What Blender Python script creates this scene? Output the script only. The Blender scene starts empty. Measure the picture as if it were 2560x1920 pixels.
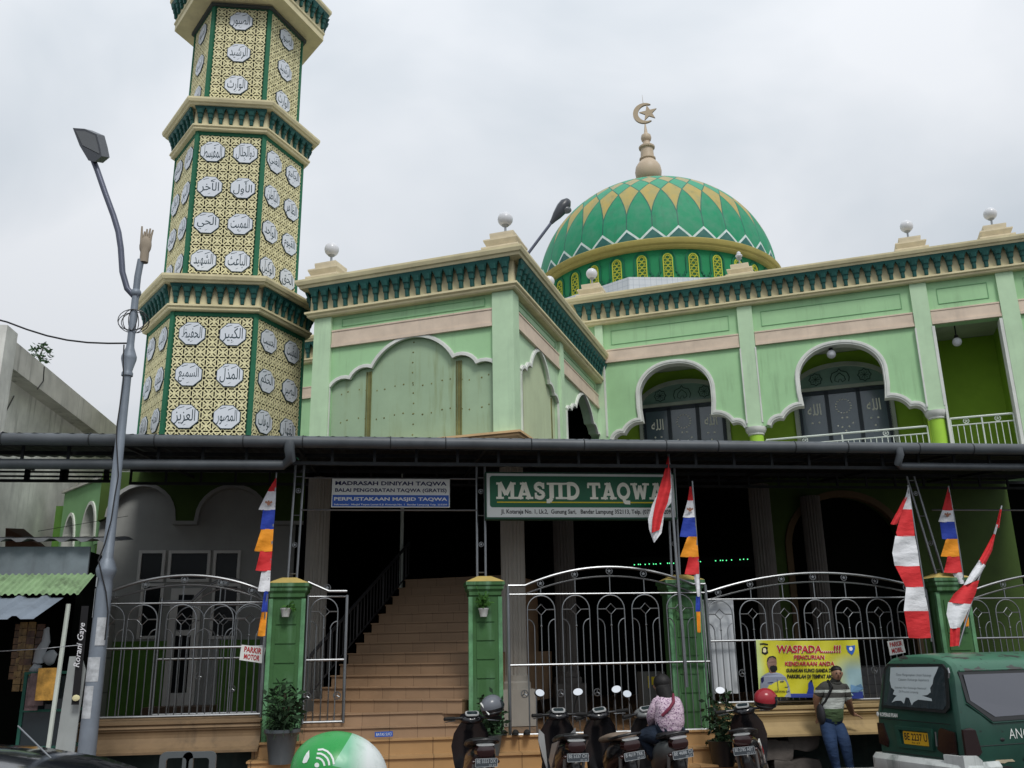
import bpy, bmesh, math, random
from math import sin, cos, pi, radians, sqrt, atan2, floor
from mathutils import Vector, Matrix
from mathutils.geometry import tessellate_polygon
random.seed(7)
SC = bpy.context.scene
COL = SC.collection

# ------------------------------------------------------------------ camera, sky, sun, exposure
FPX = 2277.4
_p, _r, _y = radians(16.45), radians(-1.03), radians(-7.55)
CAMP = Vector((0, 0, 2.0))
_f = Vector((-sin(_y)*cos(_p), cos(_y)*cos(_p), sin(_p)))
_rt = Vector((cos(_y), sin(_y), 0)); _up = _rt.cross(_f)
_R = _rt*cos(_r)+_up*sin(_r); _U = _up*cos(_r)-_rt*sin(_r)
cd = bpy.data.cameras.new('camera'); cam = bpy.data.objects.new('camera', cd); COL.objects.link(cam)
cd.sensor_width = 36; cd.lens = 36*FPX/2560; cd.clip_start = 0.05; cd.clip_end = 3000
cam.matrix_world = Matrix(((_R.x, _U.x, -_f.x, 0), (_R.y, _U.y, -_f.y, 0), (_R.z, _U.z, -_f.z, 2.0), (0, 0, 0, 1)))
SC.camera = cam

W = bpy.data.worlds.new('World'); SC.world = W; W.use_nodes = True
nt = W.node_tree; nt.nodes.clear()
SUN_EL, SUN_AZ = radians(52), radians(12)   # azimuth: sun stands behind the camera, slightly to the right
sky = nt.nodes.new('ShaderNodeTexSky'); sky.sky_type = 'NISHITA'; sky.sun_disc = False
sky.sun_elevation = SUN_EL; sky.sun_rotation = pi - SUN_AZ
bg1 = nt.nodes.new('ShaderNodeBackground'); bg1.inputs[1].default_value = 0.06
nt.links.new(sky.outputs[0], bg1.inputs[0])
tc = nt.nodes.new('ShaderNodeTexCoord'); mp = nt.nodes.new('ShaderNodeMapping'); mp.inputs['Scale'].default_value = (1, 1, 1.5)
nt.links.new(tc.outputs['Generated'], mp.inputs[0])
nz = nt.nodes.new('ShaderNodeTexNoise'); nz.inputs['Scale'].default_value = 2.0; nz.inputs['Detail'].default_value = 5; nz.inputs['Roughness'].default_value = 0.48
nz.inputs['Distortion'].default_value = 0.35
nt.links.new(mp.outputs[0], nz.inputs['Vector'])
cr = nt.nodes.new('ShaderNodeValToRGB'); nt.links.new(nz.outputs[0], cr.inputs[0])
cr.color_ramp.elements[0].position = 0.36; cr.color_ramp.elements[0].color = (0.43, 0.475, 0.52, 1)
cr.color_ramp.elements[1].position = 0.63; cr.color_ramp.elements[1].color = (0.625, 0.645, 0.675, 1)
# overcast sky is brighter towards the zenith
sx = nt.nodes.new('ShaderNodeSeparateXYZ'); nt.links.new(tc.outputs['Generated'], sx.inputs[0])
mr = nt.nodes.new('ShaderNodeMapRange'); nt.links.new(sx.outputs['Z'], mr.inputs[0])
mr.inputs[1].default_value = 0.0; mr.inputs[2].default_value = 1.0; mr.inputs[3].default_value = 0.72; mr.inputs[4].default_value = 1.5
bg2 = nt.nodes.new('ShaderNodeBackground'); nt.links.new(cr.outputs[0], bg2.inputs[0]); nt.links.new(mr.outputs[0], bg2.inputs[1])
mx = nt.nodes.new('ShaderNodeMixShader'); mx.inputs[0].default_value = 0.93
nt.links.new(bg1.outputs[0], mx.inputs[1]); nt.links.new(bg2.outputs[0], mx.inputs[2])
wo = nt.nodes.new('ShaderNodeOutputWorld'); nt.links.new(mx.outputs[0], wo.inputs[0])

sd = bpy.data.lights.new('sun', 'SUN'); sd.energy = 1.5; sd.angle = radians(16); sd.color = (1.0, 0.97, 0.92)
so = bpy.data.objects.new('sun', sd); COL.objects.link(so)
_sdir = Vector((sin(SUN_AZ)*cos(SUN_EL), -cos(SUN_AZ)*cos(SUN_EL), sin(SUN_EL)))   # towards the sun
so.rotation_euler = _sdir.to_track_quat('Z', 'Y').to_euler(); so.location = (0, -20, 30)
VS = SC.view_settings; VS.view_transform = 'Standard'; VS.look = 'None'; VS.exposure = 0.38; VS.gamma = 1; VS.use_curve_mapping = False

# ------------------------------------------------------------------ helpers
def ray(x, y): return _f + _R*((x-1280)/FPX) - _U*((y-960)/FPX)
def P(x, y, Y):                                   # point on the upright plane y = Y seen at photo pixel (x, y)
    d = ray(x, y); return CAMP + d*(Y/d.y)
MA = radians(-26.4)                                # the mosque is turned against the street
def S(r, g, b):
    f = lambda c: (c/255/12.92) if c/255 <= 0.04045 else ((c/255+0.055)/1.055)**2.4
    return (f(r), f(g), f(b))

class NB:
    """small node expression builder"""
    def __init__(s, mat): s.t = mat.node_tree
    def n(s, ty): return s.t.nodes.new(ty)
    def put(s, sock, v):
        if isinstance(v, (int, float)): sock.default_value = v
        elif isinstance(v, (tuple, list)): sock.default_value = tuple(v)+((1,) if len(v) == 3 and len(sock.default_value) == 4 else ())
        else: s.t.links.new(v, sock)
    def m(s, op, a, b=None, c=None):
        n = s.n('ShaderNodeMath'); n.operation = op; s.put(n.inputs[0], a)
        if b is not None: s.put(n.inputs[1], b)
        if c is not None: s.put(n.inputs[2], c)
        return n.outputs[0]
    def mix(s, f, a, b):
        n = s.n('ShaderNodeMix'); n.data_type = 'RGBA'; s.put(n.inputs[0], f); s.put(n.inputs[6], a); s.put(n.inputs[7], b); return n.outputs[2]
    def noise(s, vec, sc, det=3, ro=0.55):
        n = s.n('ShaderNodeTexNoise'); n.inputs['Scale'].default_value = sc; n.inputs['Detail'].default_value = det; n.inputs['Roughness'].default_value = ro
        if vec is not None: s.t.links.new(vec, n.inputs['Vector'])
        return n.outputs[0]
    def mapv(s, vec, sc):
        n = s.n('ShaderNodeMapping'); n.inputs['Scale'].default_value = sc; s.t.links.new(vec, n.inputs[0]); return n.outputs[0]
    def rng(s, v, a, b, c=0.0, d=1.0):
        n = s.n('ShaderNodeMapRange'); s.put(n.inputs[0], v)
        for i, q in enumerate((a, b, c, d)): n.inputs[i+1].default_value = q
        return n.outputs[0]
    def obj(s): return s.n('ShaderNodeTexCoord').outputs['Object']

MATS = {}
def newmat(name):
    m = bpy.data.materials.new(name); m.use_nodes = True
    return m, m.node_tree.nodes['Principled BSDF'], NB(m)
def paint(name, rgb, rough=0.75, var=0.12, streak=0.0, stain=(0.12, 0.12, 0.1), bump=0.15, scale=2.0, metal=0.0, spec=0.35, grain=0.0):
    """painted / plain surface: blotchy tone, optional vertical dirt streaks, fine bump"""
    if name in MATS: return MATS[name]
    m, b, N = newmat(name); o = N.obj()
    a = N.noise(o, scale, 5, 0.6); c = N.mix(N.rng(a, 0.3, 0.7), tuple(x*(1-var) for x in rgb), tuple(min(1, x*(1+var)) for x in rgb))
    if streak > 0:
        s1 = N.noise(N.mapv(o, (6, 6, 0.55)), 1.0, 4, 0.6); s2 = N.noise(o, 0.8, 3)
        k = N.m('MULTIPLY', N.rng(s1, 0.52, 0.78), N.rng(s2, 0.38, 0.62))
        c = N.mix(N.m('MULTIPLY', k, streak), c, stain)
    if grain > 0:
        g = N.noise(o, 90, 2); c = N.mix(N.m('MULTIPLY', N.rng(g, 0.5, 0.75), grain), c, tuple(x*0.5 for x in rgb))
    N.put(b.inputs['Base Color'], c)
    b.inputs['Roughness'].default_value = rough; b.inputs['Metallic'].default_value = metal; b.inputs['Specular IOR Level'].default_value = spec
    if bump > 0:
        bn = N.n('ShaderNodeBump'); bn.inputs['Strength'].default_value = bump; bn.inputs['Distance'].default_value = 0.01
        N.put(bn.inputs['Height'], N.noise(o, 35, 4)); N.t.links.new(bn.outputs[0], b.inputs['Normal'])
    MATS[name] = m; return m
def tiles(name, rgb, grout, sx=0.3, sz=0.18, rough=0.45, var=0.15, mortar=0.012, offset=0.5, rot=None, streak=0.25):
    if name in MATS: return MATS[name]
    m, b, N = newmat(name); o = N.obj()
    if rot:
        mpn = N.n('ShaderNodeMapping'); mpn.inputs['Rotation'].default_value = rot; N.t.links.new(o, mpn.inputs[0]); o2 = mpn.outputs[0]
    else: o2 = o
    br = N.n('ShaderNodeTexBrick'); N.t.links.new(o2, br.inputs['Vector']); br.offset = offset
    br.inputs['Scale'].default_value = 1; br.inputs['Brick Width'].default_value = sx; br.inputs['Row Height'].default_value = sz
    br.inputs['Mortar Size'].default_value = mortar
    N.put(br.inputs['Color1'], tuple(x*(1-var) for x in rgb)); N.put(br.inputs['Color2'], tuple(min(1, x*(1+var)) for x in rgb)); N.put(br.inputs['Mortar'], grout)
    a = N.noise(o, 3, 5); c = N.mix(N.m('MULTIPLY', N.rng(a, 0.45, 0.75), streak), br.outputs[0], tuple(x*0.45 for x in rgb))
    N.put(b.inputs['Base Color'], c); b.inputs['Roughness'].default_value = rough
    MATS[name] = m; return m

class MB:
    def __init__(s): s.v = []; s.f = []; s.mi = []
    def add(s, vs, fs, mi=0):
        o = len(s.v); s.v += [tuple(x) for x in vs]; s.f += [tuple(i+o for i in f) for f in fs]; s.mi += [mi]*len(fs)
    def box(s, x0, x1, y0, y1, z0, z1, mi=0, M=None):
        vs = [Vector((x, y, z)) for x in (x0, x1) for y in (y0, y1) for z in (z0, z1)]
        if M is not None: vs = [M @ v for v in vs]
        s.add(vs, [(0, 1, 3, 2), (4, 6, 7, 5), (0, 4, 5, 1), (2, 3, 7, 6), (0, 2, 6, 4), (1, 5, 7, 3)], mi)
    def prism(s, loops, F, d0, d1, mi=0, back=True):
        """flat polygon (outer loop + holes) in a frame F(a, z, d), given thickness"""
        if not isinstance(loops[0][0], (tuple, list, Vector)): loops = [loops]
        flat = [p for l in loops for p in l]; n = len(flat)
        tr = tessellate_polygon([[Vector((p[0], p[1], 0)) for p in l] for l in loops])
        s.add([F(p[0], p[1], d1) for p in flat], tr, mi)
        if back: s.add([F(p[0], p[1], d0) for p in flat], tr, mi)
        for l in loops:
            k = len(l); vs = [F(p[0], p[1], d0) for p in l]+[F(p[0], p[1], d1) for p in l]
            s.add(vs, [(i, (i+1) % k, k+(i+1) % k, k+i) for i in range(k)], mi)
    def tube(s, pts, r, seg=8, mi=0, closed=False, caps=True, r2=None):
        pts = [Vector(p) for p in pts]; n = len(pts); rings = []
        nrm = None
        for i, p in enumerate(pts):
            if closed: t = pts[(i+1) % n]-pts[(i-1) % n]
            else: t = pts[min(i+1, n-1)]-pts[max(i-1, 0)]
            if t.length < 1e-9: t = Vector((0, 0, 1))
            t.normalize()
            if nrm is None: nrm = t.orthogonal().normalized()
            else:
                nrm = nrm - t*nrm.dot(t)
                nrm = nrm.normalized() if nrm.length > 1e-6 else t.orthogonal().normalized()
            bn = t.cross(nrm)
            rr = r if r2 is None else r+(r2-r)*i/(n-1)
            if callable(r): rr = r(i/(n-1))
            rings.append([p+(nrm*cos(2*pi*k/seg)+bn*sin(2*pi*k/seg))*rr for k in range(seg)])
        vs = [v for rg in rings for v in rg]; fs = []
        m = n if closed else n-1
        for i in range(m):
            j = (i+1) % n
            for k in range(seg): fs.append((i*seg+k, i*seg+(k+1) % seg, j*seg+(k+1) % seg, j*seg+k))
        if caps and not closed: fs += [tuple(range(seg))[::-1], tuple((n-1)*seg+k for k in range(seg))]
        s.add(vs, fs, mi)
    def lathe(s, prof, c=(0, 0, 0), seg=24, mi=0, M=None):
        c = Vector(c); vs = []; fs = []
        for r, z in prof:
            for k in range(seg):
                v = Vector((r*cos(2*pi*k/seg), r*sin(2*pi*k/seg), z))+c
                vs.append(M @ v if M is not None else v)
        for i in range(len(prof)-1):
            for k in range(seg): fs.append((i*seg+k, i*seg+(k+1) % seg, (i+1)*seg+(k+1) % seg, (i+1)*seg+k))
        if prof[0][0] > 1e-4: fs.append(tuple(range(seg))[::-1])
        if prof[-1][0] > 1e-4: fs.append(tuple((len(prof)-1)*seg+k for k in range(seg)))
        s.add(vs, fs, mi)
    def ell(s, c, rx, ry, rz, seg=16, rings=10, mi=0, M=None, t0=-pi/2, t1=pi/2):
        prof = [(cos(t0+(t1-t0)*i/rings), sin(t0+(t1-t0)*i/rings)) for i in range(rings+1)]
        c = Vector(c); vs = []; fs = []
        for r, z in prof:
            for k in range(seg):
                v = Vector((rx*r*cos(2*pi*k/seg), ry*r*sin(2*pi*k/seg), rz*z))
                vs.append(c+(M @ v if M is not None else v))
        for i in range(rings):
            for k in range(seg): fs.append((i*seg+k, i*seg+(k+1) % seg, (i+1)*seg+(k+1) % seg, (i+1)*seg+k))
        s.add(vs, fs, mi)
    def sweep(s, path, prof, closed=False, mi=0):
        """profile [(outward, z)] swept along a plan path; outward is to the right of travel"""
        n = len(path); nor = []
        for i in range(n):
            ds = []
            if closed or i > 0: a = Vector(path[i])-Vector(path[i-1]); ds.append(Vector((a.y, -a.x)).normalized())
            if closed or i < n-1: a = Vector(path[(i+1) % n])-Vector(path[i]); ds.append(Vector((a.y, -a.x)).normalized())
            if len(ds) == 2:
                b = ds[0]+ds[1]; b = b/(b.length_squared)*2; nor.append(b)
            else: nor.append(ds[0])
        k = len(prof); vs = []
        for i in range(n):
            for o, z in prof: vs.append((path[i][0]+nor[i].x*o, path[i][1]+nor[i].y*o, z))
        fs = []
        for i in range(n if closed else n-1):
            j = (i+1) % n
            for q in range(k): fs.append((i*k+q, j*k+q, j*k+(q+1) % k, i*k+(q+1) % k))
        if not closed: fs += [tuple(range(k)), tuple((n-1)*k+q for q in range(k))[::-1]]
        s.add(vs, fs, mi)
    def cut(s): s.cuts = getattr(s, 'cuts', [])+[(len(s.v), len(s.f))]
    def build_parts(s, name, mat, parent=None, smooth=None):
        v0 = f0 = 0; out = []
        for v1, f1 in getattr(s, 'cuts', [])+[(len(s.v), len(s.f))]:
            if v1 > v0:
                q = MB(); q.v = s.v[v0:v1]; q.f = [tuple(i-v0 for i in f) for f in s.f[f0:f1]]; q.mi = s.mi[f0:f1]; out.append(q.build(name, mat, parent, smooth))
            v0, f0 = v1, f1
        return out
    def build(s, name, mat, parent=None, smooth=None, M=None):
        me = bpy.data.meshes.new(name); me.from_pydata(s.v, [], s.f)
        mats = mat if isinstance(mat, (list, tuple)) else [mat]
        for m in mats: me.materials.append(m)
        if len(mats) > 1: me.polygons.foreach_set('material_index', s.mi)
        bm = bmesh.new(); bm.from_mesh(me); bmesh.ops.remove_doubles(bm, verts=bm.verts, dist=1e-5)
        bmesh.ops.recalc_face_normals(bm, faces=bm.faces); bm.to_mesh(me); bm.free()
        if smooth:
            me.polygons.foreach_set('use_smooth', [True]*len(me.polygons)); me.set_sharp_from_angle(angle=radians(smooth))
        o = bpy.data.objects.new(name, me); COL.objects.link(o)
        if parent is not None: o.parent = parent
        if M is not None: o.matrix_local = M
        return o
def tag(o, label=None, cat=None, group=None, kind=None):
    if label: o['label'] = label
    if cat: o['category'] = cat
    if group: o['group'] = group
    if kind: o['kind'] = kind
    return o
def thing(name, label, cat, loc=(0, 0, 0), rz=0, group=None):
    o = bpy.data.objects.new(name, None); COL.objects.link(o); o.location = loc; o.rotation_euler = (0, 0, rz); o.empty_display_size = 0.3
    return tag(o, label, cat, group)
def copy_tree(o, parent=None):
    c = o.copy(); COL.objects.link(c)
    if parent is not None: c.parent = parent
    for ch in list(o.children): copy_tree(ch, c)
    return c
def boxo(name, mat, parent, *a, smooth=None, M=None):
    b = MB(); b.box(*a, M=M); return b.build(name, mat, parent, smooth)
def front(v0):  # wall frame in building space: a = x, outward = -y
    return lambda a, z, d: (a, v0-d, z)
def side(u0):   # a = y, outward = +x
    return lambda a, z, d: (u0+d, a, z)
def ribbon(pts, w0, w1):
    """outline of a strip along a 2-D polyline, offsets w0..w1 to the left"""
    n = len(pts); L = []; Rr = []
    for i in range(n):
        ds = []
        if i > 0: a = Vector(pts[i])-Vector(pts[i-1]); ds.append(Vector((-a.y, a.x)).normalized())
        if i < n-1: a = Vector(pts[i+1])-Vector(pts[i]); ds.append(Vector((-a.y, a.x)).normalized())
        b = ds[0] if len(ds) == 1 else (ds[0]+ds[1])
        if len(ds) == 2: b = b/max(b.length_squared, 0.6)*2
        p = Vector(pts[i]); L.append(tuple(p+b*w1)); Rr.append(tuple(p+b*w0))
    return L, Rr
def strip(mb, pts, w0, w1, F, d0, d1, mi=0):
    L, Rr = ribbon(pts, w0, w1)
    for i in range(len(pts)-1):
        q = [L[i], L[i+1], Rr[i+1], Rr[i]]
        vs = [F(p[0], p[1], d) for d in (d0, d1) for p in q]
        mb.add(vs, [(0, 1, 2, 3), (4, 5, 6, 7), (0, 1, 5, 4), (2, 3, 7, 6)]+([(0, 3, 7, 4)] if i == 0 else [])+([(1, 2, 6, 5)] if i == len(pts)-2 else []), mi)
def arcpts(p, q, bulge, n=8):
    """points from p to q on an arc bulging to the left of the chord"""
    p = Vector(p); q = Vector(q); c = q-p; L = c.length; nn = Vector((-c.y, c.x)).normalized()
    h = bulge; R = (L*L/4+h*h)/(2*h) if abs(h) > 1e-6 else 1e6; ce = (p+q)/2+nn*(h-R)
    a0 = atan2(p.y-ce.y, p.x-ce.x); a1 = atan2(q.y-ce.y, q.x-ce.x)
    while h > 0 and a1 > a0: a1 -= 2*pi
    while h < 0 and a1 < a0: a1 += 2*pi
    return [(ce.x+abs(R)*cos(a0+(a1-a0)*i/n), ce.y+abs(R)*sin(a0+(a1-a0)*i/n)) for i in range(n+1)]
TXT = {}
def textmesh(body, bold=0.0, res=2):
    k = (body, bold, res)
    if k in TXT: return TXT[k]
    c = bpy.data.curves.new('t', 'FONT'); c.body = body; c.resolution_u = res; c.offset = bold; c.align_x = 'LEFT'
    o = bpy.data.objects.new('t', c); COL.objects.link(o)
    bpy.context.view_layer.update(); dg = bpy.context.evaluated_depsgraph_get()
    me = bpy.data.meshes.new_from_object(o.evaluated_get(dg))
    vs = [v.co.copy() for v in me.vertices]; fs = [tuple(p.vertices) for p in me.polygons]
    bpy.data.objects.remove(o); bpy.data.curves.remove(c); bpy.data.meshes.remove(me)
    x0 = min(v.x for v in vs); x1 = max(v.x for v in vs); y0 = min(v.y for v in vs); y1 = max(v.y for v in vs)
    vs = [((v.x-x0)/(x1-x0), (v.y-y0)/(y1-y0)) for v in vs]
    TXT[k] = (vs, fs, (x1-x0)/(y1-y0)); return TXT[k]
def text_into(mb, body, a0, a1, z0, z1, F, d, bold=0.0, mi=0, keep=False, slant=0, res=2):
    vs, fs, asp = textmesh(body, bold, res)
    if keep:
        w, h = a1-a0, z1-z0
        if w/h > asp: w2 = h*asp; a0 += (w-w2)/2; a1 = a0+w2
        else: h2 = w/asp; z0 += (h-h2)/2; z1 = z0+h2
    mb.add([F(a0+(a1-a0)*x+slant*y*(z1-z0), z0+(z1-z0)*y, d) for x, y in vs], fs, mi)
# slab-serif capitals drawn as strokes on a 0..1 grid (for the painted serif lettering)
SLAB = {
 'M': (1.25, [((.2, 0), (.2, 1), .2), ((1.05, 0), (1.05, 1), .2), ((.2, 1), (.62, .25), .2), ((1.05, 1), (.62, .25), .2)], [(0, .42, 0), (.82, 1.25, 0), (0, .3, 1), (.95, 1.25, 1)]),
 'A': (1.1, [((.2, 0), (.55, 1), .2), ((.9, 0), (.55, 1), .22), ((.3, .3), (.8, .3), .13)], [(0, .42, 0), (.68, 1.1, 0), (.3, .68, 1)]),
 'J': (.62, [((.36, 1), (.36, .05), .25), ((.36, .08), (.2, -.14), .22), ((.24, -.12), (0, -.12), .2)], [(.1, .62, 1)]),
 'I': (.55, [((.27, 0), (.27, 1), .22)], [(0, .55, 0), (0, .55, 1)]),
 'T': (1.0, [((.5, 0), (.5, 1), .22), ((.02, .93), (.98, .93), .14), ((.07, .95), (.07, .68), .12), ((.93, .95), (.93, .68), .12)], [(.25, .75, 0)]),
 'W': (1.35, [((.2, 1), (.42, .02), .2), ((.67, .85), (.42, .02), .17), ((.67, .85), (.93, .02), .2), ((1.15, 1), (.93, .02), .17)], [(0, .42, 1), (.93, 1.35, 1)]),
}
def ellstroke(cx, cz, rx, rz, a0, a1, n=14): return [(cx+rx*cos(a0+(a1-a0)*i/n), cz+rz*sin(a0+(a1-a0)*i/n)) for i in range(n+1)]
SLABC = {
 'S': (.8, [([(.66, .8)]+ellstroke(.4, .74, .27, .19, .35*pi, 1.45*pi)+ellstroke(.4, .26, .27, .19, .5*pi, -.85*pi)), ], [(.6, .72, .62, .98), (.08, .2, .02, .38)]),
 'D': (1.0, [[(.22, .07), (.22, .93)], [(.22, .93)]+ellstroke(.42, .5, .42, .43, .5*pi, -.5*pi)+[(.22, .07)]], [(0, .25, 0, .12), (0, .25, .88, 1)]),
 'Q': (1.05, [ellstroke(.52, .5, .4, .42, 0, 2*pi, 20), [(.5, .05), (.6, -.18), (.95, -.2)]], []),
 'P': (.9, [[(.22, 0), (.22, 1)], [(.22, .93)]+ellstroke(.45, .7, .3, .23, .5*pi, -.5*pi)+[(.22, .47)]], [(0, .45, 0, .12), (0, .25, .88, 1)]),
}
def slab_text(mb, body, a0, a1, z0, z1, F, d, mi=0):
    tot = sum((SLAB.get(c) or SLABC.get(c) or (.5,))[0]+.08 for c in body); k = (a1-a0)/tot; h = z1-z0; x = a0; dd = d
    def st(p, q, w, cap=False):
        nonlocal dd
        p = Vector(p); q = Vector(q); c = (q-p); n = Vector((-c.y, c.x)).normalized()*w*.62
        dd += 0.0004
        mb.add([F(x+v.x*k, z0+v.y*h, dd) for v in (p-n, p+n, q+n, q-n)], [(0, 1, 2, 3)], mi)
    for c in body:
        dd = d
        if c in SLAB:
            w, ss, se = SLAB[c]
            for p, q, ww in ss: st(p, q, ww)
            for s0, s1, zz in se:
                if zz == 0: st(((s0+s1)/2, 0), ((s0+s1)/2, .13), s1-s0)
                else: st(((s0+s1)/2, .87), ((s0+s1)/2, 1), s1-s0)
        elif c in SLABC:
            w, pl, se = SLABC[c]
            for pts in pl:
                for i in range(len(pts)-1):
                    a = Vector(pts[i]); b = Vector(pts[i+1]); e = (b-a)*.12; st(a-e, b+e, .19)
            for b0, b1, zz0, zz1 in se: st(((b0+b1)/2, zz0), ((b0+b1)/2, zz1), b1-b0)
        else: w = .5
        x += (w+.08)*k

# Arabic letters as presentation forms (Blender does no shaping): isolated code of every joining letter
AR = {'ا': (0xFE8D, 2), 'ب': (0xFE8F, 4), 'ت': (0xFE95, 4), 'ث': (0xFE99, 4), 'ج': (0xFE9D, 4), 'ح': (0xFEA1, 4), 'خ': (0xFEA5, 4), 'د': (0xFEA9, 2), 'ذ': (0xFEAB, 2),
 'ر': (0xFEAD, 2), 'ز': (0xFEAF, 2), 'س': (0xFEB1, 4), 'ش': (0xFEB5, 4), 'ص': (0xFEB9, 4), 'ض': (0xFEBD, 4), 'ط': (0xFEC1, 4), 'ظ': (0xFEC5, 4), 'ع': (0xFEC9, 4),
 'غ': (0xFECD, 4), 'ف': (0xFED1, 4), 'ق': (0xFED5, 4), 'ك': (0xFED9, 4), 'ل': (0xFEDD, 4), 'م': (0xFEE1, 4), 'ن': (0xFEE5, 4), 'ه': (0xFEE9, 4), 'و': (0xFEED, 2), 'ي': (0xFEF1, 4), 'آ': (0xFE81, 2), 'أ': (0xFE83, 2)}
def shape_ar(w):
    out = []
    for i, c in enumerate(w):
        if c not in AR: out.append(c); continue
        code, k = AR[c]; pj = i > 0 and w[i-1] in AR and AR[w[i-1]][1] == 4; nj = k == 4 and i < len(w)-1 and w[i+1] in AR
        f = 0
        if pj and nj: f = 3
        elif nj: f = 2
        elif pj: f = 1
        out.append(chr(code+f))
    return ''.join(out[::-1])

# ------------------------------------------------------------------ materials
CREAM = paint('cream_paint', (0.66, 0.59, 0.37), streak=0.25, stain=(.3, .26, .18))
CREAM2 = paint('pale_cream_paint', (0.66, 0.58, 0.42), streak=0.35, stain=(.33, .3, .24))
MINT = paint('mint_wall_paint', (0.36, 0.60, 0.33), var=0.08, streak=0.55, stain=(.19, .31, .17), scale=.9)
MINTP = paint('pale_mint_paint', (0.49, 0.67, 0.45), var=0.07, streak=0.45, stain=(.28, .4, .28))
PINK = paint('pinkish_band_paint', (0.66, 0.54, 0.43), streak=0.3, stain=(.35, .3, .26))
TEAL = paint('dark_teal_paint', (0.012, 0.085, 0.075), rough=.55, var=.2)
WHITE = paint('white_trim_paint', (0.66, 0.68, 0.64), streak=0.35, stain=(.3, .32, .28))
LIME = paint('lime_wall_paint', (0.25, 0.42, 0.035), var=.08)
LIMEC = paint('lime_column_paint', (0.36, 0.62, 0.06), var=.08)
SAGE = paint('sage_board_paint', (0.33, 0.45, 0.30), var=.07, streak=0.75, stain=(.2, .22, .08), scale=1.2)
SAGEP = paint('pale_board_paint', (0.5, 0.58, 0.38), var=.06, streak=0.5, stain=(.3, .3, .15))
RUST = paint('rust_stained_strip', (0.17, 0.17, 0.06), var=.4)
DARKIN = paint('dark_interior', (0.004, 0.005, 0.004), rough=1, bump=0, spec=0.05)  # near-black base colour stands in for the deep shade of covered spaces
STEEL = paint('stainless_steel', (0.27, 0.28, 0.29), rough=.40, metal=1.0, var=.15, bump=.05, spec=.5)
STEELW = paint('white_painted_steel', (0.6, 0.66, 0.6), rough=.4, var=.08, bump=0)
GALV = paint('galvanised_steel', (0.19, 0.22, 0.26), rough=.5, metal=.25, var=.2, streak=.4, stain=(.08, .08, .08))
GUT = paint('grey_gutter', (0.075, 0.085, 0.095), rough=.45, var=.25, streak=.3, stain=(.02, .02, .02))
ROOFD = paint('dark_roof_sheet', (0.02, 0.023, 0.026), rough=.6, var=.4, scale=5)
BLACK = paint('black_plastic', (0.012, 0.012, 0.013), rough=.35, var=.3, bump=0, spec=.5)
RUBBER = paint('rubber', (0.015, 0.015, 0.015), rough=.85, var=.2)
POST = paint('worn_green_post_paint', (0.042, 0.12, 0.038), var=.15, streak=.7, stain=(.25, .45, .3), scale=3)
POSTL = paint('post_edge_paint', (0.10, 0.25, 0.12), var=.35, streak=.4, stain=(.4, .5, .42), scale=6)
OCHRE = paint('ochre_cap_paint', (0.5, 0.38, 0.12), var=.15, streak=.4, stain=(.15, .2, .08))
CONC = paint('weathered_concrete', (0.52, 0.51, 0.47), var=.2, streak=.9, stain=(.07, .07, .06), scale=1.3, bump=.4)
CONCW = paint('stained_plaster', (0.64, 0.64, 0.60), var=.22, streak=.9, stain=(.14, .14, .13), scale=1.6, bump=.3)
HWALL = paint('off_white_house_wall', (0.33, 0.34, 0.33), var=.08, streak=.2)
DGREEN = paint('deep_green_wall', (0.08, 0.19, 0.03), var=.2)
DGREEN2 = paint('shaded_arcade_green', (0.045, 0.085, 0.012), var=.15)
FLUTE = paint('fluted_column_grey', (0.42, 0.40, 0.36), var=.08, streak=.3)
ORANGE_T = tiles('orange_step_tile', (0.42, 0.255, 0.115), (0.13, 0.07, 0.03), 0.62, 10, var=.07, rough=.35, mortar=.006)
BROWN_T = tiles('brown_step_tile', (0.32, 0.205, 0.12), (0.15, 0.09, 0.05), 0.4, 10, var=.06, rough=.55, mortar=.004)
TERR = tiles('terrace_tile', (0.28, 0.16, 0.08), (0.08, 0.05, 0.03), 0.3, 0.3, var=.1, rough=.35)
LEDGE = paint('cream_ledge_paint', (0.36, 0.26, 0.125), var=.12, streak=.5, stain=(.12, .09, .05))
SILVER = paint('silver_plastic', (0.42, 0.43, 0.43), rough=.35, metal=.3, var=.05, bump=0)
MIRR = paint('mirror_glass', (0.95, 0.96, 0.97), rough=.03, metal=1, var=0, bump=0)
RED = paint('flag_red', (0.62, 0.03, 0.035), var=.1, bump=.1); WHT = paint('flag_white', (0.72, 0.73, 0.76), var=.05, bump=.1)
BLU = paint('flag_blue', (0.02, 0.05, 0.35), var=.1, bump=.1); ORG = paint('flag_orange', (0.80, 0.30, 0.02), var=.1, bump=.1)
def glass(name, rgb, rough=.06):
    m, b, N = newmat(name); b.inputs['Base Color'].default_value = (*rgb, 1); b.inputs['Roughness'].default_value = rough; b.inputs['Specular IOR Level'].default_value = .9
    b.inputs['Coat Weight'].default_value = .4
    return m
GLASS = glass('dark_window_glass', (0.02, 0.03, 0.035)); GLASSB = glass('blue_grey_etched_glass', (0.09, 0.125, 0.155), .2)

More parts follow.
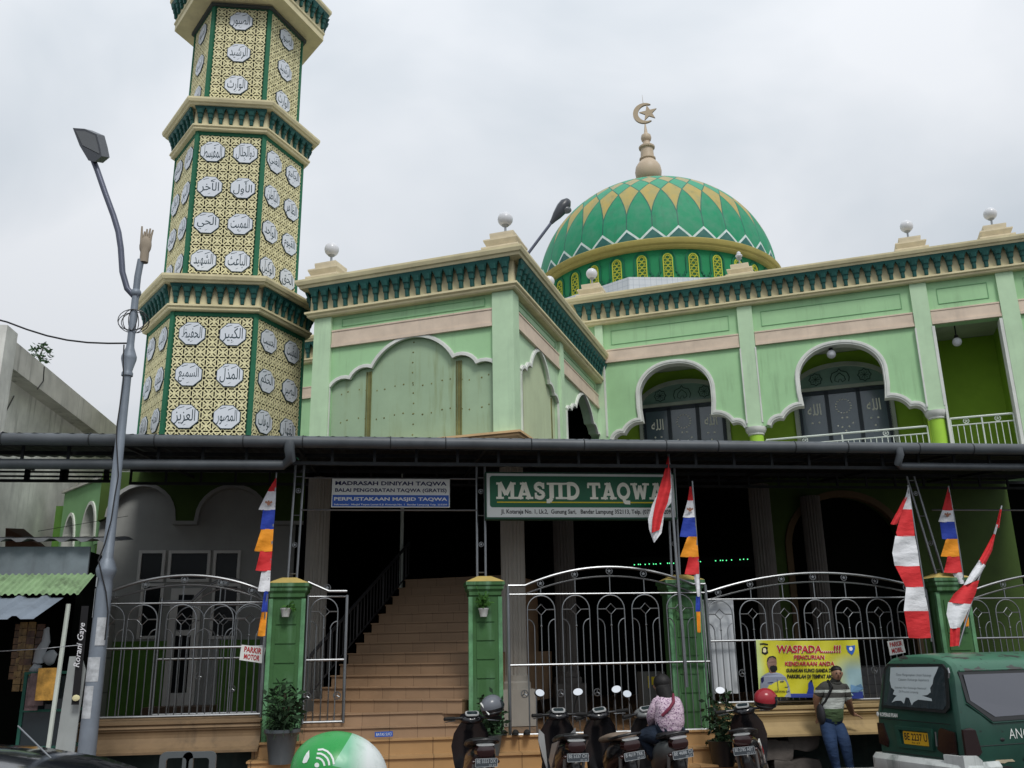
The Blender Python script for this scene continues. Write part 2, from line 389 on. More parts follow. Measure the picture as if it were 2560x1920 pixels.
# ================================================================== SETTING
ASPH = paint('asphalt', (0.055, 0.055, 0.057), var=.3, scale=4, grain=.5, bump=.5)
PAVE = tiles('red_pavement_blocks', (0.22, 0.10, 0.07), (0.06, 0.05, 0.04), 0.2, 0.1, var=.2)
m = MB(); m.add([(-400, -400, 0), (400, -400, 0), (400, 600, 0), (-400, 600, 0)], [(0, 1, 2, 3)]); tag(m.build('ground', ASPH), kind='structure')
m = MB(); m.box(-30, 6.15, 10.6, 13.05, 0.004, 0.13); m.box(6.151, 30, 12.9, 13.05, 0.004, .13); tag(m.build('pavement', PAVE), kind='structure')
m = MB(); m.box(-30, 6.15, 10.45, 10.597, 0.004, 0.15); tag(m.build('pavement_kerb', CONC), kind='structure')
# raised terrace behind the fence
m = MB(); m.box(-5.6, 14, 14.62, 27, 0.004, 0.84); tag(m.build('terrace', TERR), kind='structure')

# street-side orange steps
es = MB()
for i, (zz, yy) in enumerate(((0.83, 13.98), (0.62, 13.68), (0.41, 13.38), (0.20, 13.08))):
    es.box(-1.9+(0.3-.1*i)*0, 4.9, yy, 14.60-i*.004, zz-.212 if i < 3 else 0.004, zz)
    es.box(-1.92, 4.92, yy-.03, yy+.3, zz+.001, zz+.028)
tag(es.build('entrance_steps', ORANGE_T), kind='structure')
# stair flight up into the mosque, turned with the building
st = MB()
for k in range(16): st.box(-7.46, -5.75, 12.05+.28*k if k > 1 else 12.65+.02*k, 12.05+.28*(k+1) if k > 1 else 12.66+.02*k, .5, .87+.18*k)
st2 = MB()
for k in range(2, 15):
    v = 12.62+.27*k; z = 1.0+.17*k; ur = -5.36 if k < 7 else -5.62
    st2.box(-7.86, ur, v, 17.8, z-.18 if k else .5, z)
    st2.box(-7.87, ur+.01, v-.025, v+.1, z+.001, z+.022)
es2 = MB()
for zz, yy in ((1.0, 14.06), (1.17, 14.33)):
    es2.box(-1.27, 1.13, yy, 15.6, .84, zz); es2.box(-1.268, 1.128, yy-.025, yy+.12, zz+.001, zz+.022)
tag(es2.build('lower_stairs', BROWN_T), kind='structure')
so_ = st2.build('mosque_stairs', BROWN_T); so_.rotation_euler.z = MA; tag(so_, kind='structure')

# ================================================================== MOSQUE (local frame turned by MA)
MO = thing('mosque', 'mint green two storey mosque with cream bracketed cornice, arched balconies and a domed roof', 'mosque', (0, 0, 0), MA)
# --- pavilion over the entrance
U0, U1, V0, V1 = -11.38, -6.32, 18.5, 26.9
def multifoil(c, z0, pts, mirror=True):
    """pts: cusps from the outside in (dx, z), last = crown half width; lobes drawn as arcs"""
    L = []
    for i in range(len(pts)-1):
        b = 0.28*((pts[i+1][0]-pts[i][0])**2+(pts[i+1][1]-pts[i][1])**2)**.5*pts[i+1][2]
        L += arcpts((c-pts[i][0], pts[i][1]), (c-pts[i+1][0], pts[i+1][1]), b, 6)[(1 if i else 0):]
    return L
def mirror(L, c): return L+[(2*c-x, z) for x, z in L[::-1]][1:]
# front arch
def crown(c, hw, zs, zt, n=12, p=1.0): return [(c-hw*cos(pi/2*i/n)**p if False else c-hw*cos(pi/2*i/n), zs+(zt-zs)*sin(pi/2*i/n)) for i in range(n+1)]
fa_c = -8.78
faL = arcpts((fa_c-2.15, 8.2), (fa_c-1.62, 8.35), .1, 5)+arcpts((fa_c-1.62, 8.35), (fa_c-1.04, 8.56), .13, 6)[1:]+arcpts((fa_c-1.04, 8.56), (fa_c, 9.2), .17, 9)[1:]
fa = mirror(faL, fa_c)
m = MB(); loop = [(U0, 6.62), (fa_c-2.15, 6.62)]+fa+[(fa_c+2.15, 6.62), (U1, 6.62), (U1, 10.0), (U0, 10.0)]
m.prism(loop, front(V0), -.25, 0)
m.build('pavilion_front_wall', MINT, MO)
m = MB(); m.prism([(fa_c-2.14, 6.63)]+[(x, z-.01) for x, z in fa]+[(fa_c+2.14, 6.63)], front(V0), -.2, -.07); brd = m.build('arch_infill_board', SAGE, MO)
m = MB()
for a in (-9.93, -7.62):
    m.box(a-.035, a+.035, V0+.055, V0+.08, 6.64, 8.5)
    for e_ in (-.06, .06): m.box(a+e_-.008, a+e_+.008, V0+.04, V0+.08, 6.64, 8.5)
    m.cut()
m.build_parts('board_joint', RUST, brd)
m = MB()
for i, z in enumerate([6.85+.25*j for j in range(10)]): m.ell((fa_c+.02*sin(i*7), V0+.07, z), .022, .01, .022, 8, 4)
for a in range(-9, 10):
    for z, h in ((8.05, .04), (7.35, .04)): m.ell((fa_c+a*.24+.04*sin(a*3), V0+.07, z+h*sin(a*5)), .018+.006*(a % 2), .01, .022, 8, 4)
m.build('fixing_bolt', RUST, brd)
m = MB(); strip(m, fa, -.01, .055, front(V0), -.02, .055); strip(m, fa, .055, .08, front(V0), -.02, .03)
for s_ in (-1, 1): m.box(fa_c+s_*2.15-(.0 if s_ > 0 else .06), fa_c+s_*2.15+(.06 if s_ > 0 else 0), V0-.05, V0+.02, 6.62, 8.2)
m.build('arch_trim', WHITE, MO)
# side wall with two arches
sa1, sa2 = 20.62, 24.92
def side_arch(c, hw):
    k = hw/1.57
    L = arcpts((c-hw, 8.25), (c-1.2*k, 8.36), .07, 5)+arcpts((c-1.2*k, 8.36), (c-.78*k, 8.56), .09, 5)[1:]+arcpts((c-.78*k, 8.56), (c, 9.2), .13, 9)[1:]
    return mirror(L, c)
A1 = side_arch(sa1, 1.5); A2 = side_arch(sa2, 1.95)
m = MB(); loop = [(V0+.003, 6.62), (sa1-1.5, 6.62)]+A1+[(sa1+1.5, 6.62), (sa2-1.95, 6.62)]+A2+[(sa2+1.95, 6.62), (V1, 6.62), (V1, 9.999), (V0+.003, 9.999)]
m.prism(loop, side(U1), -.25, .001); m.build('pavilion_side_wall', MINTP, MO)
m = MB(); m.prism([(sa1-1.49, 6.63)]+[(x, z-.01) for x, z in A1]+[(sa1+1.49, 6.63)], side(U1), -.2, -.07); b2 = m.build('arch_infill_board', SAGEP, MO)
m = MB()
for v in (19.42, 21.8): m.box(U1-.069, U1-.05, v-.03, v+.03, 6.64, 8.3); m.cut()
m.build_parts('board_joint', RUST, b2)
m = MB()
for A, c, hw in ((A1, sa1, 1.5), (A2, sa2, 1.95)):
    strip(m, A, -.01, .055, side(U1), -.02, .055); strip(m, A, .055, .08, side(U1), -.02, .03)
    for s_ in (-1, 1): m.box(U1-.02, U1+.05, c+s_*hw-(0 if s_ > 0 else .05), c+s_*hw+(.05 if s_ > 0 else 0), 6.62, 8.25)
    m.cut()
m.build_parts('arch_trim', WHITE, MO)
# pavilion other walls, floor, roof
m = MB(); m.box(U0, U0+.25, V0+.26, V1, 6.62, 9.99); m.cut(); m.box(U0+.26, U1-.26, V1-.3, V1-.02, 6.62, 9.99); m.cut(); m.box(U0+.02, U1-.02, V0+.02, V1-.02, 6.35, 6.6); m.cut(); m.box(U0+.05, U1-.05, V0+.05, V1, 10.01, 10.35)
m.build_parts('pavilion_inner_wall', DARKIN, MO)
# pilasters, panels, pink bands
m = MB()
m.box(U0-.03, U0+.44, V0-.09, V0-.003, 6.66, 9.995); m.cut(); m.box(U1-.42, U1+.002, V0-.09, V0-.003, 6.66, 9.995); m.box(U1+.003, U1+.09, V0-.09, V0+.33, 6.66, 9.995); m.cut()
m.box(U1+.003, U1+.09, 22.30, 22.62, 6.66, 9.995); m.cut(); m.box(U1+.003, U1+.09, 26.85-.2, 26.85, 8.2, 9.995)
m.build_parts('pilaster', MINTP, MO)
m = MB()
PB = ((9.28, 9.60, .05), (9.20, 9.28, .075), (9.60, 9.64, .065))
for z0, z1, o in PB: m.box(U0+.45, U1-.43, V0-o, V0-.002, z0, z1)
m.cut()
for a0, a1 in ((V0+.34, 22.29), (22.63, 26.64)):
    for z0, z1, o in PB: m.box(U1+.002, U1+o, a0, a1, z0, z1)
    m.cut()
m.build_parts('pink_band', PINK, MO)
m = MB()
for (a0, a1) in ((U0+.62, fa_c-.0), (fa_c+.0, U1-.62)):
    pass
def rect_groove(mb, F, a0, a1, z0, z1, w=.014, d=.016):
    mb.prism([[(a0, z0), (a1, z0), (a1, z1), (a0, z1)], [(a0+w, z0+w), (a0+w, z1-w), (a1-w, z1-w), (a1-w, z0+w)]], F, 0.001, d)
rect_groove(m, front(V0), U0+.7, U1-.62, 9.72, 9.92); m.cut(); rect_groove(m, side(U1), V0+.5, 22.1, 9.72, 9.9); m.cut(); rect_groove(m, side(U1), 22.8, 26.4, 9.72, 9.9)
m.build_parts('raised_panel_line', paint('panel_line_green', (.19, .40, .20)), MO)
# cream sill under the corner
m = MB(); m.sweep([(-9.6, V0), (U1, V0), (U1, V0+1.7)], [(.0, 6.48), (.14, 6.48), (.2, 6.54), (.2, 6.58), (.26, 6.60), (.26, 6.65), (0, 6.665)]); m.build('sill_moulding', paint('orange_cream_sill', (.62, .42, .22), streak=.4), MO)

def cornice(parent, path, zb, k, closed=False, name='cornice', mat=CREAM):
    """lower moulding, cream frieze wall, upper moulding"""
    m = MB()
    m.sweep(path, [(0, zb), (.16*k, zb), (.19*k, zb+.03*k), (.19*k, zb+.07*k), (.24*k, zb+.10*k), (.24*k, zb+.15*k), (.13*k, zb+.17*k), (.13*k, zb+.72*k), (.34*k, zb+.74*k), (.36*k, zb+.80*k), (.40*k, zb+.82*k), (.43*k, zb+.90*k), (.43*k, zb+.95*k), (0, zb+.955*k)], closed)
    return m.build(name, mat, parent)
def frieze(parent, p, q, zb, k, nb, name='bracket_frieze', out=.14, flare=.13):
    """row of dark stalactite brackets joined by pointed arches along one straight side p->q (outward to the right)"""
    p = Vector(p); q = Vector(q); c = q-p; L = c.length; t = c/L; n = Vector((t.y, -t.x)); w = L/nb
    z0, z1 = zb+.175*k, zb+.735*k; H = z1-z0
    def F(a, z, d):
        d += flare*k*max(0, (z-z0)/H)**1.5; return (p.x+t.x*a+n.x*d, p.y+t.y*a+n.y*d, z)
    m = MB()
    prof = [(0.13, 0), (.165, .03), (0.165, .28), (.21, .34), (.25, .41), (.25, .51), (.29, .58), (.32, .66), (.34, .74), (.41, .82), (.5, .92)]
    for i in range(nb):
        c0 = (i+.5)*w
        poly = [(c0+x*w, z0+z*H) for x, z in prof]+[(c0+.5*w, z1), (c0-.5*w, z1)]+[(c0-x*w, z0+z*H) for x, z in prof[::-1]]
        m.prism(poly, F, out*k-.002, (out+.06)*k, back=False)
        # rounded console that steps outwards
        for (zz0, zz1, hw, d) in ((0.01, .33, .135, .085), (.33, .58, .21, .10), (.58, .80, .26, .12)):
            e = hw*w; ch = e*.45; dd = (out+d)*k
            vs = []
            for zz in (z0+zz0*H, z0+zz1*H-.001):
                vs += [F(c0-e, zz, (out+.05)*k), F(c0-e, zz, dd-ch*.7), F(c0-e+ch, zz, dd), F(c0+e-ch, zz, dd), F(c0+e, zz, dd-ch*.7), F(c0+e, zz, (out+.05)*k)]
            m.add(vs, [(i_, i_+1, i_+7, i_+6) for i_ in range(5)]+[(0, 1, 2, 3, 4, 5), (6, 7, 8, 9, 10, 11)])
    return m.build(name, TEAL, parent)
cornice(MO, [(U0, V1), (U0, V0), (U1, V0), (U1, V1+.3)], 10.0, 1.0)
frieze(MO, (U0-.1, V0), (U1+.1, V0), 10.0, 1.0, 19); frieze(MO, (U1, V0-.1), (U1, V1), 10.0, 1.0, 30); frieze(MO, (U0, V1), (U0, V0-.1), 10.0, 1.0, 30)
boxo('pavilion_roof', CONC, MO, U0-.1, U1+.1, V0-.1, V1, 10.36, 10.9)

# --- wing with balconies
VW = 26.75
def wing_arch(c, k=1.0):
    L = arcpts((c-2.1*k, 8.2), (c-1.72*k, 8.42), .1, 5)+arcpts((c-1.72*k, 8.42), (c-1.14*k, 8.73), .1, 6)[1:]+[(c-1.18*k, 9.1)]
    L += [(c-1.18*k*cos(pi/2*i/12)**.9, 9.5+.95*sin(pi/2*i/12)) for i in range(0, 13)]
    return mirror(L, c)
W1 = wing_arch(-3.92, .95); W2 = wing_arch(.84)
m = MB(); loop = [(-19, 6.9), (-13.2, 6.9)]+[(-13.2, 8.2)]+wing_arch(-15.2, .95)[::1][:0]+[(-6.3, 8.2)]
wl = [(-19, 8.19), (-3.92-2.1*.95, 8.2)]+W1+[(-3.92+2.1*.95, 8.2), (.84-2.1, 8.2)]+W2+[(.84+2.1, 8.2), (3.43, 8.2), (3.43, 10.66), (5.12, 10.66), (5.12, 6.85), (5.62, 6.85), (5.62, 8.2)]+wing_arch(7.8)+[(10.4, 8.2), (10.4, 11.95), (-19, 11.95)]
wl2 = []
for p_ in wl:
    if not wl2 or (Vector(p_)-Vector(wl2[-1])).length > 1e-4: wl2.append(p_)
m.prism(wl2, front(VW), -.3, 0); m.box(-19, -11, VW+.01, VW+.3, 6.3, 8.19); m.build('wing_wall', MINT, MO)
m = MB()
for A in (W1, W2, wing_arch(7.8)):
    strip(m, A, -.05, 0, front(VW), -.3, .05); strip(m, A, -.003, .06, front(VW), -.02, .07); strip(m, A, .06, .085, front(VW), -.02, .035); m.cut()
m.build_parts('arch_trim', WHITE, MO)
m = MB()
PIL = [(-6.3, -6.05), (-1.88, -1.44), (2.96, 3.40), (5.18, 5.62)]
for a0, a1 in PIL: m.box(a0, a1, VW-.09, VW-.002, 6.85 if a0 > 5 else 8.2, 11.94); m.cut()
m.build_parts('pilaster', MINTP, MO)
m = MB()
for a0, a1 in ((-1.90, -1.86), (-1.46, -1.42), (2.94, 2.98), (3.38, 3.43), (-6.08, -6.03)): m.box(a0, a1, VW-.105, VW-.004, 8.3, 10.6); m.cut()
m.box(3.40, 3.46, VW-.1, VW+.29, 6.9, 10.6); m.cut(); m.box(5.09, 5.17, VW-.1, VW+.29, 6.9, 10.6)
m.build_parts('white_edge_strip', WHITE, MO)
m = MB()
for a0, a1 in ((-19, -11.5), (-6.04, -1.89), (-1.43, 2.95), (3.41, 5.17), (5.63, 10.4)):
    for z0, z1, o in ((10.74, 11.05, .05), (10.66, 10.74, .08), (11.05, 11.09, .065)): m.box(a0, a1, VW-o, VW-.002, z0, z1)
    m.cut()
m.build_parts('pink_band', PINK, MO)
m = MB()
for a0, a1 in ((-5.8, -2.15), (-1.2, 2.7), (3.65, 4.95), (5.85, 9.9)): rect_groove(m, front(VW), a0, a1, 11.25, 11.72); m.cut()
m.build_parts('raised_panel_line', MATS['panel_line_green'], MO)
# round lime columns with white capitals
for u in (-1.66, 3.18):
    m = MB(); m.lathe([(.2, 6.9), (.2, 7.95)], (u, VW+.12, 0), 20); c_ = m.build('balcony_column', LIMEC, MO, 40)
    m = MB(); m.lathe([(.2, 7.95), (.23, 7.97), (.23, 8.01), (.27, 8.05), (.3, 8.12), (.3, 8.19)], (u, VW+.12, 0), 20); m.build('capital', WHITE, c_, 40)
cornice(MO, [(-19, VW), (10.4, VW), (10.4, VW+14)], 11.93, .98)
frieze(MO, (-19, VW), (-11.2, VW), 11.93, .98, 25); frieze(MO, (-6.9, VW), (10.4, VW), 11.93, .98, 56); frieze(MO, (10.4, VW), (10.4, VW+14), 11.93, .98, 40)
# balcony interior
m = MB(); m.box(-6.3, 10.3, 29.0, 29.25, 6.9, 10.85); m.build('balcony_back_wall', LIME, MO)
m = MB(); m.box(5.3, 5.5, VW+.31, 28.99, 6.9, 10.85); m.cut(); m.box(3.05, 3.2, 27.9, 28.99, 6.9, 10.85); m.build_parts('balcony_side_wall', LIME, MO)
boxo('balcony_ceiling', paint('grey_ceiling', (.4, .44, .38)), MO, -6.3, 10.38, VW+.31, 29, 10.86, 11.0)
boxo('balcony_floor', CONC, MO, -6.3, 10.4, VW-.35, 29.2, 6.6, 6.89)
boxo('flat_roof', CONC, MO, -19, 10.4, VW+.02, 42, 12.0, 12.8)
boxo('main_body', MINT, MO, -19, 10.38, 29.3, 42, 6.5, 11.98)
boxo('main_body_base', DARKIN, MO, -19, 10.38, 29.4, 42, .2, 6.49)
# doors behind the balconies
def etched_door(c):
    hw = 1.45; dz = 9.72
    fr = MB(); z0 = 6.9
    arc = [(c-hw*cos(pi*i/24), dz+.05+.75*sin(pi*i/24)) for i in range(25)]
    fr.prism([(c-hw, z0), (c-hw+.14, z0), (c-hw+.14, dz-.06), (c+hw-.14, dz-.06), (c+hw-.14, z0), (c+hw, z0), (c+hw, dz+.05), (c-hw, dz+.05)], front(29.0), 0, .1)
    strip(fr, arc, -.13, 0, front(29.0), 0, .1)
    d = fr.build('balcony_door', paint('grey_green_door_frame', (.40, .44, .38)), MO)
    fl = MB(); fl.prism([(x, z) for x, z in [(c-(hw-.1)*cos(pi*i/24), dz+.05+.66*sin(pi*i/24)) for i in range(25)]], front(29.0), 0, .03); f_ = fl.build('fanlight', paint('sea_green_fanlight', (.22, .34, .30), rough=.15, spec=.8, bump=0), d)
    or_ = MB()
    for ox, oz, r in ((-.72, .22, .2), (.72, .22, .2)):
        pts = []
        for i in range(17):
            a = 2*pi*i/16; rr = r*(1 if i % 2 == 0 else .8); pts.append((c+ox+rr*cos(a), 29-.04, dz+.1+oz+rr*sin(a)))
        or_.tube(pts, .014, 5)
        for j in range(4):
            a = pi*j/4; or_.tube([(c+ox+.13*cos(a), 28.96, dz+.1+oz+.13*sin(a)), (c+ox-.13*cos(a), 28.96, dz+.1+oz-.13*sin(a))], .01, 4)
    for s_ in (-1, 1):
        or_.tube([(c+s_*x, 28.96, dz+.1+z) for x, z in ((0, .5), (.05, .42), (.22, .36), (.28, .2), (.24, .06))], .014, 5)
        or_.tube([(c+s_*x, 28.96, dz+.1+z) for x, z in ((0, .36), (.13, .24), (.16, .12), (.06, .06), (.02, .16))], .012, 5)
    or_.build('fanlight_ornament', paint('dark_etching', (.03, .06, .055), bump=0), d)
    gl = MB(); gl.box(c-hw+.15, c+hw-.15, 28.93, 28.95, z0, dz-.07); g_ = gl.build('door_glass', GLASSB, d)
    dk = MB()
    for x in (-1.28, -.46, .46, 1.28): dk.box(c+x-.06, c+x+.06, 28.90, 28.925, z0, dz-.08)
    dk.box(c-1.22, c+1.22, 28.90, 28.925, dz-.2, dz-.081); dk.build('door_stile', paint('navy_stile', (.02, .03, .04), rough=.4, bump=0), d)
    e = MB()
    for i in range(16):
        a = 2*pi*i/16; e.ell((c+.22*cos(a), 28.915, 9.1+.22*sin(a)), .028, .008, .018, 8, 4)
    for x, z in ((-.07, 8.74), (.07, 8.74), (-.1, 8.45), (.1, 8.45), (0, 8.33), (-.22, 8.5), (.22, 8.55), (.75, 8.65), (.95, 8.65), (.85, 8.42), (-.95, 8.65), (-.75, 8.65)): e.ell((c+x, 28.915, z), .03, .008, .03, 6, 4)
    for k_ in (1, -1): text_into(e, shape_ar('الله'), c+.86*k_-.2, c+.86*k_+.2, 8.88, 9.25, front(28.915), 0, .01)
    e.build('etched_ornament', paint('etching_white', (.85, .85, .75), bump=0), d)
etched_door(-4.02); etched_door(.87)
# balcony railings
def railing(a0, a1, v, z0, z1):
    m = MB(); m.tube([(a0, v, z1), (a1, v, z1)], .03, 8); m.tube([(a0, v, z1-.2), (a1, v, z1-.2)], .018, 6)
    r = m.build('balcony_railing', STEELW, MO, 40); n = int((a1-a0)/.145); b = MB()
    for i in range(n+1):
        a = a0+(a1-a0)*i/n; big = i in (0, n, n//2)
        b.tube([(a, v, z0), (a, v, z1 if big else z1-.2)], .022 if big else .012, 6)
    b.build('baluster', STEELW, r, 40)
    for f in (.25, .75):
        c = a0+(a1-a0)*f; s_ = MB(); s_.tube([(c+.07*cos(2*pi*i/16), v, z1-.1+.07*sin(2*pi*i/16)) for i in range(16)], .01, 5, closed=True)
        for j in range(5): s_.tube([(c, v, z1-.1), (c+.055*sin(2*pi*j/5), v, z1-.1+.055*cos(2*pi*j/5))], .008, 4)
        s_.build('star_roundel', STEELW, r)
railing(-6.2, -1.9, VW+.1, 6.95, 7.78); railing(-1.4, 2.9, VW+.1, 6.95, 7.8); railing(3.5, 5.05, VW+.1, 6.95, 7.95)

# --- dome
DX, DY = 10.6, 34.0
cM = Matrix.Rotation(-MA, 3, 'Z') @ Vector((DX, DY, 0)); du, dv = cM.x, cM.y
ZC, DA, DB = 16.38, 4.86, 4.45
def dome_material():
    m, b, N = newmat('dome_pattern_paint'); o = N.obj(); sp = N.n('ShaderNodeSeparateXYZ'); N.t.links.new(o, sp.inputs[0])
    X, Y_, Z = sp.outputs; NN = 32
    a = N.m('MULTIPLY', N.m('ARCTAN2', Y_, X), NN/(2*pi)); a = N.m('ADD', a, 100+.18)
    s = N.m('DIVIDE', Z, DB)
    r = N.n('ShaderNodeValToRGB'); r.color_ramp.interpolation = 'LINEAR'; e = r.color_ramp.elements
    stops = [(.245, 0), (.31, .06), (.38, .16), (.46, .32), (.53, .5), (.60, .80), (.68, 1.2), (.76, 1.7), (.85, 2.4), (.93, 3.3), (1, 4.8)]
    e[0].position = stops[0][0]; e[0].color = (0, 0, 0, 1); e[1].position = 1; e[1].color = (.96, .96, .96, 1)
    for p_, v_ in stops[1:-1]:
        q = e.new(p_); q.color = (v_/5, v_/5, v_/5, 1)
    N.t.links.new(s, r.inputs[0]); f = N.m('MULTIPLY', r.outputs[0], 5)
    p = N.m('ADD', a, f); q = N.m('SUBTRACT', a, f)
    mi = N.m('SUBTRACT', N.m('FLOOR', p), N.m('FLOOR', q))
    par = N.m('FLOORED_MODULO', mi, 2); hi = N.m('GREATER_THAN', mi, 1.5)
    g0 = (.006, .25, .115); g1 = (.05, .33, .19); ye = (.43, .33, .10); ye2 = (.42, .35, .18)
    c = N.mix(par, N.mix(hi, g0, g1), N.mix(hi, ye, ye2))
    # distance to the seams in metres
    rad = N.m('POWER', N.m('ADD', N.m('MULTIPLY', X, X), N.m('MULTIPLY', Y_, Y_)), .5); cell = N.m('MULTIPLY', rad, 2*pi/NN)
    def edge(v): return N.m('MULTIPLY', N.m('ABSOLUTE', N.m('SUBTRACT', N.m('FRACT', N.m('ADD', v, .5)), .5)), cell)
    dmin = N.m('MINIMUM', edge(p), edge(q))
    c = N.mix(N.rng(dmin, .015, .032, 1, 0), c, (.02, .12, .085))
    # zigzag
    tri = N.m('MULTIPLY', N.m('ABSOLUTE', N.m('SUBTRACT', N.m('FRACT', N.m('ADD', a, .5)), .5)), 2)   # 0 at the seams, 1 between
    hz = N.m('ADD', N.m('MULTIPLY', N.m('SUBTRACT', 1, tri), .46), -.02)
    dz = N.m('SUBTRACT', Z, hz)
    c = N.mix(N.m('LESS_THAN', dz, 0), c, (.018, .115, .105))
    c = N.mix(N.m('LESS_THAN', N.m('ABSOLUTE', dz), .055), c, (.62, .72, .70))
    no = N.noise(o, 2.5, 5); c = N.mix(N.rng(no, .35, .8, 0, .45), c, (.13, .26, .2)); st_ = N.noise(N.mapv(o, (4, 4, .5)), 1.2, 4, .6); c = N.mix(N.rng(st_, .55, .8, 0, .35), c, (.03, .09, .06))
    N.put(b.inputs['Base Color'], c); b.inputs['Roughness'].default_value = .62; b.inputs['Specular IOR Level'].default_value = .3
    return m
DOME = thing('dome', None, None); del_ = DOME; bpy.data.objects.remove(DOME)
prof = [(DA*cos(t), DB*sin(t)) for t in [(-.04+(pi/2+.04)*i/48) for i in range(49)]]; prof[-1] = (0, DB)
m = MB(); m.lathe(prof, (0, 0, 0), 128); dm = m.build('dome', dome_material(), MO, 60); dm.location = (du, dv, ZC); dm.rotation_euler.z = 0
m = MB(); m.lathe([(DA-.3, -.42), (DA+.05, -.42), (DA+.11, -.36), (DA+.11, -.30), (DA+.17, -.27), (DA+.2, -.2), (DA+.2, -.1), (DA+.14, -.05), (DA+.03, -.03), (DA-.3, -.02)], (0, 0, 0), 128)
m.build('dome_ring', paint('mustard_ring', (.32, .27, .075), var=.12, streak=.3, stain=(.15, .15, .05)), dm, 40)
DGRN = paint('drum_green', (.008, .20, .075), var=.08)
m = MB(); m.lathe([(DA-.12, -2.6), (DA-.12, -.40)], (0, 0, 0), 128); drum = m.build('drum', DGRN, dm, 40)
YG = paint('yellow_grille', (.48, .50, .05)); DG2 = paint('drum_recess_green', (.012, .10, .03)); DG3 = paint('drum_moulding_green', (.005, .12, .06))
for i in range(32):
    a = 2*pi*(i+.32)/32; R_ = DA-.12; t = Vector((-sin(a), cos(a), 0)); n = Vector((cos(a), sin(a), 0))
    F = lambda x, z, d: tuple(n*(R_+d-.0)+t*x+Vector((0, 0, z)))
    w = .17; zt = -.78; arch = [(w*cos(pi*j/10), zt+w*1.1*sin(pi*j/10)) for j in range(11)]
    m = MB(); m.prism([(-w, -1.75), (w, -1.75)]+arch, F, -.02, .012); win = m.build('drum_window', DG2, dm)
    g = MB()
    for j in range(5):
        z = -1.62+j*.22
        pts = []
        for q in range(6): pts.append(F(.15*cos(2*pi*q/6+.5), z+.13*sin(2*pi*q/6+.5), .02))
        for q in range(6): g.tube([pts[q], pts[(q+2) % 6]], .011, 4, caps=False)
    strip(g, [(-w, -1.75)]+arch[::-1]+[(w, -1.75)], -.022, .01, F, .0, .03)
    g.build('window_grille', YG, win)
    tr = MB(); arch2 = [(-.27*cos(pi*j/10), zt+.27*1.1*sin(pi*j/10)) for j in range(11)]
    strip(tr, [(-.27, -1.32)]+arch2+[(.27, -1.32)], -.02, .03, F, -.02, .03)
    for s_ in (-1, 1):
        strip(tr, [(s_*.27, -1.32), (s_*.33, -1.32), (s_*.33, -1.42), (s_*.40, -1.42), (s_*.40, -1.52), (s_*.475, -1.52)], -.02, .02, F, -.02, .03)
    tr.build('arch_moulding', DG3, win)
# tiled octagonal base: a corner faces the front
WT = tiles('white_bathroom_tile', (.50, .54, .57), (.16, .2, .25), .3, .3, var=.05, rough=.3, mortar=.012, offset=0, rot=(radians(90), 0, 0))
def tile_wall_material():
    m, b, N = newmat('white_wall_tile'); o = N.obj(); sp = N.n('ShaderNodeSeparateXYZ'); N.t.links.new(o, sp.inputs[0])
    ang = N.m('ARCTAN2', sp.outputs[1], sp.outputs[0]); u = N.m('MULTIPLY', ang, 5.75)
    def ln(v, w): return N.m('LESS_THAN', N.m('ABSOLUTE', N.m('SUBTRACT', N.m('FRACT', N.m('DIVIDE', v, w)), .5)), .035)
    k = N.m('MAXIMUM', ln(u, .2), ln(sp.outputs[2], .2)); no = N.noise(o, 3, 4)
    N.put(b.inputs['Base Color'], N.mix(N.m('MULTIPLY', k, .55), N.mix(no, (.46, .50, .54), (.6, .63, .66)), (.2, .25, .32))); b.inputs['Roughness'].default_value = .35
    return m
WTM = tile_wall_material()
m = MB(); R8 = 5.8
m.lathe([(R8, -3.9), (R8, -1.80), (4.6, -1.70)], (0, 0, 0), 8, M=Matrix.Rotation(-pi/2, 4, 'Z')); m.build('tiled_base', WTM, dm)
# finial
FIN = paint('beige_finial', (.50, .40, .29), var=.06, rough=.5)
fp = [(.3, 4.25), (.36, 4.9), (.36, 5.3), (.33, 5.36), (.33, 5.5), (.45, 5.6), (.54, 5.76), (.57, 6.0), (.53, 6.24), (.42, 6.42), (.31, 6.53), (.30, 6.58), (.35, 6.61), (.35, 6.66), (.29, 6.69), (.27, 7.12), (.34, 7.15), (.35, 7.22), (.29, 7.28), (.17, 7.32), (.15, 7.5), (.20, 7.55), (.23, 7.67), (.2, 7.8), (.10, 7.88), (.08, 7.94), (.02, 8.42)]
m = MB(); m.lathe([(r, z-.62+.0) for r, z in fp], (0, 0, 0), 28); fin = m.build('finial', FIN, dm, 35)
m = MB(); zc = 8.28; R1 = .50; n = 26
face = Vector((DX, DY, 0)).normalized(); lx = Matrix.Rotation(-MA, 3, 'Z') @ Vector((face.y, -face.x, 0)); ny = Matrix.Rotation(-MA, 3, 'Z') @ face
F = lambda x, z, d: tuple(lx*x+ny*d+Vector((0, 0, z)))
outer = [(R1*cos(a), zc+R1*sin(a)) for a in [radians(55)+(radians(305)-radians(55))*i/n for i in range(n+1)]]
c2 = (.12, zc); r2 = .405
a0 = atan2(outer[-1][1]-c2[1], outer[-1][0]-c2[0]); a1 = atan2(outer[0][1]-c2[1], outer[0][0]-c2[0])
inner = [(c2[0]+r2*cos(a), c2[1]+r2*sin(a)) for a in [(-(2*pi)+0+a0+2*pi)+((a1-2*pi)-a0)*i/n for i in range(n+1)]]
GOLD = paint('dull_gold_sheet', (.36, .29, .2), rough=.45, metal=.3, var=.05)
m.prism(outer+inner[1:-1], F, -.05, .05); cr_ = m.build('crescent', GOLD, fin)
m = MB(); sp_ = []
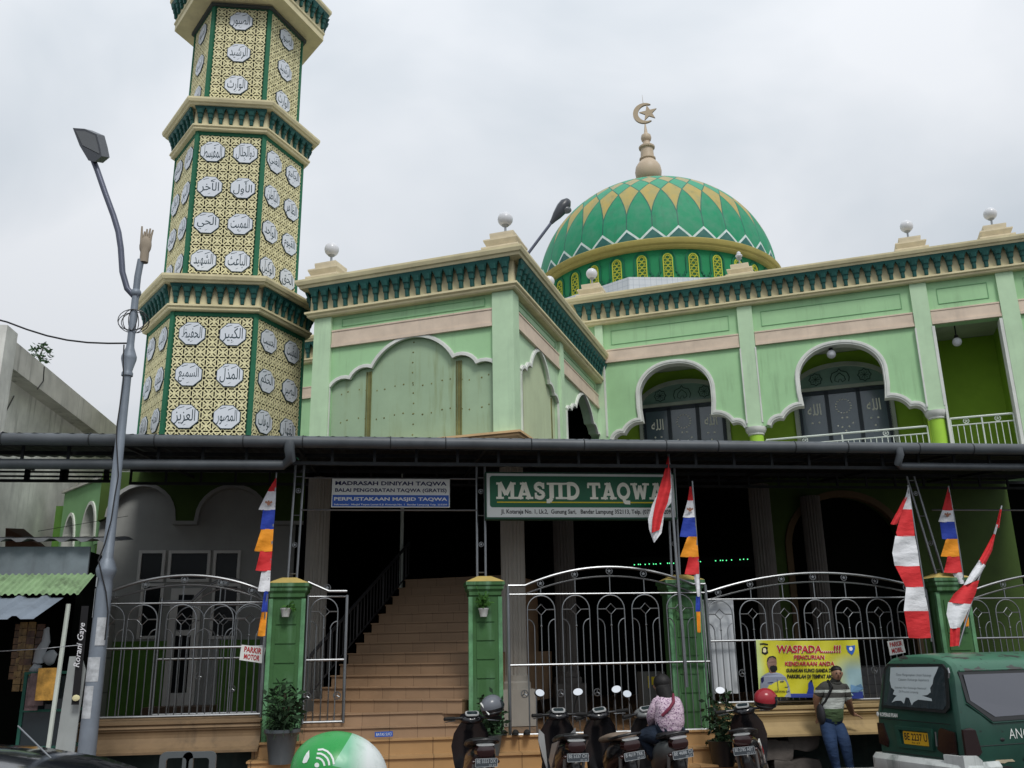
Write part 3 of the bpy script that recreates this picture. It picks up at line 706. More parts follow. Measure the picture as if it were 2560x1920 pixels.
for i in range(10):
    rr = .40 if i % 2 == 0 else .16; a = radians(98)+2*pi*i/10; sp_.append((.17+rr*cos(a), zc+rr*sin(a)))
m.prism(sp_, F, -.04, .04); m.build('star', GOLD, fin)
m = MB(); m.tube([(0, 0, 7.6), (0, 0, 7.7)], .03, 6); m.tube([F(-.03, zc+.5, 0), F(-.05, zc+.95, 0)], .014, 6, r2=.004); m.build('spike', GOLD, fin)

# --- fluted columns in the dark undercroft
for i, (x, y, zb_) in enumerate(((2.08, 16.0, 1.42), (3.42, 18.3, 1.42), (-1.38, 17.2, 1.2), (7.35, 17.6, .84), (9.1, 19.0, .84))):
    Mx = Matrix.Rotation(-MA, 4, 'Z') @ Matrix.Translation((x, y, 0))
    m = MB(); pts = []
    seg = 40
    for z in (zb_+.22, 5.2):
        for k in range(seg): rr = .21 if k % 2 else .185; pts.append(Mx @ Vector((rr*cos(2*pi*k/seg), rr*sin(2*pi*k/seg), z)))
    m.add(pts, [(k, (k+1) % seg, seg+(k+1) % seg, seg+k) for k in range(seg)])
    m.lathe([(.27, zb_), (.27, zb_+.1), (.23, zb_+.13), (.23, zb_+.22)], (0, 0, 0), 24, M=Mx)
    m.box(-.3, .3, -.3, .3, .85, zb_+.001, M=Mx)
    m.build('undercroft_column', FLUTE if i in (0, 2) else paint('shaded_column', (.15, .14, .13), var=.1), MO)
# stair railing on the left of the flight
m = MB(); m.tube([(-7.93, 12.7, 1.75), (-7.93, 16.7, 4.15)], .028, 8); m.tube([(-7.93, 12.7, 1.15), (-7.93, 16.7, 3.55)], .016, 6); hr_ = m.build('stair_handrail', paint('dark_rail', (.03, .03, .032), rough=.5, bump=0), MO, 40)
m = MB()
for i in range(34): v_ = 12.72+.12*i; m.tube([(-7.93, v_, 1.15+(v_-12.7)*.6), (-7.93, v_, 1.75+(v_-12.7)*.6)], .009 if i % 8 else .02, 5)
m.build('stair_baluster', MATS['dark_rail'], hr_)
m = MB(); m.lathe([(.035, 2.2), (.035, 5.6)], (-8.05, 16.6, 0), 10); m.build('stair_post', STEELW, MO, 40)
# undercroft walls (building parts)
IM = Matrix.Rotation(-MA, 4, 'Z')
def worldbox(name, mat, *a):
    m = MB(); m.box(*a, M=IM); return m.build(name, mat, MO)
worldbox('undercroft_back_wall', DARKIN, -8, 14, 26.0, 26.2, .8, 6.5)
# green arcade wall to the right with a large arch
m = MB(); ac = 9.95; hw = 1.32
arc = [(ac-hw-.02, .85)]+[(ac-hw, 3.0)]+[(ac-1.32*cos(pi*i/20)*(1+.07*sin(pi*i/20)), 4.0+1.25*sin(pi*i/20)) for i in range(21)]+[(ac+hw, 3.0), (ac+hw+.02, .85)]
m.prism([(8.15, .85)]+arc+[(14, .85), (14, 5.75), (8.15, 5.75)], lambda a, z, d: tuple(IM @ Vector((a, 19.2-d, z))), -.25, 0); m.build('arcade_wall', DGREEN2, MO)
m = MB(); strip(m, arc, -.02, .12, lambda a, z, d: tuple(IM @ Vector((a, 19.2-d, z))), -.1, .05); m.build('arcade_arch_trim', paint('brown_arch_trim', (.12, .08, .04)), MO)
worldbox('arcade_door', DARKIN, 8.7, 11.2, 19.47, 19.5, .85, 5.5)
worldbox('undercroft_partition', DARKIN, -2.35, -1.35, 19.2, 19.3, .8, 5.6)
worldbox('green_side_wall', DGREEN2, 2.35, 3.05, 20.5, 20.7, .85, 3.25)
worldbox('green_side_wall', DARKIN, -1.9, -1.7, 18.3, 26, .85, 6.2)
m = MB()
for k in range(14): m.box(8.6-.0, 11.3, 16.2+.28*k, 19.4, .85+.16*k*0, .86+.15*min(k, 5), M=IM) if k < 6 else None
m.build('arcade_steps', paint('grey_step', (.12, .12, .12)), MO)

# globe lamps on the parapets
GLOBE = paint('milky_globe', (.62, .63, .66), rough=.25, var=.05, bump=0)
def globe_lamp(u, v, z, label, group='white globe lamps on the mosque parapet', s=1.0, globe=True, rz=0):
    w = Matrix.Rotation(MA, 3, 'Z') @ Vector((u, v, 0)); t = thing('globe_lamp', label, 'roof lamp', (w.x, w.y, z), MA+rz, group)
    m = MB()
    for z0, z1, a, b in ((0, .24, .40, .46), (.24, .28, .46, .46), (.281, .48, .34, .42), (.48, .52, .42, .42), (.521, .7, .28, .30), (.7, .75, .30, .30)):
        vs = [(sx_*a*s, sy_*a*s, z0*s) for sx_, sy_ in ((-1, -1), (1, -1), (1, 1), (-1, 1))]+[(sx_*b*s, sy_*b*s, z1*s) for sx_, sy_ in ((-1, -1), (1, -1), (1, 1), (-1, 1))]
        m.add(vs, [(0, 1, 5, 4), (1, 2, 6, 5), (2, 3, 7, 6), (3, 0, 4, 7), (4, 5, 6, 7), (0, 1, 2, 3)])
    m.v = [(v[0], v[1], v[2]*.86) for v in m.v]; m.build('pedestal', CREAM2, t)
    m = MB(); m.lathe([(.09*s, .64*s), (.09*s, .68*s), (.028*s, .70*s), (.028*s, .90*s), (.08*s, .93*s), (.1*s, .96*s)], (0, 0, 0), 12); m.build('stem', paint('grey_stem', (.3, .32, .34), rough=.4, metal=.4), t, 40)
    m = MB()
    if globe: m.ell((0, 0, 1.11*s), .185*s, .185*s, .185*s, 24, 14)
    else: m.ell((0, 0, 1.05*s), .12*s, .12*s, .06*s, 16, 8); m.ell((0, 0, 1.14*s), .07*s, .07*s, .07*s, 12, 8)
    m.build('globe', GLOBE, t, 60)
zp = 10.95; zw = 12.87
globe_lamp(-11.3, 18.9, zp, 'white globe lamp on the pavilion roof corner nearest the minaret')
globe_lamp(-6.55, 18.9, zp, 'white globe lamp on the projecting right front corner of the pavilion roof')
globe_lamp(-7.95, 27.35, zw, 'white globe lamp half hidden behind the pavilion cornice, at the foot of the dome')
globe_lamp(-6.45, 27.25, zw, 'white globe lamp in front of the white tiled dome base')
globe_lamp(-1.7, 27.25, zw, 'small roof lamp without a globe in front of the right end of the dome', globe=False, s=.92)
globe_lamp(3.2, 27.25, zw, 'white globe lamp on a pedestal standing alone against the sky right of the dome')
globe_lamp(5.45, 27.25, zw, 'white globe lamp on the parapet farthest right, near the picture edge')
# hanging bulbs in the balcony
for (u, z, lab) in ((.66, 10.2, 'round white ceiling lamp in the crown of the second balcony arch'), (4.05, 10.25, 'round white ceiling lamp hanging in the square balcony opening on the right')):
    w = Matrix.Rotation(MA, 3, 'Z') @ Vector((u, 26.95 if u < 1 else 27.3, 0)); t = thing('ceiling_lamp', lab, 'ceiling lamp', (w.x, w.y, z), 0, 'balcony ceiling lamps')
    m = MB(); m.ell((0, 0, 0), .13, .13, .13, 18, 12); m.build('bulb', GLOBE, t, 60)
    m = MB(); m.lathe([(.05, .1), (.07, .13), (.05, .2), (.02, .22), (.02, .6 if u > 1 else .3)], (0, 0, 0), 10); m.build('fitting', BLACK, t, 40)

# ================================================================== MINARET
MC = Vector((-4.37, 23.0))
MI = thing('minaret', 'hexagonal minaret clad in cream star lattice with white calligraphy medallions', 'minaret', (MC.x, MC.y, 0))
LATT = paint('lattice_cream', (0.72, 0.67, 0.40), var=.08, streak=.15, stain=(.35, .32, .15))
HOLE = paint('lattice_backing', (0.02, 0.018, 0.01), rough=.9, bump=0)
MGREEN = paint('minaret_green_strip', (0.02, 0.14, 0.075), var=.1)
MEDW = paint('medallion_white', (0.66, 0.70, 0.76), rough=.4, var=.04, bump=0); MEDK = paint('medallion_ink', (0.01, 0.035, 0.05), rough=.5, var=0, bump=0)
def hexF(k, s):
    phi = radians(-90+60*k); n = Vector((cos(phi), sin(phi))); t = Vector((-n.y, n.x)); ap = s*sqrt(3)/2
    return lambda a, z, d: (n.x*(ap+d)+t.x*a, n.y*(ap+d)+t.y*a, z)
def hexpath(s): return [(s*cos(radians(-120-60*i)), s*sin(radians(-120-60*i))) for i in range(6)][::-1]
def cell_loops(c):
    """one lattice cell (side c, centre 0): plate outline with edge notches and corner stars, plus holes"""
    q = []
    h = c/2
    # bottom edge from left to right, then rotate for the other edges
    edge = [(-h+.14*c, -h), (-h+.15*c, -h+.04*c), (-h+.18*c, -h+.0*c+.001), (-h+.265*c, -h+.004*c), (-h+.275*c, -h+.07*c), (h-.275*c, -h+.07*c), (h-.265*c, -h+.004*c), (h-.18*c, -h+.001), (h-.15*c, -h+.04*c), (h-.14*c, -h)]
    out = []
    for r in range(4):
        a = r*pi/2
        seq = edge[:-1]+[(h-.14*c, -h+.0), (h-.10*c, -h+.10*c)]
        for x, y in seq: out.append((x*cos(a)-y*sin(a), x*sin(a)+y*cos(a)))
    holes = []
    for r in range(4):
        a = r*pi/2+pi/4; ca, sa = cos(a), sin(a)
        sl = [(.19*c, -.065*c), (.46*c, -.065*c), (.51*c, 0), (.46*c, .065*c), (.19*c, .065*c), (.14*c, 0)]
        holes.append([(x*ca-y*sa, x*sa+y*ca) for x, y in sl][::-1])
        a = r*pi/2; ca, sa = cos(a), sin(a)
        tr = [(.23*c, 0), (.35*c, -.06*c), (.35*c, .06*c)]
        holes.append([(x*ca-y*sa, x*sa+y*ca) for x, y in tr][::-1])
    clean = []
    for p_ in out:
        if not clean or (Vector(p_)-Vector(clean[-1])).length > 1e-4: clean.append(p_)
    return [clean]+holes
LEV = [(1.965, 4.0, 9.99, 7), (1.70, 10.8, 15.05, 6), (1.50, 15.85, 19.1, 5)]
meds = {0: [], 1: [], 2: []}
for (px, py) in ((1250, 705), (1228, 968), (1200, 1238)): meds[0].append(P(px/2.572, 560+py/2.572, 21.29).z)
for (px, py) in ((1370, 978), (1350, 1203), (1330, 1435), (1308, 1675)): meds[1].append(P(px/2.572, py/2.572, 21.53).z)
for (px, py) in ((1555, 140), (1538, 343), (1520, 548)): meds[2].append(P(px/2.572, py/2.572, 21.70).z)
WORDS = {(0, 0): ['الحفيظ', 'الكبير', 'السميع', 'المذل', 'العزيز', 'المصور'], (1, 0): ['الحسيب', 'المقيت', 'الحكم', 'البصير', 'الوهاب', 'القهار'], (5, 0): ['الكريم', 'الرقيب', 'العدل', 'اللطيف', 'الرزاق', 'الفتاح'],
 (0, 1): ['المقسط', 'ذوالجلال', 'الآخر', 'الأول', 'الحي', 'المميت', 'الشهيد', 'الباعث'], (1, 1): ['الغني', 'الجامع', 'الباطن', 'الظاهر', 'الواحد', 'القيوم', 'الوكيل', 'الحق'], (5, 1): ['المانع', 'الضار', 'الوالي', 'البر', 'الماجد', 'الواجد', 'القوي', 'المتين'],
 (0, 2): ['الصبور', 'الرشيد', 'الوارث'], (1, 2): ['الصبور', 'الرشيد', 'الوارث'], (5, 2): ['الصبور', 'الرشيد', 'الوارث']}
for li, (s, z0, z1, nc) in enumerate(LEV):
    core = MB(); sc_ = s-.055
    core.add([(sc_*cos(radians(60*i)), sc_*sin(radians(60*i)), z) for z in (z0, z1) for i in range(6)], [(i, (i+1) % 6, 6+(i+1) % 6, 6+i) for i in range(6)]+[tuple(range(6)), tuple(range(6, 12))]); core.build('shaft_core', HOLE, MI)
    wlat = s-.16; c = wlat/nc; loops = cell_loops(c); lat = MB(); nr = int((z1-z0-.12)/c)+1; F0 = hexF(0, s)
    tri = tessellate_polygon([[Vector((x, y, 0)) for x, y in l] for l in loops]); flat = [p_ for l in loops for p_ in l]
    for r in range(nr):
        zc_ = z1-.10-(r+.5)*c
        if zc_-c/2 < z0-.01 or (li == 0 and zc_ < 5.6): break
        for q in range(nc):
            ac_ = -wlat/2+(q+.5)*c; o = len(lat.v)
            lat.v += [F0(ac_+x, zc_+z, 0) for x, z in flat]+[F0(ac_+x, zc_+z, -.014) for x, z in flat]; lat.f += [tuple(i+o for i in t_) for t_ in tri]
            nfl = len(flat); b0 = 0
            for l in loops:
                k_ = len(l)
                for i in range(k_): lat.f.append((o+b0+i, o+b0+(i+1) % k_, o+nfl+b0+(i+1) % k_, o+nfl+b0+i))
                b0 += k_
    lat.mi = [0]*len(lat.f)
    zb_ = z1-.10-nr*c if False else None
    p0 = lat.build('lattice_panel', LATT, MI)
    panels = [p0]
    for k in range(1, 6):
        p2 = p0.copy(); COL.objects.link(p2); p2.parent = MI; p2.rotation_euler.z = radians(60*k); panels.append(p2)
    for k in range(6):   # corner strips and top border
        m = MB(); a = radians(-120+60*k); m.box(-.055, .055, -.03, .05, z0, z1, M=Matrix.Rotation(a+pi/2, 4, 'Z') @ Matrix.Translation((0, -s+.02, 0)))
        m.build('corner_strip', MGREEN, MI)
        m = MB(); F = hexF(k, s); vs = [F(a_, z, d) for d in (-.03, .012) for a_, z in ((-s/2+.05, z1-.10), (s/2-.05, z1-.10), (s/2-.05, z1), (-s/2+.05, z1))]
        m.add(vs, [(4, 5, 6, 7), (0, 1, 5, 4), (2, 3, 7, 6)]); m.build('top_border', MGREEN, MI)
    # medallions on the three faces that look to the street
    mw = .305 if li < 2 else .30
    for k in (5, 0, 1):
        F = hexF(k, s); ws = WORDS[(k, li)]; i = 0
        cols = (-s*.245, s*.235) if li < 2 else (0.0,)
        for zc_ in meds[li]:
            for a_ in cols:
                e = .42*mw
                oc = [(a_+x*mw*1.02, zc_+y*mw) for x, y in ((-1, -.39), (-.41, -.95), (.41, -.95), (1, -.39), (1, .39), (.41, .95), (-.41, .95), (-1, .39))]
                m = MB(); m.prism(oc, F, -.01, .02); md = m.build('medallion_rim', MEDK, panels[k])
                oc2 = [(a_+(x-a_)*.94, zc_+(y-zc_)*.94) for x, y in oc]; m = MB(); m.prism(oc2, F, .018, .03); m.build('medallion_face', MEDW, md)
                m = MB(); text_into(m, shape_ar(ws[i % len(ws)]), a_-.23, a_+.23, zc_-.19, zc_+.17, F, .0315, .004, res=1)
                for (x, z, sx_, sz_) in ((-.1, .21, .07, .03), (.08, .19, .06, .035), (.0, -.2, .03, .02)):
                    zz = zc_+z; m.add([F(a_+x-sx_, zz-sz_, .0312), F(a_+x+sx_, zz+sz_*.6, .0312), F(a_+x+sx_, zz+sz_, .0312), F(a_+x-sx_, zz-sz_*.4, .0312)], [(0, 1, 2, 3)])
                md2 = m.build('calligraphy', MEDK, md)
                for o_ in (md2, [x for x in md.children if x.name.startswith('medallion_face')][0], md):
                    if o_ is md: o_.matrix_parent_inverse = Matrix.Rotation(-radians(60*k), 4, 'Z')
                i += 1
# the three corniced galleries
def hexcornice(s, zb, k, top_s):
    pth = hexpath(s)
    m = MB(); e = (top_s-s)*sqrt(3)/2/.43
    m.sweep(pth, [(-.1, zb), (.12*e, zb), (.14*e, zb+.03*k), (.14*e, zb+.10*k), (.18*e, zb+.12*k), (.18*e, zb+.18*k), (.10*e, zb+.2*k), (.10*e, zb+.80*k), (.33*e, zb+.82*k), (.35*e, zb+.88*k), (.40*e, zb+.90*k), (.43*e, zb+.99*k), (.43*e, zb+1.06*k), (-.1, zb+1.07*k)], True)
    g = m.build('gallery_cornice', CREAM, MI)
    for i in range(6):
        F = hexF(i, s); L = s+.10*e*2/sqrt(3)
        a = F(-L/2, 0, .10*e); b = F(L/2, 0, .10*e)
        frieze(g, a[:2], b[:2], zb+.03*k, k*1.06, 8 if s > 1.8 else 7, out=0.0, flare=.14)
    return g
hexcornice(1.965, 10.0, .78, 2.42)
hexcornice(1.70, 15.05, .75, 2.13)
# top gallery: flat cream soffit running out, then bracketed band (cut by the picture edge)
m = MB(); m.sweep(hexpath(1.5), [(-.2, 19.1), (.06, 19.1), (.06, 19.14), (.50, 19.12), (.50, 19.3), (.53, 19.33), (.53, 19.38), (.50, 19.42), (.50, 19.95), (.64, 19.98), (.68, 20.06), (.68, 20.14), (-.2, 20.15)], True)
g = m.build('gallery_cornice', CREAM, MI)
for i in range(6):
    F = hexF(i, 1.5); L = 1.5+.50*2/sqrt(3)
    frieze(g, F(-L/2, 0, .5)[:2], F(L/2, 0, .5)[:2], 19.28, .9, 8, out=0.0)
m = MB(); m.sweep(hexpath(1.5), [(0, 19.02), (.09, 19.02), (.09, 19.098), (0, 19.098)], True); m.build('soffit_shadow_band', paint('dark_grey_band', (.06, .07, .07)), MI)
m = MB(); m.lathe([(1.2, 20.15), (1.2, 23.5), (.2, 25.5)], (0, 0, 0), 6); m.build('lantern', LATT, MI)

# ================================================================== CANOPY
CA = thing('canopy', 'long dark metal sheet canopy with a round grey gutter over the entrance fence', 'canopy', (0, 13.2, 5.0))
def L_(mb): return mb
CMi = Matrix.Translation((0, -13.2, -5.0))
def cbuild(mb, name, mat, smooth=None): mb.v = [tuple(CMi @ Vector(v)) for v in mb.v]; return mb.build(name, mat, CA, smooth)
m = MB(); m.tube([(-9, 13.2, 4.985), (14, 13.2, 5.005)], .088, 16); gut = cbuild(m, 'gutter', GUT, 40)
for i in range(22):
    x = -8.5+i*1.04+.12*sin(i*3.3); m = MB(); m.tube([(x, 13.2+.092*cos(a), 4.995+.092*sin(a)) for a in [2*pi*j/16 for j in range(16)]], .008, 5, closed=True); o_ = cbuild(m, 'gutter_clip', ROOFD); o_.parent = gut
def corr(mb, x0, x1, y0, z0, y1, z1, pitch=.1, amp=.012, th=.0):
    n = int((x1-x0)/pitch*4); vs = []
    for (y, z) in ((y0, z0), (y1, z1)):
        for i in range(n+1): x = x0+(x1-x0)*i/n; vs.append((x, y, z+amp*cos(2*pi*(x-x0)/pitch)))
    mb.add(vs, [(i, i+1, n+2+i, n+1+i) for i in range(n)])
m = MB(); corr(m, -1.7, 14, 13.15, 5.06, 26, 6.30, .2, .015); cbuild(m, 'roof_sheet', ROOFD)
m = MB(); corr(m, -4.9, -1.71, 13.15, 5.06, 18.38, 5.56, .2, .015); cbuild(m, 'roof_sheet', ROOFD)
m = MB(); corr(m, -9, -4.91, 13.15, 5.06, 17.1, 5.55, .2, .015); cbuild(m, 'roof_sheet', ROOFD)
for yy in (13.5, 14.6, 15.9, 17.2, 18.6):
    zz = 5.0+(yy-13.15)*.095-.02
    m = MB(); x1_ = 14; x0_ = -9 if yy < 17 else -4.8
    m.box(x0_, x1_, yy-.02, yy+.02, zz-.06, zz)
    if yy in (13.5, 17.2):
        m.box(x0_, x1_, yy-.02, yy+.02, zz-.30, zz-.25); x = x0_
        while x < x1_: m.box(x, x+.04, yy-.015, yy+.015, zz-.25, zz-.06); x += .62
    cbuild(m, 'purlin', ROOFD)
m = MB()
for z in (5.16, 5.24, 5.32): m.box(-9, -4.95, 17.0, 17.04, z, z+.03)
for x in (-6.55, -5.95, -5.90, -5.2): m.box(x, x+.09, 17.0, 17.045, 5.10, 5.45)
m.box(-9, -4.95, 17.0, 17.05, 5.07, 5.12); cbuild(m, 'slatted_beam', ROOFD)
for x in (-6.4, -3.9, -1.45, 1.36, 4.46, 7.0, 9.05, 11.5):
    m = MB(); m.box(x-.02, x+.02, 13.3, 18.3 if x > -4.8 else 17.0, 4.93+.0, 4.98, M=Matrix.Translation((0, 0, 0)) @ Matrix.Shear('XY', 4, (0, 0)) ); 
    for v_i in range(len(m.v)):
        v = m.v[v_i]; m.v[v_i] = (v[0], v[1], v[2]+(v[1]-13.2)*.09)
    cbuild(m, 'rafter', ROOFD)
m = MB(); A = P(724, 1120, 13.15); B = P(727, 1150, 13.15); m.tube([(A.x, 13.15, 4.98), (A.x, 13.13, 4.86), (A.x+.02, 13.2, 4.74), (A.x-.1, 13.35, 4.68), (-9, 13.4, 4.66)], .075, 12); cbuild(m, 'downpipe', GUT, 40)
m = MB(); A = P(2248, 1130, 13.15); m.tube([(A.x, 13.15, 4.98), (A.x, 13.13, 4.88), (A.x-.02, 13.2, 4.76), (A.x+.1, 13.35, 4.74), (14, 13.4, 4.75)], .06, 12); cbuild(m, 'downpipe', GUT, 40)

# ================================================================== PARISH HOUSE under the minaret
HO = thing('house', 'white fronted house with green arched band and white door behind the left fence', 'house', (-3.7, 18.4, .84))
HM = Matrix.Translation((3.7, -18.4, -.84))
def hb(mb, name, mat, parent=None, smooth=None):
    mb.v = [tuple(HM @ Vector(v)) for v in mb.v]; return mb.build(name, mat, parent or HO, smooth)
HF = lambda a, z, d: (a, 18.4-d, z)
m = MB(); m.box(-5.6, -1.75, 18.4, 18.6, .845, 5.54); m.box(-5.6, -5.4, 18.61, 22, .845, 5.54); m.box(-5.6, -1.75, 18.61, 20, 5.44, 5.54); hb(m, 'wall', HWALL)
ar = [(-5.45, 4.55)]+[(-4.82-.60*cos(pi*i/14), 4.62+.62*sin(pi*i/14)) for i in range(15)]+[(-4.2, 4.5), (-3.78, 4.5)]+[(-3.12-.64*cos(pi*i/14), 4.62+.6*sin(pi*i/14)) for i in range(15)]+[(-2.46, 4.5), (-1.75, 4.5)]
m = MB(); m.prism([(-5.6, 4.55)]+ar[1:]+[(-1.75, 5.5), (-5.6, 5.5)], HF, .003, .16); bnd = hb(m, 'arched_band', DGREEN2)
m = MB(); strip(m, ar[1:], -.02, .05, HF, .01, .185); hb(m, 'arch_edge', HWALL, None)
m = MB(); m.box(-5.12, -4.02, 18.37, 18.397, .85, 2.33); hb(m, 'wainscot', DGREEN)
m = MB(); m.box(-3.2, -1.76, 18.37, 18.397, .85, 2.33); hb(m, 'wainscot', DGREEN)
FRM = paint('white_window_frame', (.62, .62, .60), var=.04, bump=0)
def pane(px0, py0, px1, py1, name='window', yy=18.36):
    a = P(px0, py1, yy); b = P(px1, py0, yy); w = .055
    m = MB(); m.prism([[(a.x-w, a.z-w), (b.x+w, a.z-w), (b.x+w, b.z+w), (a.x-w, b.z+w)], [(a.x, a.z), (a.x, b.z), (b.x, b.z), (b.x, a.z)]], HF, .0, .055); f = hb(m, name, FRM)
    m = MB(); m.box(a.x-.01, b.x+.01, 18.385, 18.392, a.z-.01, b.z+.01); hb(m, 'pane', paint('dark_room_pane', (.008, .010, .012), rough=.25, spec=.25, bump=0), f); return f
pane(349, 1383, 407, 1448); pane(424, 1383, 520, 1448); pane(537, 1383, 595, 1448); pane(349, 1466, 403, 1590); pane(530, 1466, 594, 1590)
a = P(405, 1735, 18.3); b = P(505, 1470, 18.3)
m = MB(); m.prism([[(a.x, 1.05), (b.x, 1.05), (b.x, b.z), (a.x, b.z)], [(a.x+.14, 1.4), (a.x+.14, 2.42), (b.x-.14, 2.42), (b.x-.14, 1.4)], [(a.x+.14, 2.52), (a.x+.14, b.z-.12), (b.x-.14, b.z-.12), (b.x-.14, 2.52)]], HF, .012, .075); dr = hb(m, 'door', FRM)
m = MB(); m.box(a.x+.13, b.x-.13, 18.35, 18.36, 1.39, b.z-.11); hb(m, 'door_glass', MATS['dark_room_pane'], dr)
m = MB(); m.ell((b.x-.07, 18.31, 2.1), .02, .03, .05, 8, 6); hb(m, 'handle', STEEL, dr)
m = MB(); m.box(-4.35, -3.15, 17.75, 18.36, .845, 1.18); m.box(-4.5, -3.0, 17.3, 17.749, .845, 1.0); hb(m, 'doorstep', tiles('brown_brick_tile', (.22, .12, .07), (.08, .05, .03), .25, .16))
m = MB(); m.box(-5.55, -5.13, 17.6, 18.39, .845, 3.15); hb(m, 'tiled_pier', tiles('grey_white_wall_tile', (.42, .42, .40), (.2, .2, .2), .6, .6, var=.03, rot=(radians(90), 0, 0)))
# side arcade running back along the alley
m = MB(); p0 = Vector((-5.6, 18.45)); dv_ = Vector((-.59, .81)); nn = Vector((-.81, -.59))
SF = lambda a, z, d: (p0.x+dv_.x*a+nn.x*d, p0.y+dv_.y*a+nn.y*d, z)
def ogive(c, hw, zs, zt): return [(c-hw*cos(pi/2*i/8), zs+(zt-zs)*sin(pi/2*i/8)) for i in range(9)]+[(c+hw*sin(pi/2*i/8), zs+(zt-zs)*cos(pi/2*i/8)) for i in range(1, 9)]
o1 = [(.28, 4.15)]+ogive(.60, .34, 4.3, 4.98)+[(.94, 3.9)]; o2 = [(1.38, 3.9)]+ogive(1.70, .32, 4.1, 4.88)+[(2.02, 3.85)]
m.prism([(0, 4.15)]+o1[0:]+[(1.38, 3.9)]+o2[1:]+[(2.3, 3.85), (2.3, 5.42), (0, 5.42)], SF, -.28, 0); sdw = hb(m, 'side_arcade', paint('bright_side_green', (.22, .42, .2), var=.08, streak=.3, stain=(.12, .2, .1)))
m = MB()
for o_ in (o1[1:-1], o2[1:-1]): strip(m, o_, -.005, .06, SF, -.285, .03)
hb(m, 'arch_rim', WHITE)
m = MB(); m.prism([(-.02, 5.42), (2.32, 5.42), (2.32, 5.47), (-.02, 5.47)], SF, -.3, .06); hb(m, 'coping', CONC)
m = MB(); m.box(-7.2, -5.7, 20.6, 20.8, .5, 5.2); m.box(-6.35, -5.75, 18.9, 19.0, .5, 4.0); hb(m, 'alley_wall', DGREEN)
m = MB(); m.box(-6.9, -6.5, 20.4, 20.58, .5, 4.0); hb(m, 'alley_column', CONCW)

# neighbouring grey building on the far left
NE = thing('neighbour_building', 'weathered grey concrete building with a thick sloping looking parapet at the far left edge', 'building', (-7.3, 17.2, 0))
NM = Matrix.Translation((7.3, -17.2, 0))
def nb(mb, name, mat, sm=None): mb.v = [tuple(NM @ Vector(v)) for v in mb.v]; return mb.build(name, mat, NE, sm)
m = MB(); m.box(-16, -7.75, 17.5, 30, 0, 7.6); m.box(-7.76, -7.42, 17.5, 30, 0, 6.2); nb(m, 'wall', CONCW)
m = MB(); m.sweep([(-16, 17.2), (-7.3, 17.2), (-7.3, 30)], [(-.35, 7.40), (0, 7.40), (0, 7.93), (-.35, 7.95)]); nb(m, 'parapet', CONC)
m = MB(); m.box(-7.65, -7.2, 17.0, 17.5, 0, 8.02); nb(m, 'corner_pier', CONCW)
m = MB()
for pts in (((-7.29, 19.2, 7.9), (-7.29, 19.25, 7.6), (-7.29, 19.0, 7.35)), ((-7.72, 19.0, 7.2), (-7.72, 18.6, 6.6), (-7.72, 18.4, 6.0), (-7.72, 18.3, 5.3))): m.tube(pts, .012, 4)
nb(m, 'hairline_crack', BLACK)
m = MB()
for j in range(3):
    for i in range(4): m.prism([[(-8.2+i*.2, 4.9+j*.2), (-8.03+i*.2, 4.9+j*.2), (-8.03+i*.2, 5.07+j*.2), (-8.2+i*.2, 5.07+j*.2)], [(-8.17+i*.2, 4.93+j*.2), (-8.17+i*.2, 5.04+j*.2), (-8.06+i*.2, 5.04+j*.2), (-8.06+i*.2, 4.93+j*.2)]], lambda a, z, d: (a, 17.49-d, z), 0, .05)
nb(m, 'vent_block', CONC)
# brown lean-to roof between
LN = thing('lean_to_roof', 'rusty brown sheet roof rising behind the shop at the left edge', 'roof', (-6.6, 16.0, 3.6))
a, b, c_, d_ = P(14, 1320, 16), P(60, 1322, 16.4), P(125, 1375, 16.2), P(12, 1392, 15.6)
m = MB(); vs = [Vector(v)-Vector((-6.6, 16, 3.6)) for v in (a, b, c_, d_)]; m.add(vs+[v+Vector((0, .06, -.04)) for v in vs], [(0, 1, 2, 3), (4, 5, 6, 7), (0, 1, 5, 4), (1, 2, 6, 5), (2, 3, 7, 6), (3, 0, 4, 7)]); m.build('sheet', paint('rusty_brown_sheet', (.12, .06, .035), var=.2), LN)
# plant growing on the parapet
def leaf_cluster(mb, c, r, n, size, squash=1.0, rnd=random):
    for _ in range(n):
        d = Vector((rnd.gauss(0, 1), rnd.gauss(0, 1), rnd.gauss(0, 1))); d.normalize(); d *= r*rnd.random()**.4; d.z *= squash; p_ = Vector(c)+d
        a = Vector((rnd.gauss(0, 1), rnd.gauss(0, 1), rnd.gauss(0, .6))).normalized(); b = a.orthogonal().normalized(); b = (b*cos(rnd.random()*6)+a.cross(b)*sin(rnd.random()*6)).normalized(); s = size*(.6+.8*rnd.random())
        mb.add([p_, p_+a*s*.5+b*s*.22, p_+a*s, p_+a*s*.5-b*s*.22], [(0, 1, 2, 3)])
LEAF = paint('leaf_green', (.03, .075, .025), var=.5, scale=8, rough=.6, bump=0); STEM = paint('plant_stem', (.06, .05, .03), bump=0)
pb = P(92, 880, 19.0); pt = P(95, 850, 19.0)
PW = thing('wild_shrub', 'small leafy shrub growing out of the grey parapet top', 'shrub', (-7.42, 19.3, 7.94))
m = MB(); m.tube([(0, 0, -.05), (-.02, 0, .2), (.02, 0, .42)], .012, 5); m.tube([(0, 0, .1), (-.12, 0, .3)], .007, 4); m.build('stem', STEM, PW)
m = MB()
for c in ((0, 0, .42), (-.14, 0, .36), (.12, 0, .3), (-.05, 0, .22), (.1, 0, .15)): leaf_cluster(m, c, .1, 34, .09)
m.build('foliage', LEAF, PW)

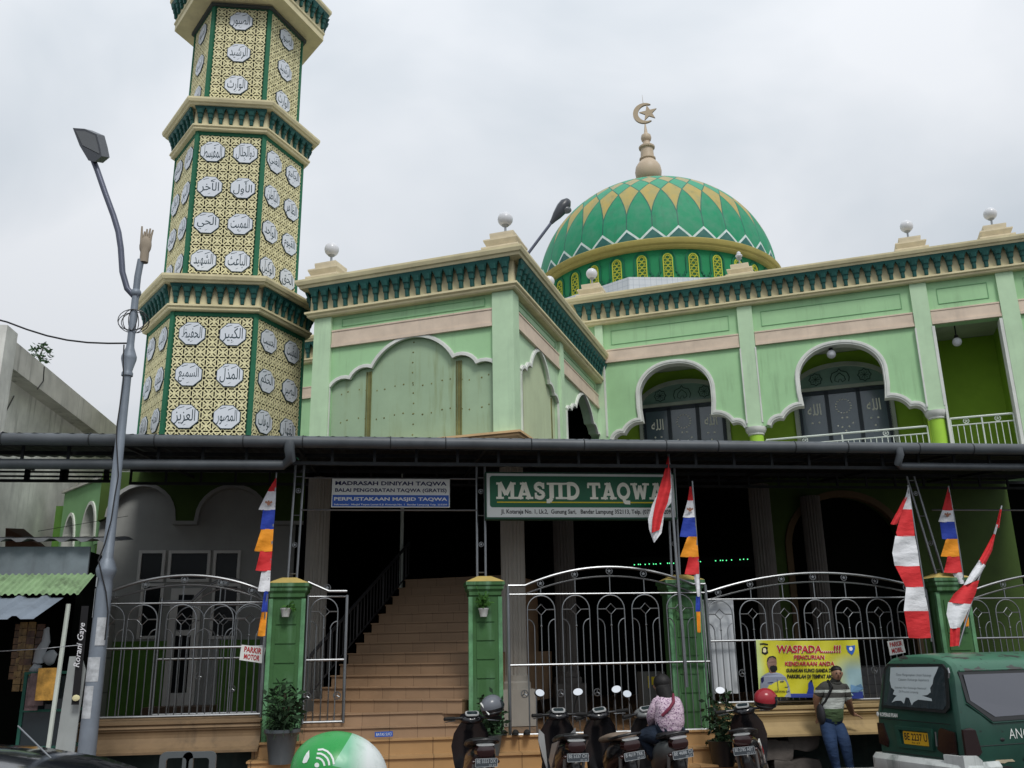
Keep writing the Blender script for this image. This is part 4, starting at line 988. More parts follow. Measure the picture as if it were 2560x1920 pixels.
# ================================================================== SHOP at the left
SH = thing('shop', 'small roadside stall with green and grey corrugated awnings over a dark goods filled interior', 'shop', (-5.5, 13.6, 0))
SM = Matrix.Translation((5.5, -13.6, 0))
def sb(mb, name, mat, parent=None, sm=None): mb.v = [tuple(SM @ Vector(v)) for v in mb.v]; return mb.build(name, mat, parent or SH, sm)
GREYB = paint('grey_blue_board', (.15, .18, .20), var=.25, streak=.6, stain=(.06, .06, .06))
m = MB(); m.box(-10, -4.3, 14.6, 14.7, 0, 3.5); m.box(-4.38, -4.30, 13.7, 14.59, 0, 3.5); m.box(-10, -4.39, 13.7, 14.59, 3.1, 3.14); sb(m, 'wall', DARKIN)
m = MB(); corr(m, -10, -4.0, 13.35, 3.60, 14.9, 3.82, .28, .03); sb(m, 'roof', paint('dark_grey_corrugated', (.16, .17, .18), var=.3, streak=.5, stain=(.04, .04, .04)))
m = MB(); m.box(-10, -4.2, 13.5, 13.54, 3.14, 3.53); sb(m, 'fascia_board', GREYB)
m = MB(); corr(m, -10, -4.08, 13.45, 3.15, 12.85, 2.84, .085, .016); sb(m, 'green_awning', paint('weathered_green_fibreglass', (.21, .32, .17), var=.25, streak=.9, stain=(.05, .06, .04), scale=3))
def trap(mb, x0, x1, y0, z0, x2, x3, y1, z1, pitch=.3):
    n = int((x1-x0)/pitch)*6; vs = []
    for (xa, xb, y, z) in ((x0, x1, y0, z0), (x2, x3, y1, z1)):
        for i in range(n+1): t = i/n; k = i % 6; vs.append((xa+(xb-xa)*t, y, z+(.04 if k in (0, 1) else 0)))
    mb.add(vs, [(i, i+1, n+2+i, n+1+i) for i in range(n)])
m = MB(); trap(m, -10, -4.22, 12.9, 2.80, -10, -4.30, 12.15, 2.50, .29); sb(m, 'grey_awning', paint('zinc_sheet', (.22, .26, .31), var=.15, streak=.4, stain=(.1, .1, .1), metal=.2, rough=.5))
m = MB(); m.tube([(-4.28, 12.95, 0.1), (-4.22, 12.95, 2.72)], .03, 8); sb(m, 'awning_post', STEELW, None, 40)
# vertical black banner with white script
def vbanner():
    t = thing('vertical_banner', 'narrow black vertical banner with white handwritten script beside the shop opening', 'banner', (-4.05, 13.0, 1.0), 0)
    a, b = P(186, 1760, 13.0), P(208, 1520, 13.0)
    F = lambda x, z, d: (x, -d, z); m = MB()
    m.add([(P(178, 1762, 13.0)-t.location), (P(197, 1762, 13.0)-t.location), (P(222, 1515, 13.0)-t.location), (P(204, 1515, 13.0)-t.location)], [(0, 1, 2, 3)]); c = m.build('cloth', paint('black_cloth', (.012, .012, .014), bump=0), t)
    m = MB(); p0_ = P(197, 1670, 12.98)-t.location; p1_ = P(212, 1560, 12.98)-t.location; ax = (p1_-p0_); L = ax.length; ax.normalize(); up_ = Vector((-1, 0, 0)); up_ = (up_-ax*up_.dot(ax)).normalized()
    text_into(m, 'Rorani Gaye', 0, L, -.03, .07, lambda x, z, d: tuple(p0_+ax*x+up_*z+Vector((0, -.01, 0))), 0, .01, slant=.3); m.build('script', WHT, c)
    m = MB(); q = P(190, 1745, 12.98)-t.location; m.ell(q, .05, .01, .04, 10, 5); m.build('emblem', LATT, c)
    return t
vbanner()
def shopbit(name, label, cat, px, py, Y): q = P(px, py, Y); return thing(name, label, cat, q), q
# display cabinet, panel, hanging goods
t, q = shopbit('display_cabinet', 'green framed glass display cabinet standing in the dark stall', 'cabinet', 115, 1830, 13.3)
m = MB()
for x in (-.33, .33):
    for y in (0, .4): m.box(x-.02, x+.02, y-.02, y+.02, -.9, .75)
for z in (-.2, .25, .72):
    m.box(-.35, .35, -.025, .425, z, z+.03)
CABG = paint('cabinet_green', (.02, .11, .08), bump=0); m.build('frame', CABG, t)
m = MB(); m.box(-.31, .31, 0, .01, -.9, .7); m.build('pane', GLASS, t)
t, q = shopbit('panel_board', 'pale grey tall board leaning at the right side of the stall', 'board', 162, 1830, 13.1)
m = MB(); m.prism([(-.12, -1), (.13, -1), (.15, .2), (.17, .75), (.1, .93), (-.05, .93)], lambda x, z, d: (x, -d, z), -.03, 0); m.build('sheet', paint('pale_board', (.35, .38, .38), streak=.4), t)
rr = random.Random(3)
for gi, (px, py, hh, col, lab) in enumerate(((62, 1560, .75, (.13, .07, .03), 'long brown string of snack sachets hanging at the left of the stall'), (95, 1560, .6, (.10, .05, .03), 'reddish brown string of snack sachets hanging beside the plastic bag'), (75, 1555, .9, (.22, .14, .05), 'longest tan string of snack sachets hanging in the stall'))):
    t, q = shopbit('sachet_string', lab, 'snack sachets', px, py, 13.5); t['group'] = 'snack strings hanging in the stall'
    m = MB(); n = int(hh/.09)
    for i in range(n):
        for j in (-.07, .04): m.box(j-.045, j+.045+rr.random()*.01, -.02+.02*rr.random(), .0+.02*rr.random(), -i*.09-.082, -i*.09)
    m.build('sachet', paint('sachet_%d' % gi, col, var=.5, scale=14, rough=.25), t)
t, q = shopbit('plastic_bag', 'crumpled white plastic bag hanging in the middle of the stall', 'bag', 112, 1580, 13.35)
m = MB(); m.tube([(0, 0, .05), (.01, 0, -.12), (-.03, 0, -.25), (-.04, 0, -.4)], lambda f: .035+.07*f*(1-f*.5), 9); m.ell((.1, 0, -.33), .09, .06, .1, 9, 6); m.ell((-.06, 0, -.46), .07, .06, .07, 9, 6)
for i, v in enumerate(m.v): m.v[i] = (v[0]+.02*sin(v[2]*40+v[1]*20), v[1], v[2]+.012*sin(v[0]*60))
m.build('bag', paint('white_plastic_bag', (.35, .38, .4), bump=0, var=.15), t, 50)
t, q = shopbit('snack_packet', 'orange and yellow snack packet hanging low in front of the cabinet', 'packet', 120, 1710, 13.1)
m = MB(); m.box(-.13, .13, -.03, 0, -.2, .2); m.build('packet', paint('orange_packet', (.55, .30, .06), var=.5, scale=9, rough=.3), t)
t, q = shopbit('snack_packet', 'dull brown and purple packets bunched beside the orange packet', 'packet', 95, 1715, 13.15)
m = MB(); m.box(-.10, .09, -.02, .01, -.24, .16); m.box(-.14, .02, .012, .03, -.3, .1); m.build('packet', paint('purple_packet', (.15, .10, .10), var=.5, scale=9, rough=.3), t)

# ================================================================== STREET LAMPS
LP = thing('street_lamp', 'tall grey street lamp with a curved arm and stickers, in front of the minaret', 'street lamp', (-3.66, 12.5, 0))
def poly_l(lst): return [Vector(v)-Vector((-3.66, 12.5, 0)) for v in lst]
m = MB(); m.lathe([(.112, 0.1), (.095, 2.9), (.09, 3.0), (.11, 3.04), (.125, 3.1), (.125, 3.13), (.085, 3.24), (.068, 3.27), (.056, 5.72), (.075, 5.73), (.075, 5.77), (.06, 5.8), (.10, 5.97), (.10, 6.01), (.055, 6.14), (.05, 6.2), (.048, 6.9)], (0, 0, 0), 24); m.ell((0, 0, 6.95), .072, .072, .072, 16, 10)
m.tube([(0, 0, 6.95), (.0, 0, 7.2), (.02, 0, 7.46)], .046, 14)
pole = m.build('pole', GALV, LP, 40)
arm = [P(x, y, 12.5) for x, y in ((347, 742), (333, 738), (318, 722), (306, 680), (302, 620), (296, 580), (284, 540), (262, 480), (243, 425), (233, 400))]
m = MB(); m.tube(poly_l(arm), .042, 12); m.build('lamp_arm', paint('dark_grey_arm', (.10, .11, .15), rough=.4, metal=.3), LP, 40)
hd = poly_l([P(x, y, 12.5) for x, y in ((189, 328), (218, 330), (248, 343), (256, 372), (261, 398), (244, 412), (228, 409), (206, 372))])
m = MB(); n = len(hd); off = Vector((-.02, .10, .02)); vs = [Vector(v)+Vector((0, -.12, -.02)) for v in hd]+[Vector(v)+Vector((.03, .12, .10)) for v in hd]
m.add(vs, [tuple(range(n)), tuple(range(n, 2*n))]+[(i, (i+1) % n, n+(i+1) % n, n+i) for i in range(n)]); hh = m.build('lamp_head', paint('lamp_head_dark', (.045, .05, .06), rough=.35), LP, 40)
gl_ = [v+Vector((0, -.128, -.02)) for v in hd]; cc = sum(gl_, Vector())/n; gl2 = [cc+(v-cc)*.82 for v in gl_[:5]]+[cc+(gl_[7]-cc)*.7]
m = MB(); m.add(gl2, [tuple(range(6))]); m.build('lens', paint('lamp_lens', (.07, .075, .08), rough=.15, bump=0, spec=.8), hh)
# raised hand ornament
m = MB(); base = P(361, 640, 12.5)-Vector((-3.66, 12.5, 0))
m.tube([base+Vector((0, 0, -.1)), base+Vector((0, 0, .12))], .06, 10)
m.ell(base+Vector((0, 0, .16)), .085, .05, .15, 12, 8)
for dx_, h, lean in ((-.065, .46, -.01), (-.03, .38, .0), (.0, .42, .0), (.032, .43, .01), (.062, .41, .02)): m.tube([base+Vector((dx_*.8, 0, .15)), base+Vector((dx_, 0, .3)), base+Vector((dx_+lean, 0, h))], .026, 7, r2=.012)
m.build('hand_ornament', paint('bone_ornament', (.30, .25, .19), streak=.6, stain=(.08,.07,.06)), LP, 50)
# wire cage ring, cable, stickers
m = MB(); c = P(334, 803, 12.5)-Vector((-3.66, 12.5, 0))
for i in range(6):
    w = .215*abs(cos(i*pi/6+.2)); m.tube([(c.x+w*cos(a), (.06 if i % 2 else -.06)*sin(a), c.z+.155*sin(a)) for a in [2*pi*j/20 for j in range(20)]], .006, 5, closed=True)
m.build('coiled_wire', BLACK, LP)
cab = poly_l([P(x, y, 12.38) for x, y in ((310, 862), (308, 900), (309, 950), (302, 1000), (293, 1060), (291, 1100), (294, 1150), (296, 1190), (287, 1240), (278, 1300), (262, 1360), (246, 1400), (255, 1440), (265, 1480), (270, 1530), (262, 1600))])
m = MB(); m.tube(cab, .010, 6); m.build('cable', BLACK, LP, 40)
m = MB()
def wrap(mb, z0, z1, a0, a1, r=.107, n=8):
    vs = [(r*cos(a0+(a1-a0)*i/n), r*sin(a0+(a1-a0)*i/n), z) for z in (z0, z1) for i in range(n+1)]; mb.add(vs, [(i, i+1, n+2+i, n+1+i) for i in range(n)])
STK = paint('worn_paper_sticker', (.42, .44, .46), var=.3, scale=14, rough=.6)
for z0, z1, a0, a1 in ((2.18, 2.52, -1.7, -.5), (1.75, 2.04, -2.5, -.9), (1.32, 1.70, -2.5, -1.3), (2.9, 3.02, -2.8, -2.3), (2.52, 2.88, -2.9, -2.5)):
    m = MB(); wrap(m, z0, z1, a0, a1); m.build('sticker', STK, LP, 60)
m = MB(); m.box(-.15, .15, -.15, .15, 0.1, .16); m.box(-.14, .14, -.14, .14, 1.98, 2.15) if False else None; m.build('foot_plate', GALV, LP)
# second street lamp behind the pavilion
a = Vector((4.64, 30, 15.87)); b = Vector((5.56, 30, 17.18))
L2 = thing('street_lamp', 'distant street lamp head leaning against the dome from behind the pavilion roof', 'street lamp', (2.2, 30, 12.8))
o_ = Vector((2.2, 30, 12.8)); m = MB(); m.tube([Vector((0, 0, 0)), Vector((.3, 0, .7)), a-o_, b-o_], .055, 8); m.build('lamp_arm', paint('dark_grey_arm', (.10, .11, .15)), L2, 40)
dd = (b-a).normalized(); m = MB(); pts = [b-o_+dd*x for x in (-.05, .1, .4, .8, 1.05, 1.2)]; rs = [.07, .12, .2, .27, .22, .06]
ring = MB(); Mr = dd.to_track_quat('Z', 'Y').to_matrix().to_4x4(); Mr.translation = b-o_
m.lathe([(.07, -.05), (.1, .1), (.17, .35), (.23, .7), (.22, .95), (.12, 1.12), (0, 1.16)], (0, 0, 0), 14, M=Mr); m.build('lamp_head', MATS['lamp_head_dark'], L2, 50)
m = MB(); Mr2 = Mr.copy(); m.ell(b-o_+dd*.75+Vector((.12, -.05, -.12)), .2, .16, .14, 12, 8); m.build('lens', paint('smoky_lens', (.12, .13, .14), rough=.2), L2, 60)
# overhead wires
for (q0, q1, lab, r_) in (((0, 798), (322, 858), 'black cable strung from the left edge to the street lamp pole', .012), ((95, 1328), (320, 1290), 'thin wire crossing the alley in front of the stained wall', .004)):
    A = P(*q0, 12.6) if r_ > .01 else P(*q0, 15.5); B = P(*q1, 12.5 if r_ > .01 else 15.6); d = A-B
    pts = [B+d*t_+Vector((0, 0, -.12*sin(pi*min(1, t_)) if r_ > .01 else 0)) for t_ in [i/14*(2.2 if r_ > .01 else 1) for i in range(15)]]
    m = MB(); m.tube([p_-B for p_ in pts], r_, 6); w_ = m.build('overhead_wire', BLACK); w_.location = B; tag(w_, lab, 'wire')
A = P(0, 1628, 12.9); B = P(205, 1612, 12.6); m = MB(); m.tube([Vector((0, 0, 0)), (B-A)*.5+Vector((0, 0, -.01)), B-A], .005, 5); w_ = m.build('overhead_wire', STK); w_.location = A; tag(w_, 'pale string tied across the stall opening', 'wire')

# ================================================================== FENCE, POSTS, PLINTHS
def plinth(name, label, x0, x1, zt, y0=14.0):
    t = thing(name, label, 'fence base', (x0, y0, 0.13)); W_ = x1-x0; k = zt-1.17
    pr_ = [(-.6, 1.04), (-.6, 1.02), (.06, 1.02), (.06, .985), (.03, .97), (.05, .93), (.03, .92), (.03, .90), (.01, .88), (.0, .84), (.0, .80), (.03, .74), (.10, .68), (.2, .64), (.2, .61), (-.3, .60)]
    m = MB(); m.sweep([(0, 0), (W_, 0)], [(o, z+k) for o, z in pr_]); m.build('moulded_ledge', LEDGE if x0 > 0 else paint('shaded_ledge_paint', (.20, .135, .075), var=.2, streak=.7, stain=(.05, .04, .03)), t)  # left ledge: the canopy's shade is put into a darker paint
    m = MB(); m.box(0, W_, .35, .6, -.02, .6+k); m.build('retaining_wall', paint('dark_streaked_wall', (.035, .055, .05), var=.4, streak=.6), t)  # dark, streaked wall set back under the ledge
    return t
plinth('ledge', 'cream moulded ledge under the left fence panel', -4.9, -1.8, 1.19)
plinth('ledge', 'long cream moulded ledge where the man leans, under the right fence', 4.92, 13.5, 1.17)
def gate_post(x0, x1, label, zb=.16, group='green fence posts with ochre caps'):
    c = (x0+x1)/2; w = (x1-x0)/2-.035; t = thing('gate_post', label, 'fence post', (c, 14.29, zb), 0, group); H = 3.0-zb
    m = MB(); m.box(-w, w, -.2, .2, 0, H-.17); b = m.build('shaft', POST, t)
    for s_ in (-1, 1):
        e = MB(); e.box(s_*w-.03, s_*w+.03, -.215, -.16, .002, H-.175); e.build('edge_strip', POSTL, b)
    for k_ in range(6):
        z = .95+k_*.27; g = MB()
        if z+.24 < H-.2: g.box(-w+.09, w-.09, -.214, -.202, z, z+.245); g.build('raised_block', POST, b)
    m = MB(); vs = [(w, H-.17), (w+.02, H-.15), (w+.02, H-.10), (w+.05, H-.06), (w+.05, H-.02), (w+.07, H), (w+.07, H+.05)]
    for (a, z), (a2, z2) in zip(vs[:-1], vs[1:]):
        q = [(-a, -a*.42/.46-.0, z), (a, -a*.9, z), (a, a*.9, z), (-a, a*.9, z)]; q2 = [(-a2, -a2*.9, z2), (a2, -a2*.9, z2), (a2, a2*.9, z2), (-a2, a2*.9, z2)]; q[0] = (-a, -a*.9, z)
        m.add(q+q2, [(0, 1, 5, 4), (1, 2, 6, 5), (2, 3, 7, 6), (3, 0, 4, 7)])
    m.build('capital', POST, t)
    m = MB(); a = w+.07; q = [(-a, -a*.9, H+.051), (a, -a*.9, H+.051), (a, a*.9, H+.051), (-a, a*.9, H+.051)]; a *= .35; q += [(-a, -a*.9, H+.14), (a, -a*.9, H+.14), (a, a*.9, H+.14), (-a, a*.9, H+.14)]
    m.add(q, [(0, 1, 5, 4), (1, 2, 6, 5), (2, 3, 7, 6), (3, 0, 4, 7), (4, 5, 6, 7), (0, 1, 2, 3)]); m.build('ochre_cap', OCHRE, t)
    return t
gate_post(-1.80, -1.26, 'flaking green gate post left of the stairs, with a small white wall pot')
gate_post(1.14, 1.66, 'green gate post right of the stairs, with a white wall pot of ferns')
gate_post(4.24, 4.80, 'green post seen through the right end of the tall sliding gate')
gate_post(8.70, 9.30, 'green post beside the van, behind the large red and white banner')

def star_roundel(parent, x, y, z, r=.055, spokes=5, name='star_roundel'):
    m = MB(); m.tube([(x+r*cos(2*pi*i/18), y, z+r*sin(2*pi*i/18)) for i in range(18)], .008, 6, closed=True)
    if spokes == 5:
        pl = []
        for i in range(10): rr_ = r*.72 if i % 2 == 0 else r*.3; a = pi/2+2*pi*i/10; pl.append((x+rr_*cos(a), z+rr_*sin(a)))
        m.prism(pl, lambda a, zz, d: (a, y-d, zz), -.004, .004)
    else:
        for i in range(3): a = pi/2+2*pi*i/3; m.tube([(x, y, z), (x+r*.8*cos(a), y, z+r*.8*sin(a))], .009, 5)
    return m.build(name, STEEL, parent)
def fence_panel(name, label, cat, x0, x1, zb, zm, zt, arc, cs, hw=.21, y=14.3, zshift=0, group=None, low_roundels=(), arcx=None):
    """stainless ornamental panel: rails, bars with round arches, diamonds; arc=(zEnd, zMid) or None"""
    t = thing(name, label, cat, (x0, y, zb), 0, group); ox = x0; R_ = lambda x: x-ox
    Z = lambda z: z-zb
    m = MB()
    for z, r in ((zb, .02), (zm, .018), (zt, .014)): m.tube([(R_(x0), 0, Z(z)), (R_(x1), 0, Z(z))], r, 8)
    m.build('rail', STEEL, t, 40)
    m = MB(); m.tube([(0, 0, -.02), (0, 0, Z(zt)+(.12 if arc else .02))], .024, 8); m.build('end_post', STEEL, t, 40)
    m = MB(); m.tube([(R_(x1), 0, -.02), (R_(x1), 0, Z(zt)+(.12 if arc else .02))], .024, 8); m.build('end_post', STEEL, t, 40)
    if arc:
        a0, a1 = arcx or (x0+.25, x1-.2); n = 28; m = MB(); pts = [(R_(a0+(a1-a0)*i/n), 0, Z(arc[0]+(arc[1]-arc[0])*(1-(2*i/n-1)**2))) for i in range(n+1)]
        if a0 > x0+.05: pts = [(0, 0, Z(arc[0]))]+pts
        if a1 < x1-.05: pts = pts+[(R_(x1), 0, Z(arc[0]))]
        m.tube(pts, .021, 8); m.build('top_arc', STEEL, t, 40)
        m = MB(); m.tube([(R_(a0+(a1-a0)*i/n), 0, Z(zt+(arc[1]-.14-zt)*(1-(2*i/n-1)**2))) for i in range(n+1)], .013, 6)
        m.build('inner_arc', STEEL, t, 40)
        for c in cs:
            f = (c-a0)/(a1-a0)
            if .02 < f < .98:
                k = 1-(2*f-1)**2; zi = zt+(arc[1]-.14-zt)*k; zo = arc[0]+(arc[1]-arc[0])*k
                if zi-zt > .08: m = MB(); m.tube([(R_(c), 0, Z(zt)), (R_(c), 0, Z(zi))], .01, 6); m.build('strut', STEEL, t)
                star_roundel(t, R_(c), 0, Z((zi+zo)/2+.01), .048)
    for c in cs:
        m = MB(); L = []
        cl = lambda x: min(max(x, x0+.01), x1-.01)
        ztop = zt-.02; r = hw; n = 12
        pts = [(R_(c-hw), 0, 0)]+[(R_(c-hw*cos(pi*i/n)), 0, Z(ztop-hw+hw*sin(pi*i/n))) for i in range(n+1)]+[(R_(c+hw), 0, 0)]
        m.tube(pts, .0105, 6); m.tube([(R_(c), 0, 0), (R_(c), 0, Z(ztop-hw-.07))], .009, 6)
        for s_ in (-1, 1):
            m.tube([(R_(c+s_*.105), 0, 0), (R_(c+s_*.105), 0, Z(ztop-hw-.27))]+[(R_(c+s_*(hw-.105*cos(pi/2*i/6)))*1.0, 0, Z(ztop-hw-.27+.13*sin(pi/2*i/6))) for i in range(1, 7)], .009, 6)
            m.tube([(R_(c+s_*hw), 0, Z(ztop-hw)), (R_(c+s_*.075), 0, Z(ztop-hw))], .009, 6)
        m.build('arched_bars', STEEL, t, 40)
        m = MB(); zc_ = Z(ztop-hw); m.tube([(R_(c)+.078*cos(pi/2*i), 0, zc_+.08*sin(pi/2*i)) for i in range(4)], .010, 6, closed=True); m.ell((R_(c), 0, Z(ztop-hw-.24)), .018, .018, .018, 8, 6); m.build('diamond', STEEL, t)
    for c, z in low_roundels: star_roundel(t, R_(c), -.02, Z(z), .05, 3, 'spoked_roundel')
    return t
FG = 'stainless steel fence panels with arches and diamonds'
fence_panel('fence_panel', 'steel fence panel in front of the white house, carrying the PARKIR MOTOR sign', 'fence', -4.2, -1.83, 1.22, 2.155, 2.79, (2.92, 3.19), (-4.07, -3.61, -3.06, -2.53, -2.08), group=FG, arcx=(-4.2, -1.83))
fence_panel('gate_leaf', 'narrow open steel gate leaf left of the stairs', 'gate', -1.25, -.67, 1.09, 1.95, 2.86, None, (-1.0,), hw=.2, y=14.25, low_roundels=((-1.2, 1.45), (-.77, 1.45)))
m = MB(); m.tube([P(770, 1455, 14.2), P(822, 1478, 14.2), P(868, 1478, 14.2)], .02, 8); gl_t = m.build('gate_leaf_top_rail', STEEL); 
gl_t.parent = bpy.data.objects['gate_leaf']; gl_t.matrix_parent_inverse = Matrix.Translation((1.25, -14.25, -1.09)); gl_t.name = 'top_rail'
star_roundel(bpy.data.objects['gate_leaf'], .28, 0, 1.9, .048)
fence_panel('sliding_gate', 'wide arched steel gate under the MASJID TAQWA sign, right of the stairs', 'gate', 1.74, 4.84, .86, 1.825, 2.85, (2.98, 3.25), (2.24, 2.775, 3.32, 3.86, 4.41), y=14.02, low_roundels=((1.96, 1.42), (2.5, 1.42), (3.05, 1.42)), arcx=(2.0, 4.64))
fence_panel('fence_panel', 'long steel fence panel with an arched top carrying the yellow WASPADA banner', 'fence', 4.92, 8.68, 1.21, 2.125, 2.76, (2.88, 3.16), (5.14, 5.68, 6.215, 6.75, 7.28, 7.81, 8.34), group=FG, low_roundels=((5.42, 1.64), (7.6, 1.64)), arcx=(5.0, 8.68))
fence_panel('fence_panel', 'steel fence panel behind the green van at the right edge', 'fence', 9.36, 13.0, 1.2, 2.1, 2.73, (2.86, 3.14), (9.52, 10.06, 10.6, 11.14, 11.68, 12.2, 12.7), group=FG, arcx=(9.5, 13.0))
fence_panel('gate_leaf', 'folded back steel gate leaf seen dimly behind the left fence panel', 'gate', -3.55, -2.0, 1.2, 2.0, 2.8, (2.86, 3.2), (-3.1, -2.6, -2.2), y=15.1, low_roundels=((-2.9, 1.75), (-2.4, 1.55)), arcx=(-3.1, -2.0))

# frame poles in pairs on the posts
def pole_pair(x, label, ztop=4.86, lean=0.0, y=14.25):
    t = thing('pole_pair', label, 'steel poles', (x, y, 3.13), 0, 'ladder like steel pole pairs on the gate posts')
    for s_ in (-1, 1):
        m = MB(); m.tube([(s_*.065, 0, 0), (s_*.065+lean, 0, ztop-3.13)], .02, 8); m.build('pole', STEEL, t, 40)
    m = MB()
    for z in (.07, .95, 1.55): m.tube([(-.065+lean*z/1.7, 0, z), (.065+lean*z/1.7, 0, z)], .009, 6)
    m.build('rung', STEEL, t)
    star_roundel(t, lean*.3, 0, .5, .035); star_roundel(t, lean*.8, 0, 1.33, .035) if ztop > 4 else None
    return t
pole_pair(-1.49, 'pair of thin steel poles with rings on the post left of the stairs', lean=.03)
pole_pair(1.36, 'pair of thin steel poles with rings on the post right of the stairs')
pole_pair(4.45, 'pair of thin steel poles beside the hanging red and white flag', lean=.03)
pole_pair(8.93, 'pair of thin steel poles leaning left on the post beside the van', lean=-.27, ztop=4.75)
for (x0, x1, z, lab) in ((-1.40, 1.30, 4.66, 'upper thin steel rail holding the blue and white sign above the stairs'), (-1.41, 1.30, 4.16, 'lower thin steel rail under the blue and white sign'), (8.95, 12.5, 4.18, 'thin steel rail running right from the leaning pole pair')):
    m = MB(); m.tube([(0, 0, 0), (x1-x0, 0, 0)], .014, 8); o_ = m.build('sign_rail', STEEL); o_.location = (x0, 14.24, z); tag(o_, lab, 'rail')

# ================================================================== SIGNS
def signface(t, x0, x1, z0, z1, y): return lambda a, z, d: (a-t.location.x, y-d-t.location.y, z-t.location.z)
SGREEN = paint('sign_green', (.003, .11, .045), rough=.4, var=.08, bump=0); SWHITE = paint('sign_white', (.72, .74, .71), rough=.4, var=.04, bump=0); SYEL = paint('sign_yellow', (.62, .5, .03), var=0, bump=0)
SBLUE = paint('sign_blue', (.015, .09, .42), rough=.4, var=.08, bump=0); SNAVY = paint('sign_navy_ink', (.012, .015, .08), var=0, bump=0); INK = paint('black_ink', (.01, .01, .012), var=0, bump=0)
t = thing('mosque_sign', 'green and white lightbox sign reading MASJID TAQWA above the sliding gate', 'sign', (2.93, 14.1, 4.02)); F = signface(t, 0, 0, 0, 0, 14.03)
x0, x1, z0, z1 = 1.43, 4.45, 4.02, 4.71
m = MB(); m.prism([(x0, z0), (x1, z0), (x1, z1), (x0, z1)], F, -.16, 0); m.build('case', SWHITE, t)
def rrect(x0, x1, z0, z1, r, n=4):
    L = []
    for cx, cz, a in ((x1-r, z1-r, 0), (x0+r, z1-r, 90), (x0+r, z0+r, 180), (x1-r, z0+r, 270)):
        for i in range(n+1): aa = radians(a+90*i/n); L.append((cx+r*cos(aa), cz+r*sin(aa)))
    return L
m = MB(); m.prism(rrect(x0+.05, x1-.05, z0+.155, z1-.04, .04), F, 0, .004); m.build('green_field', SGREEN, t)
m = MB(); m.prism([[(x0-.02, z0-.03), (x1+.02, z0-.03), (x1+.02, z1+.02), (x0-.02, z1+.02)], [(x0, z0), (x0, z1), (x1, z1), (x1, z0)]], F, -.17, .012); m.build('frame', paint('dark_green_frame', (.02, .07, .045), bump=0), t)
m = MB(); slab_text(m, 'MASJID', x0+.16, x0+1.50, z0+.285, z1-.145, F, .006); slab_text(m, 'TAQWA', x0+1.60, x0+2.86, z0+.285, z1-.145, F, .006); m.build('lettering', paint('sign_letter_cream', (.85, .85, .72), var=.05, bump=0), t)
m = MB(); m.prism([(x0+.16, z0+.225), (x1-.18, z0+.225), (x1-.18, z0+.245), (x0+.16, z0+.245)], F, .0042, .0055); m.build('underline', SYEL, t)
m = MB(); text_into(m, 'Jl. Kotaraja No. 1, Lk.2,  Gunung Sari,   Bandar Lampung 352113, Telp. (0721) 253209', x0+.22, x1-.08, z0+.035, z0+.125, F, .003, .018); m.build('address_line', INK, t)
t = thing('notice_sign', 'blue and white sign reading MADRASAH DINIYAH TAQWA hanging above the stairs', 'sign', (-.05, 14.2, 4.19)); F = signface(t, 0, 0, 0, 0, 14.18)
x0, x1, z0, z1 = -.955, .865, 4.195, 4.64
m = MB(); m.prism([(x0, z0), (x1, z0), (x1, z1), (x0, z1)], F, -.05, 0); m.build('board', SWHITE, t)
m = MB(); m.prism([(x0+.015, z0+.012), (x1-.015, z0+.012), (x1-.015, z0+.19), (x0+.015, z0+.19)], F, 0, .003); m.build('blue_field', SBLUE, t)
m = MB(); text_into(m, 'MADRASAH DINIYAH TAQWA', x0+.05, x1-.05, z1-.115, z1-.04, F, .003, .03); text_into(m, 'BALAI PENGOBATAN TAQWA (GRATIS)', x0+.05, x1-.05, z1-.225, z1-.150, F, .003, .025); m.build('navy_lettering', SNAVY, t)
m = MB(); text_into(m, 'PERPUSTAKAAN MASJID TAQWA', x0+.04, x1-.04, z0+.085, z0+.155, F, .005, .03); text_into(m, 'Sekretariat : Masjid Taqwa Lantai II Jl. Kotaraja No. 1  Bandar Lampung Telp. 253209', x0+.04, x1-.04, z0+.022, z0+.055, F, .005, .02); m.build('white_lettering', SWHITE, t)
def quadsign(name, label, px, Y, lines, letter, boardm, bold=.03):
    q = [P(x, y, Y) for x, y in px]; c = (q[0]+q[2])/2; t = thing(name, label, 'sign', c)
    def F(a, z, d): return (q[3]*(1-a)*(1-z)+q[2]*a*(1-z)+q[0]*(1-a)*z+q[1]*a*z)-c+Vector((0, -d, 0))
    m = MB(); m.prism([(0, 0), (1, 0), (1, 1), (0, 1)], F, -.012, 0); m.build('board', boardm, t)
    m = MB()
    for tx, a0, a1, z0_, z1_ in lines: text_into(m, tx, a0, a1, z0_, z1_, F, .003, bold)
    m.build('lettering', letter, t); return t
RI = paint('red_sign_ink', (.42, .01, .015), var=0, bump=0)
r3 = lambda a, c: (a/2.023, 1100+c/2.023); r4 = lambda a, c: (600+a/2.023, 1100+c/2.023); r5 = lambda a, c: (1200+a/2.023, 1100+c/2.023); r6 = lambda a, c: (1860+a/2.023, 1100+c/2.023)
quadsign('parking_sign', 'white sign with red letters PARKIR MOTOR tied to the left fence', (r3(1222, 1035), r3(1343, 1050), r3(1330, 1130), r3(1210, 1112)), 14.2, [('PARKIR', .14, .86, .56, .92), ('MOTOR', .17, .83, .10, .46)], RI, SWHITE)
quadsign('parking_sign', 'white sign with red letters PARKIR MOBIL tied to the fence left of the van', (r6(725, 1018), r6(803, 1008), r6(818, 1075), r6(740, 1090)), 14.2, [('PARKIR', .1, .9, .56, .9), ('MOBIL', .15, .85, .10, .46)], RI, SWHITE)
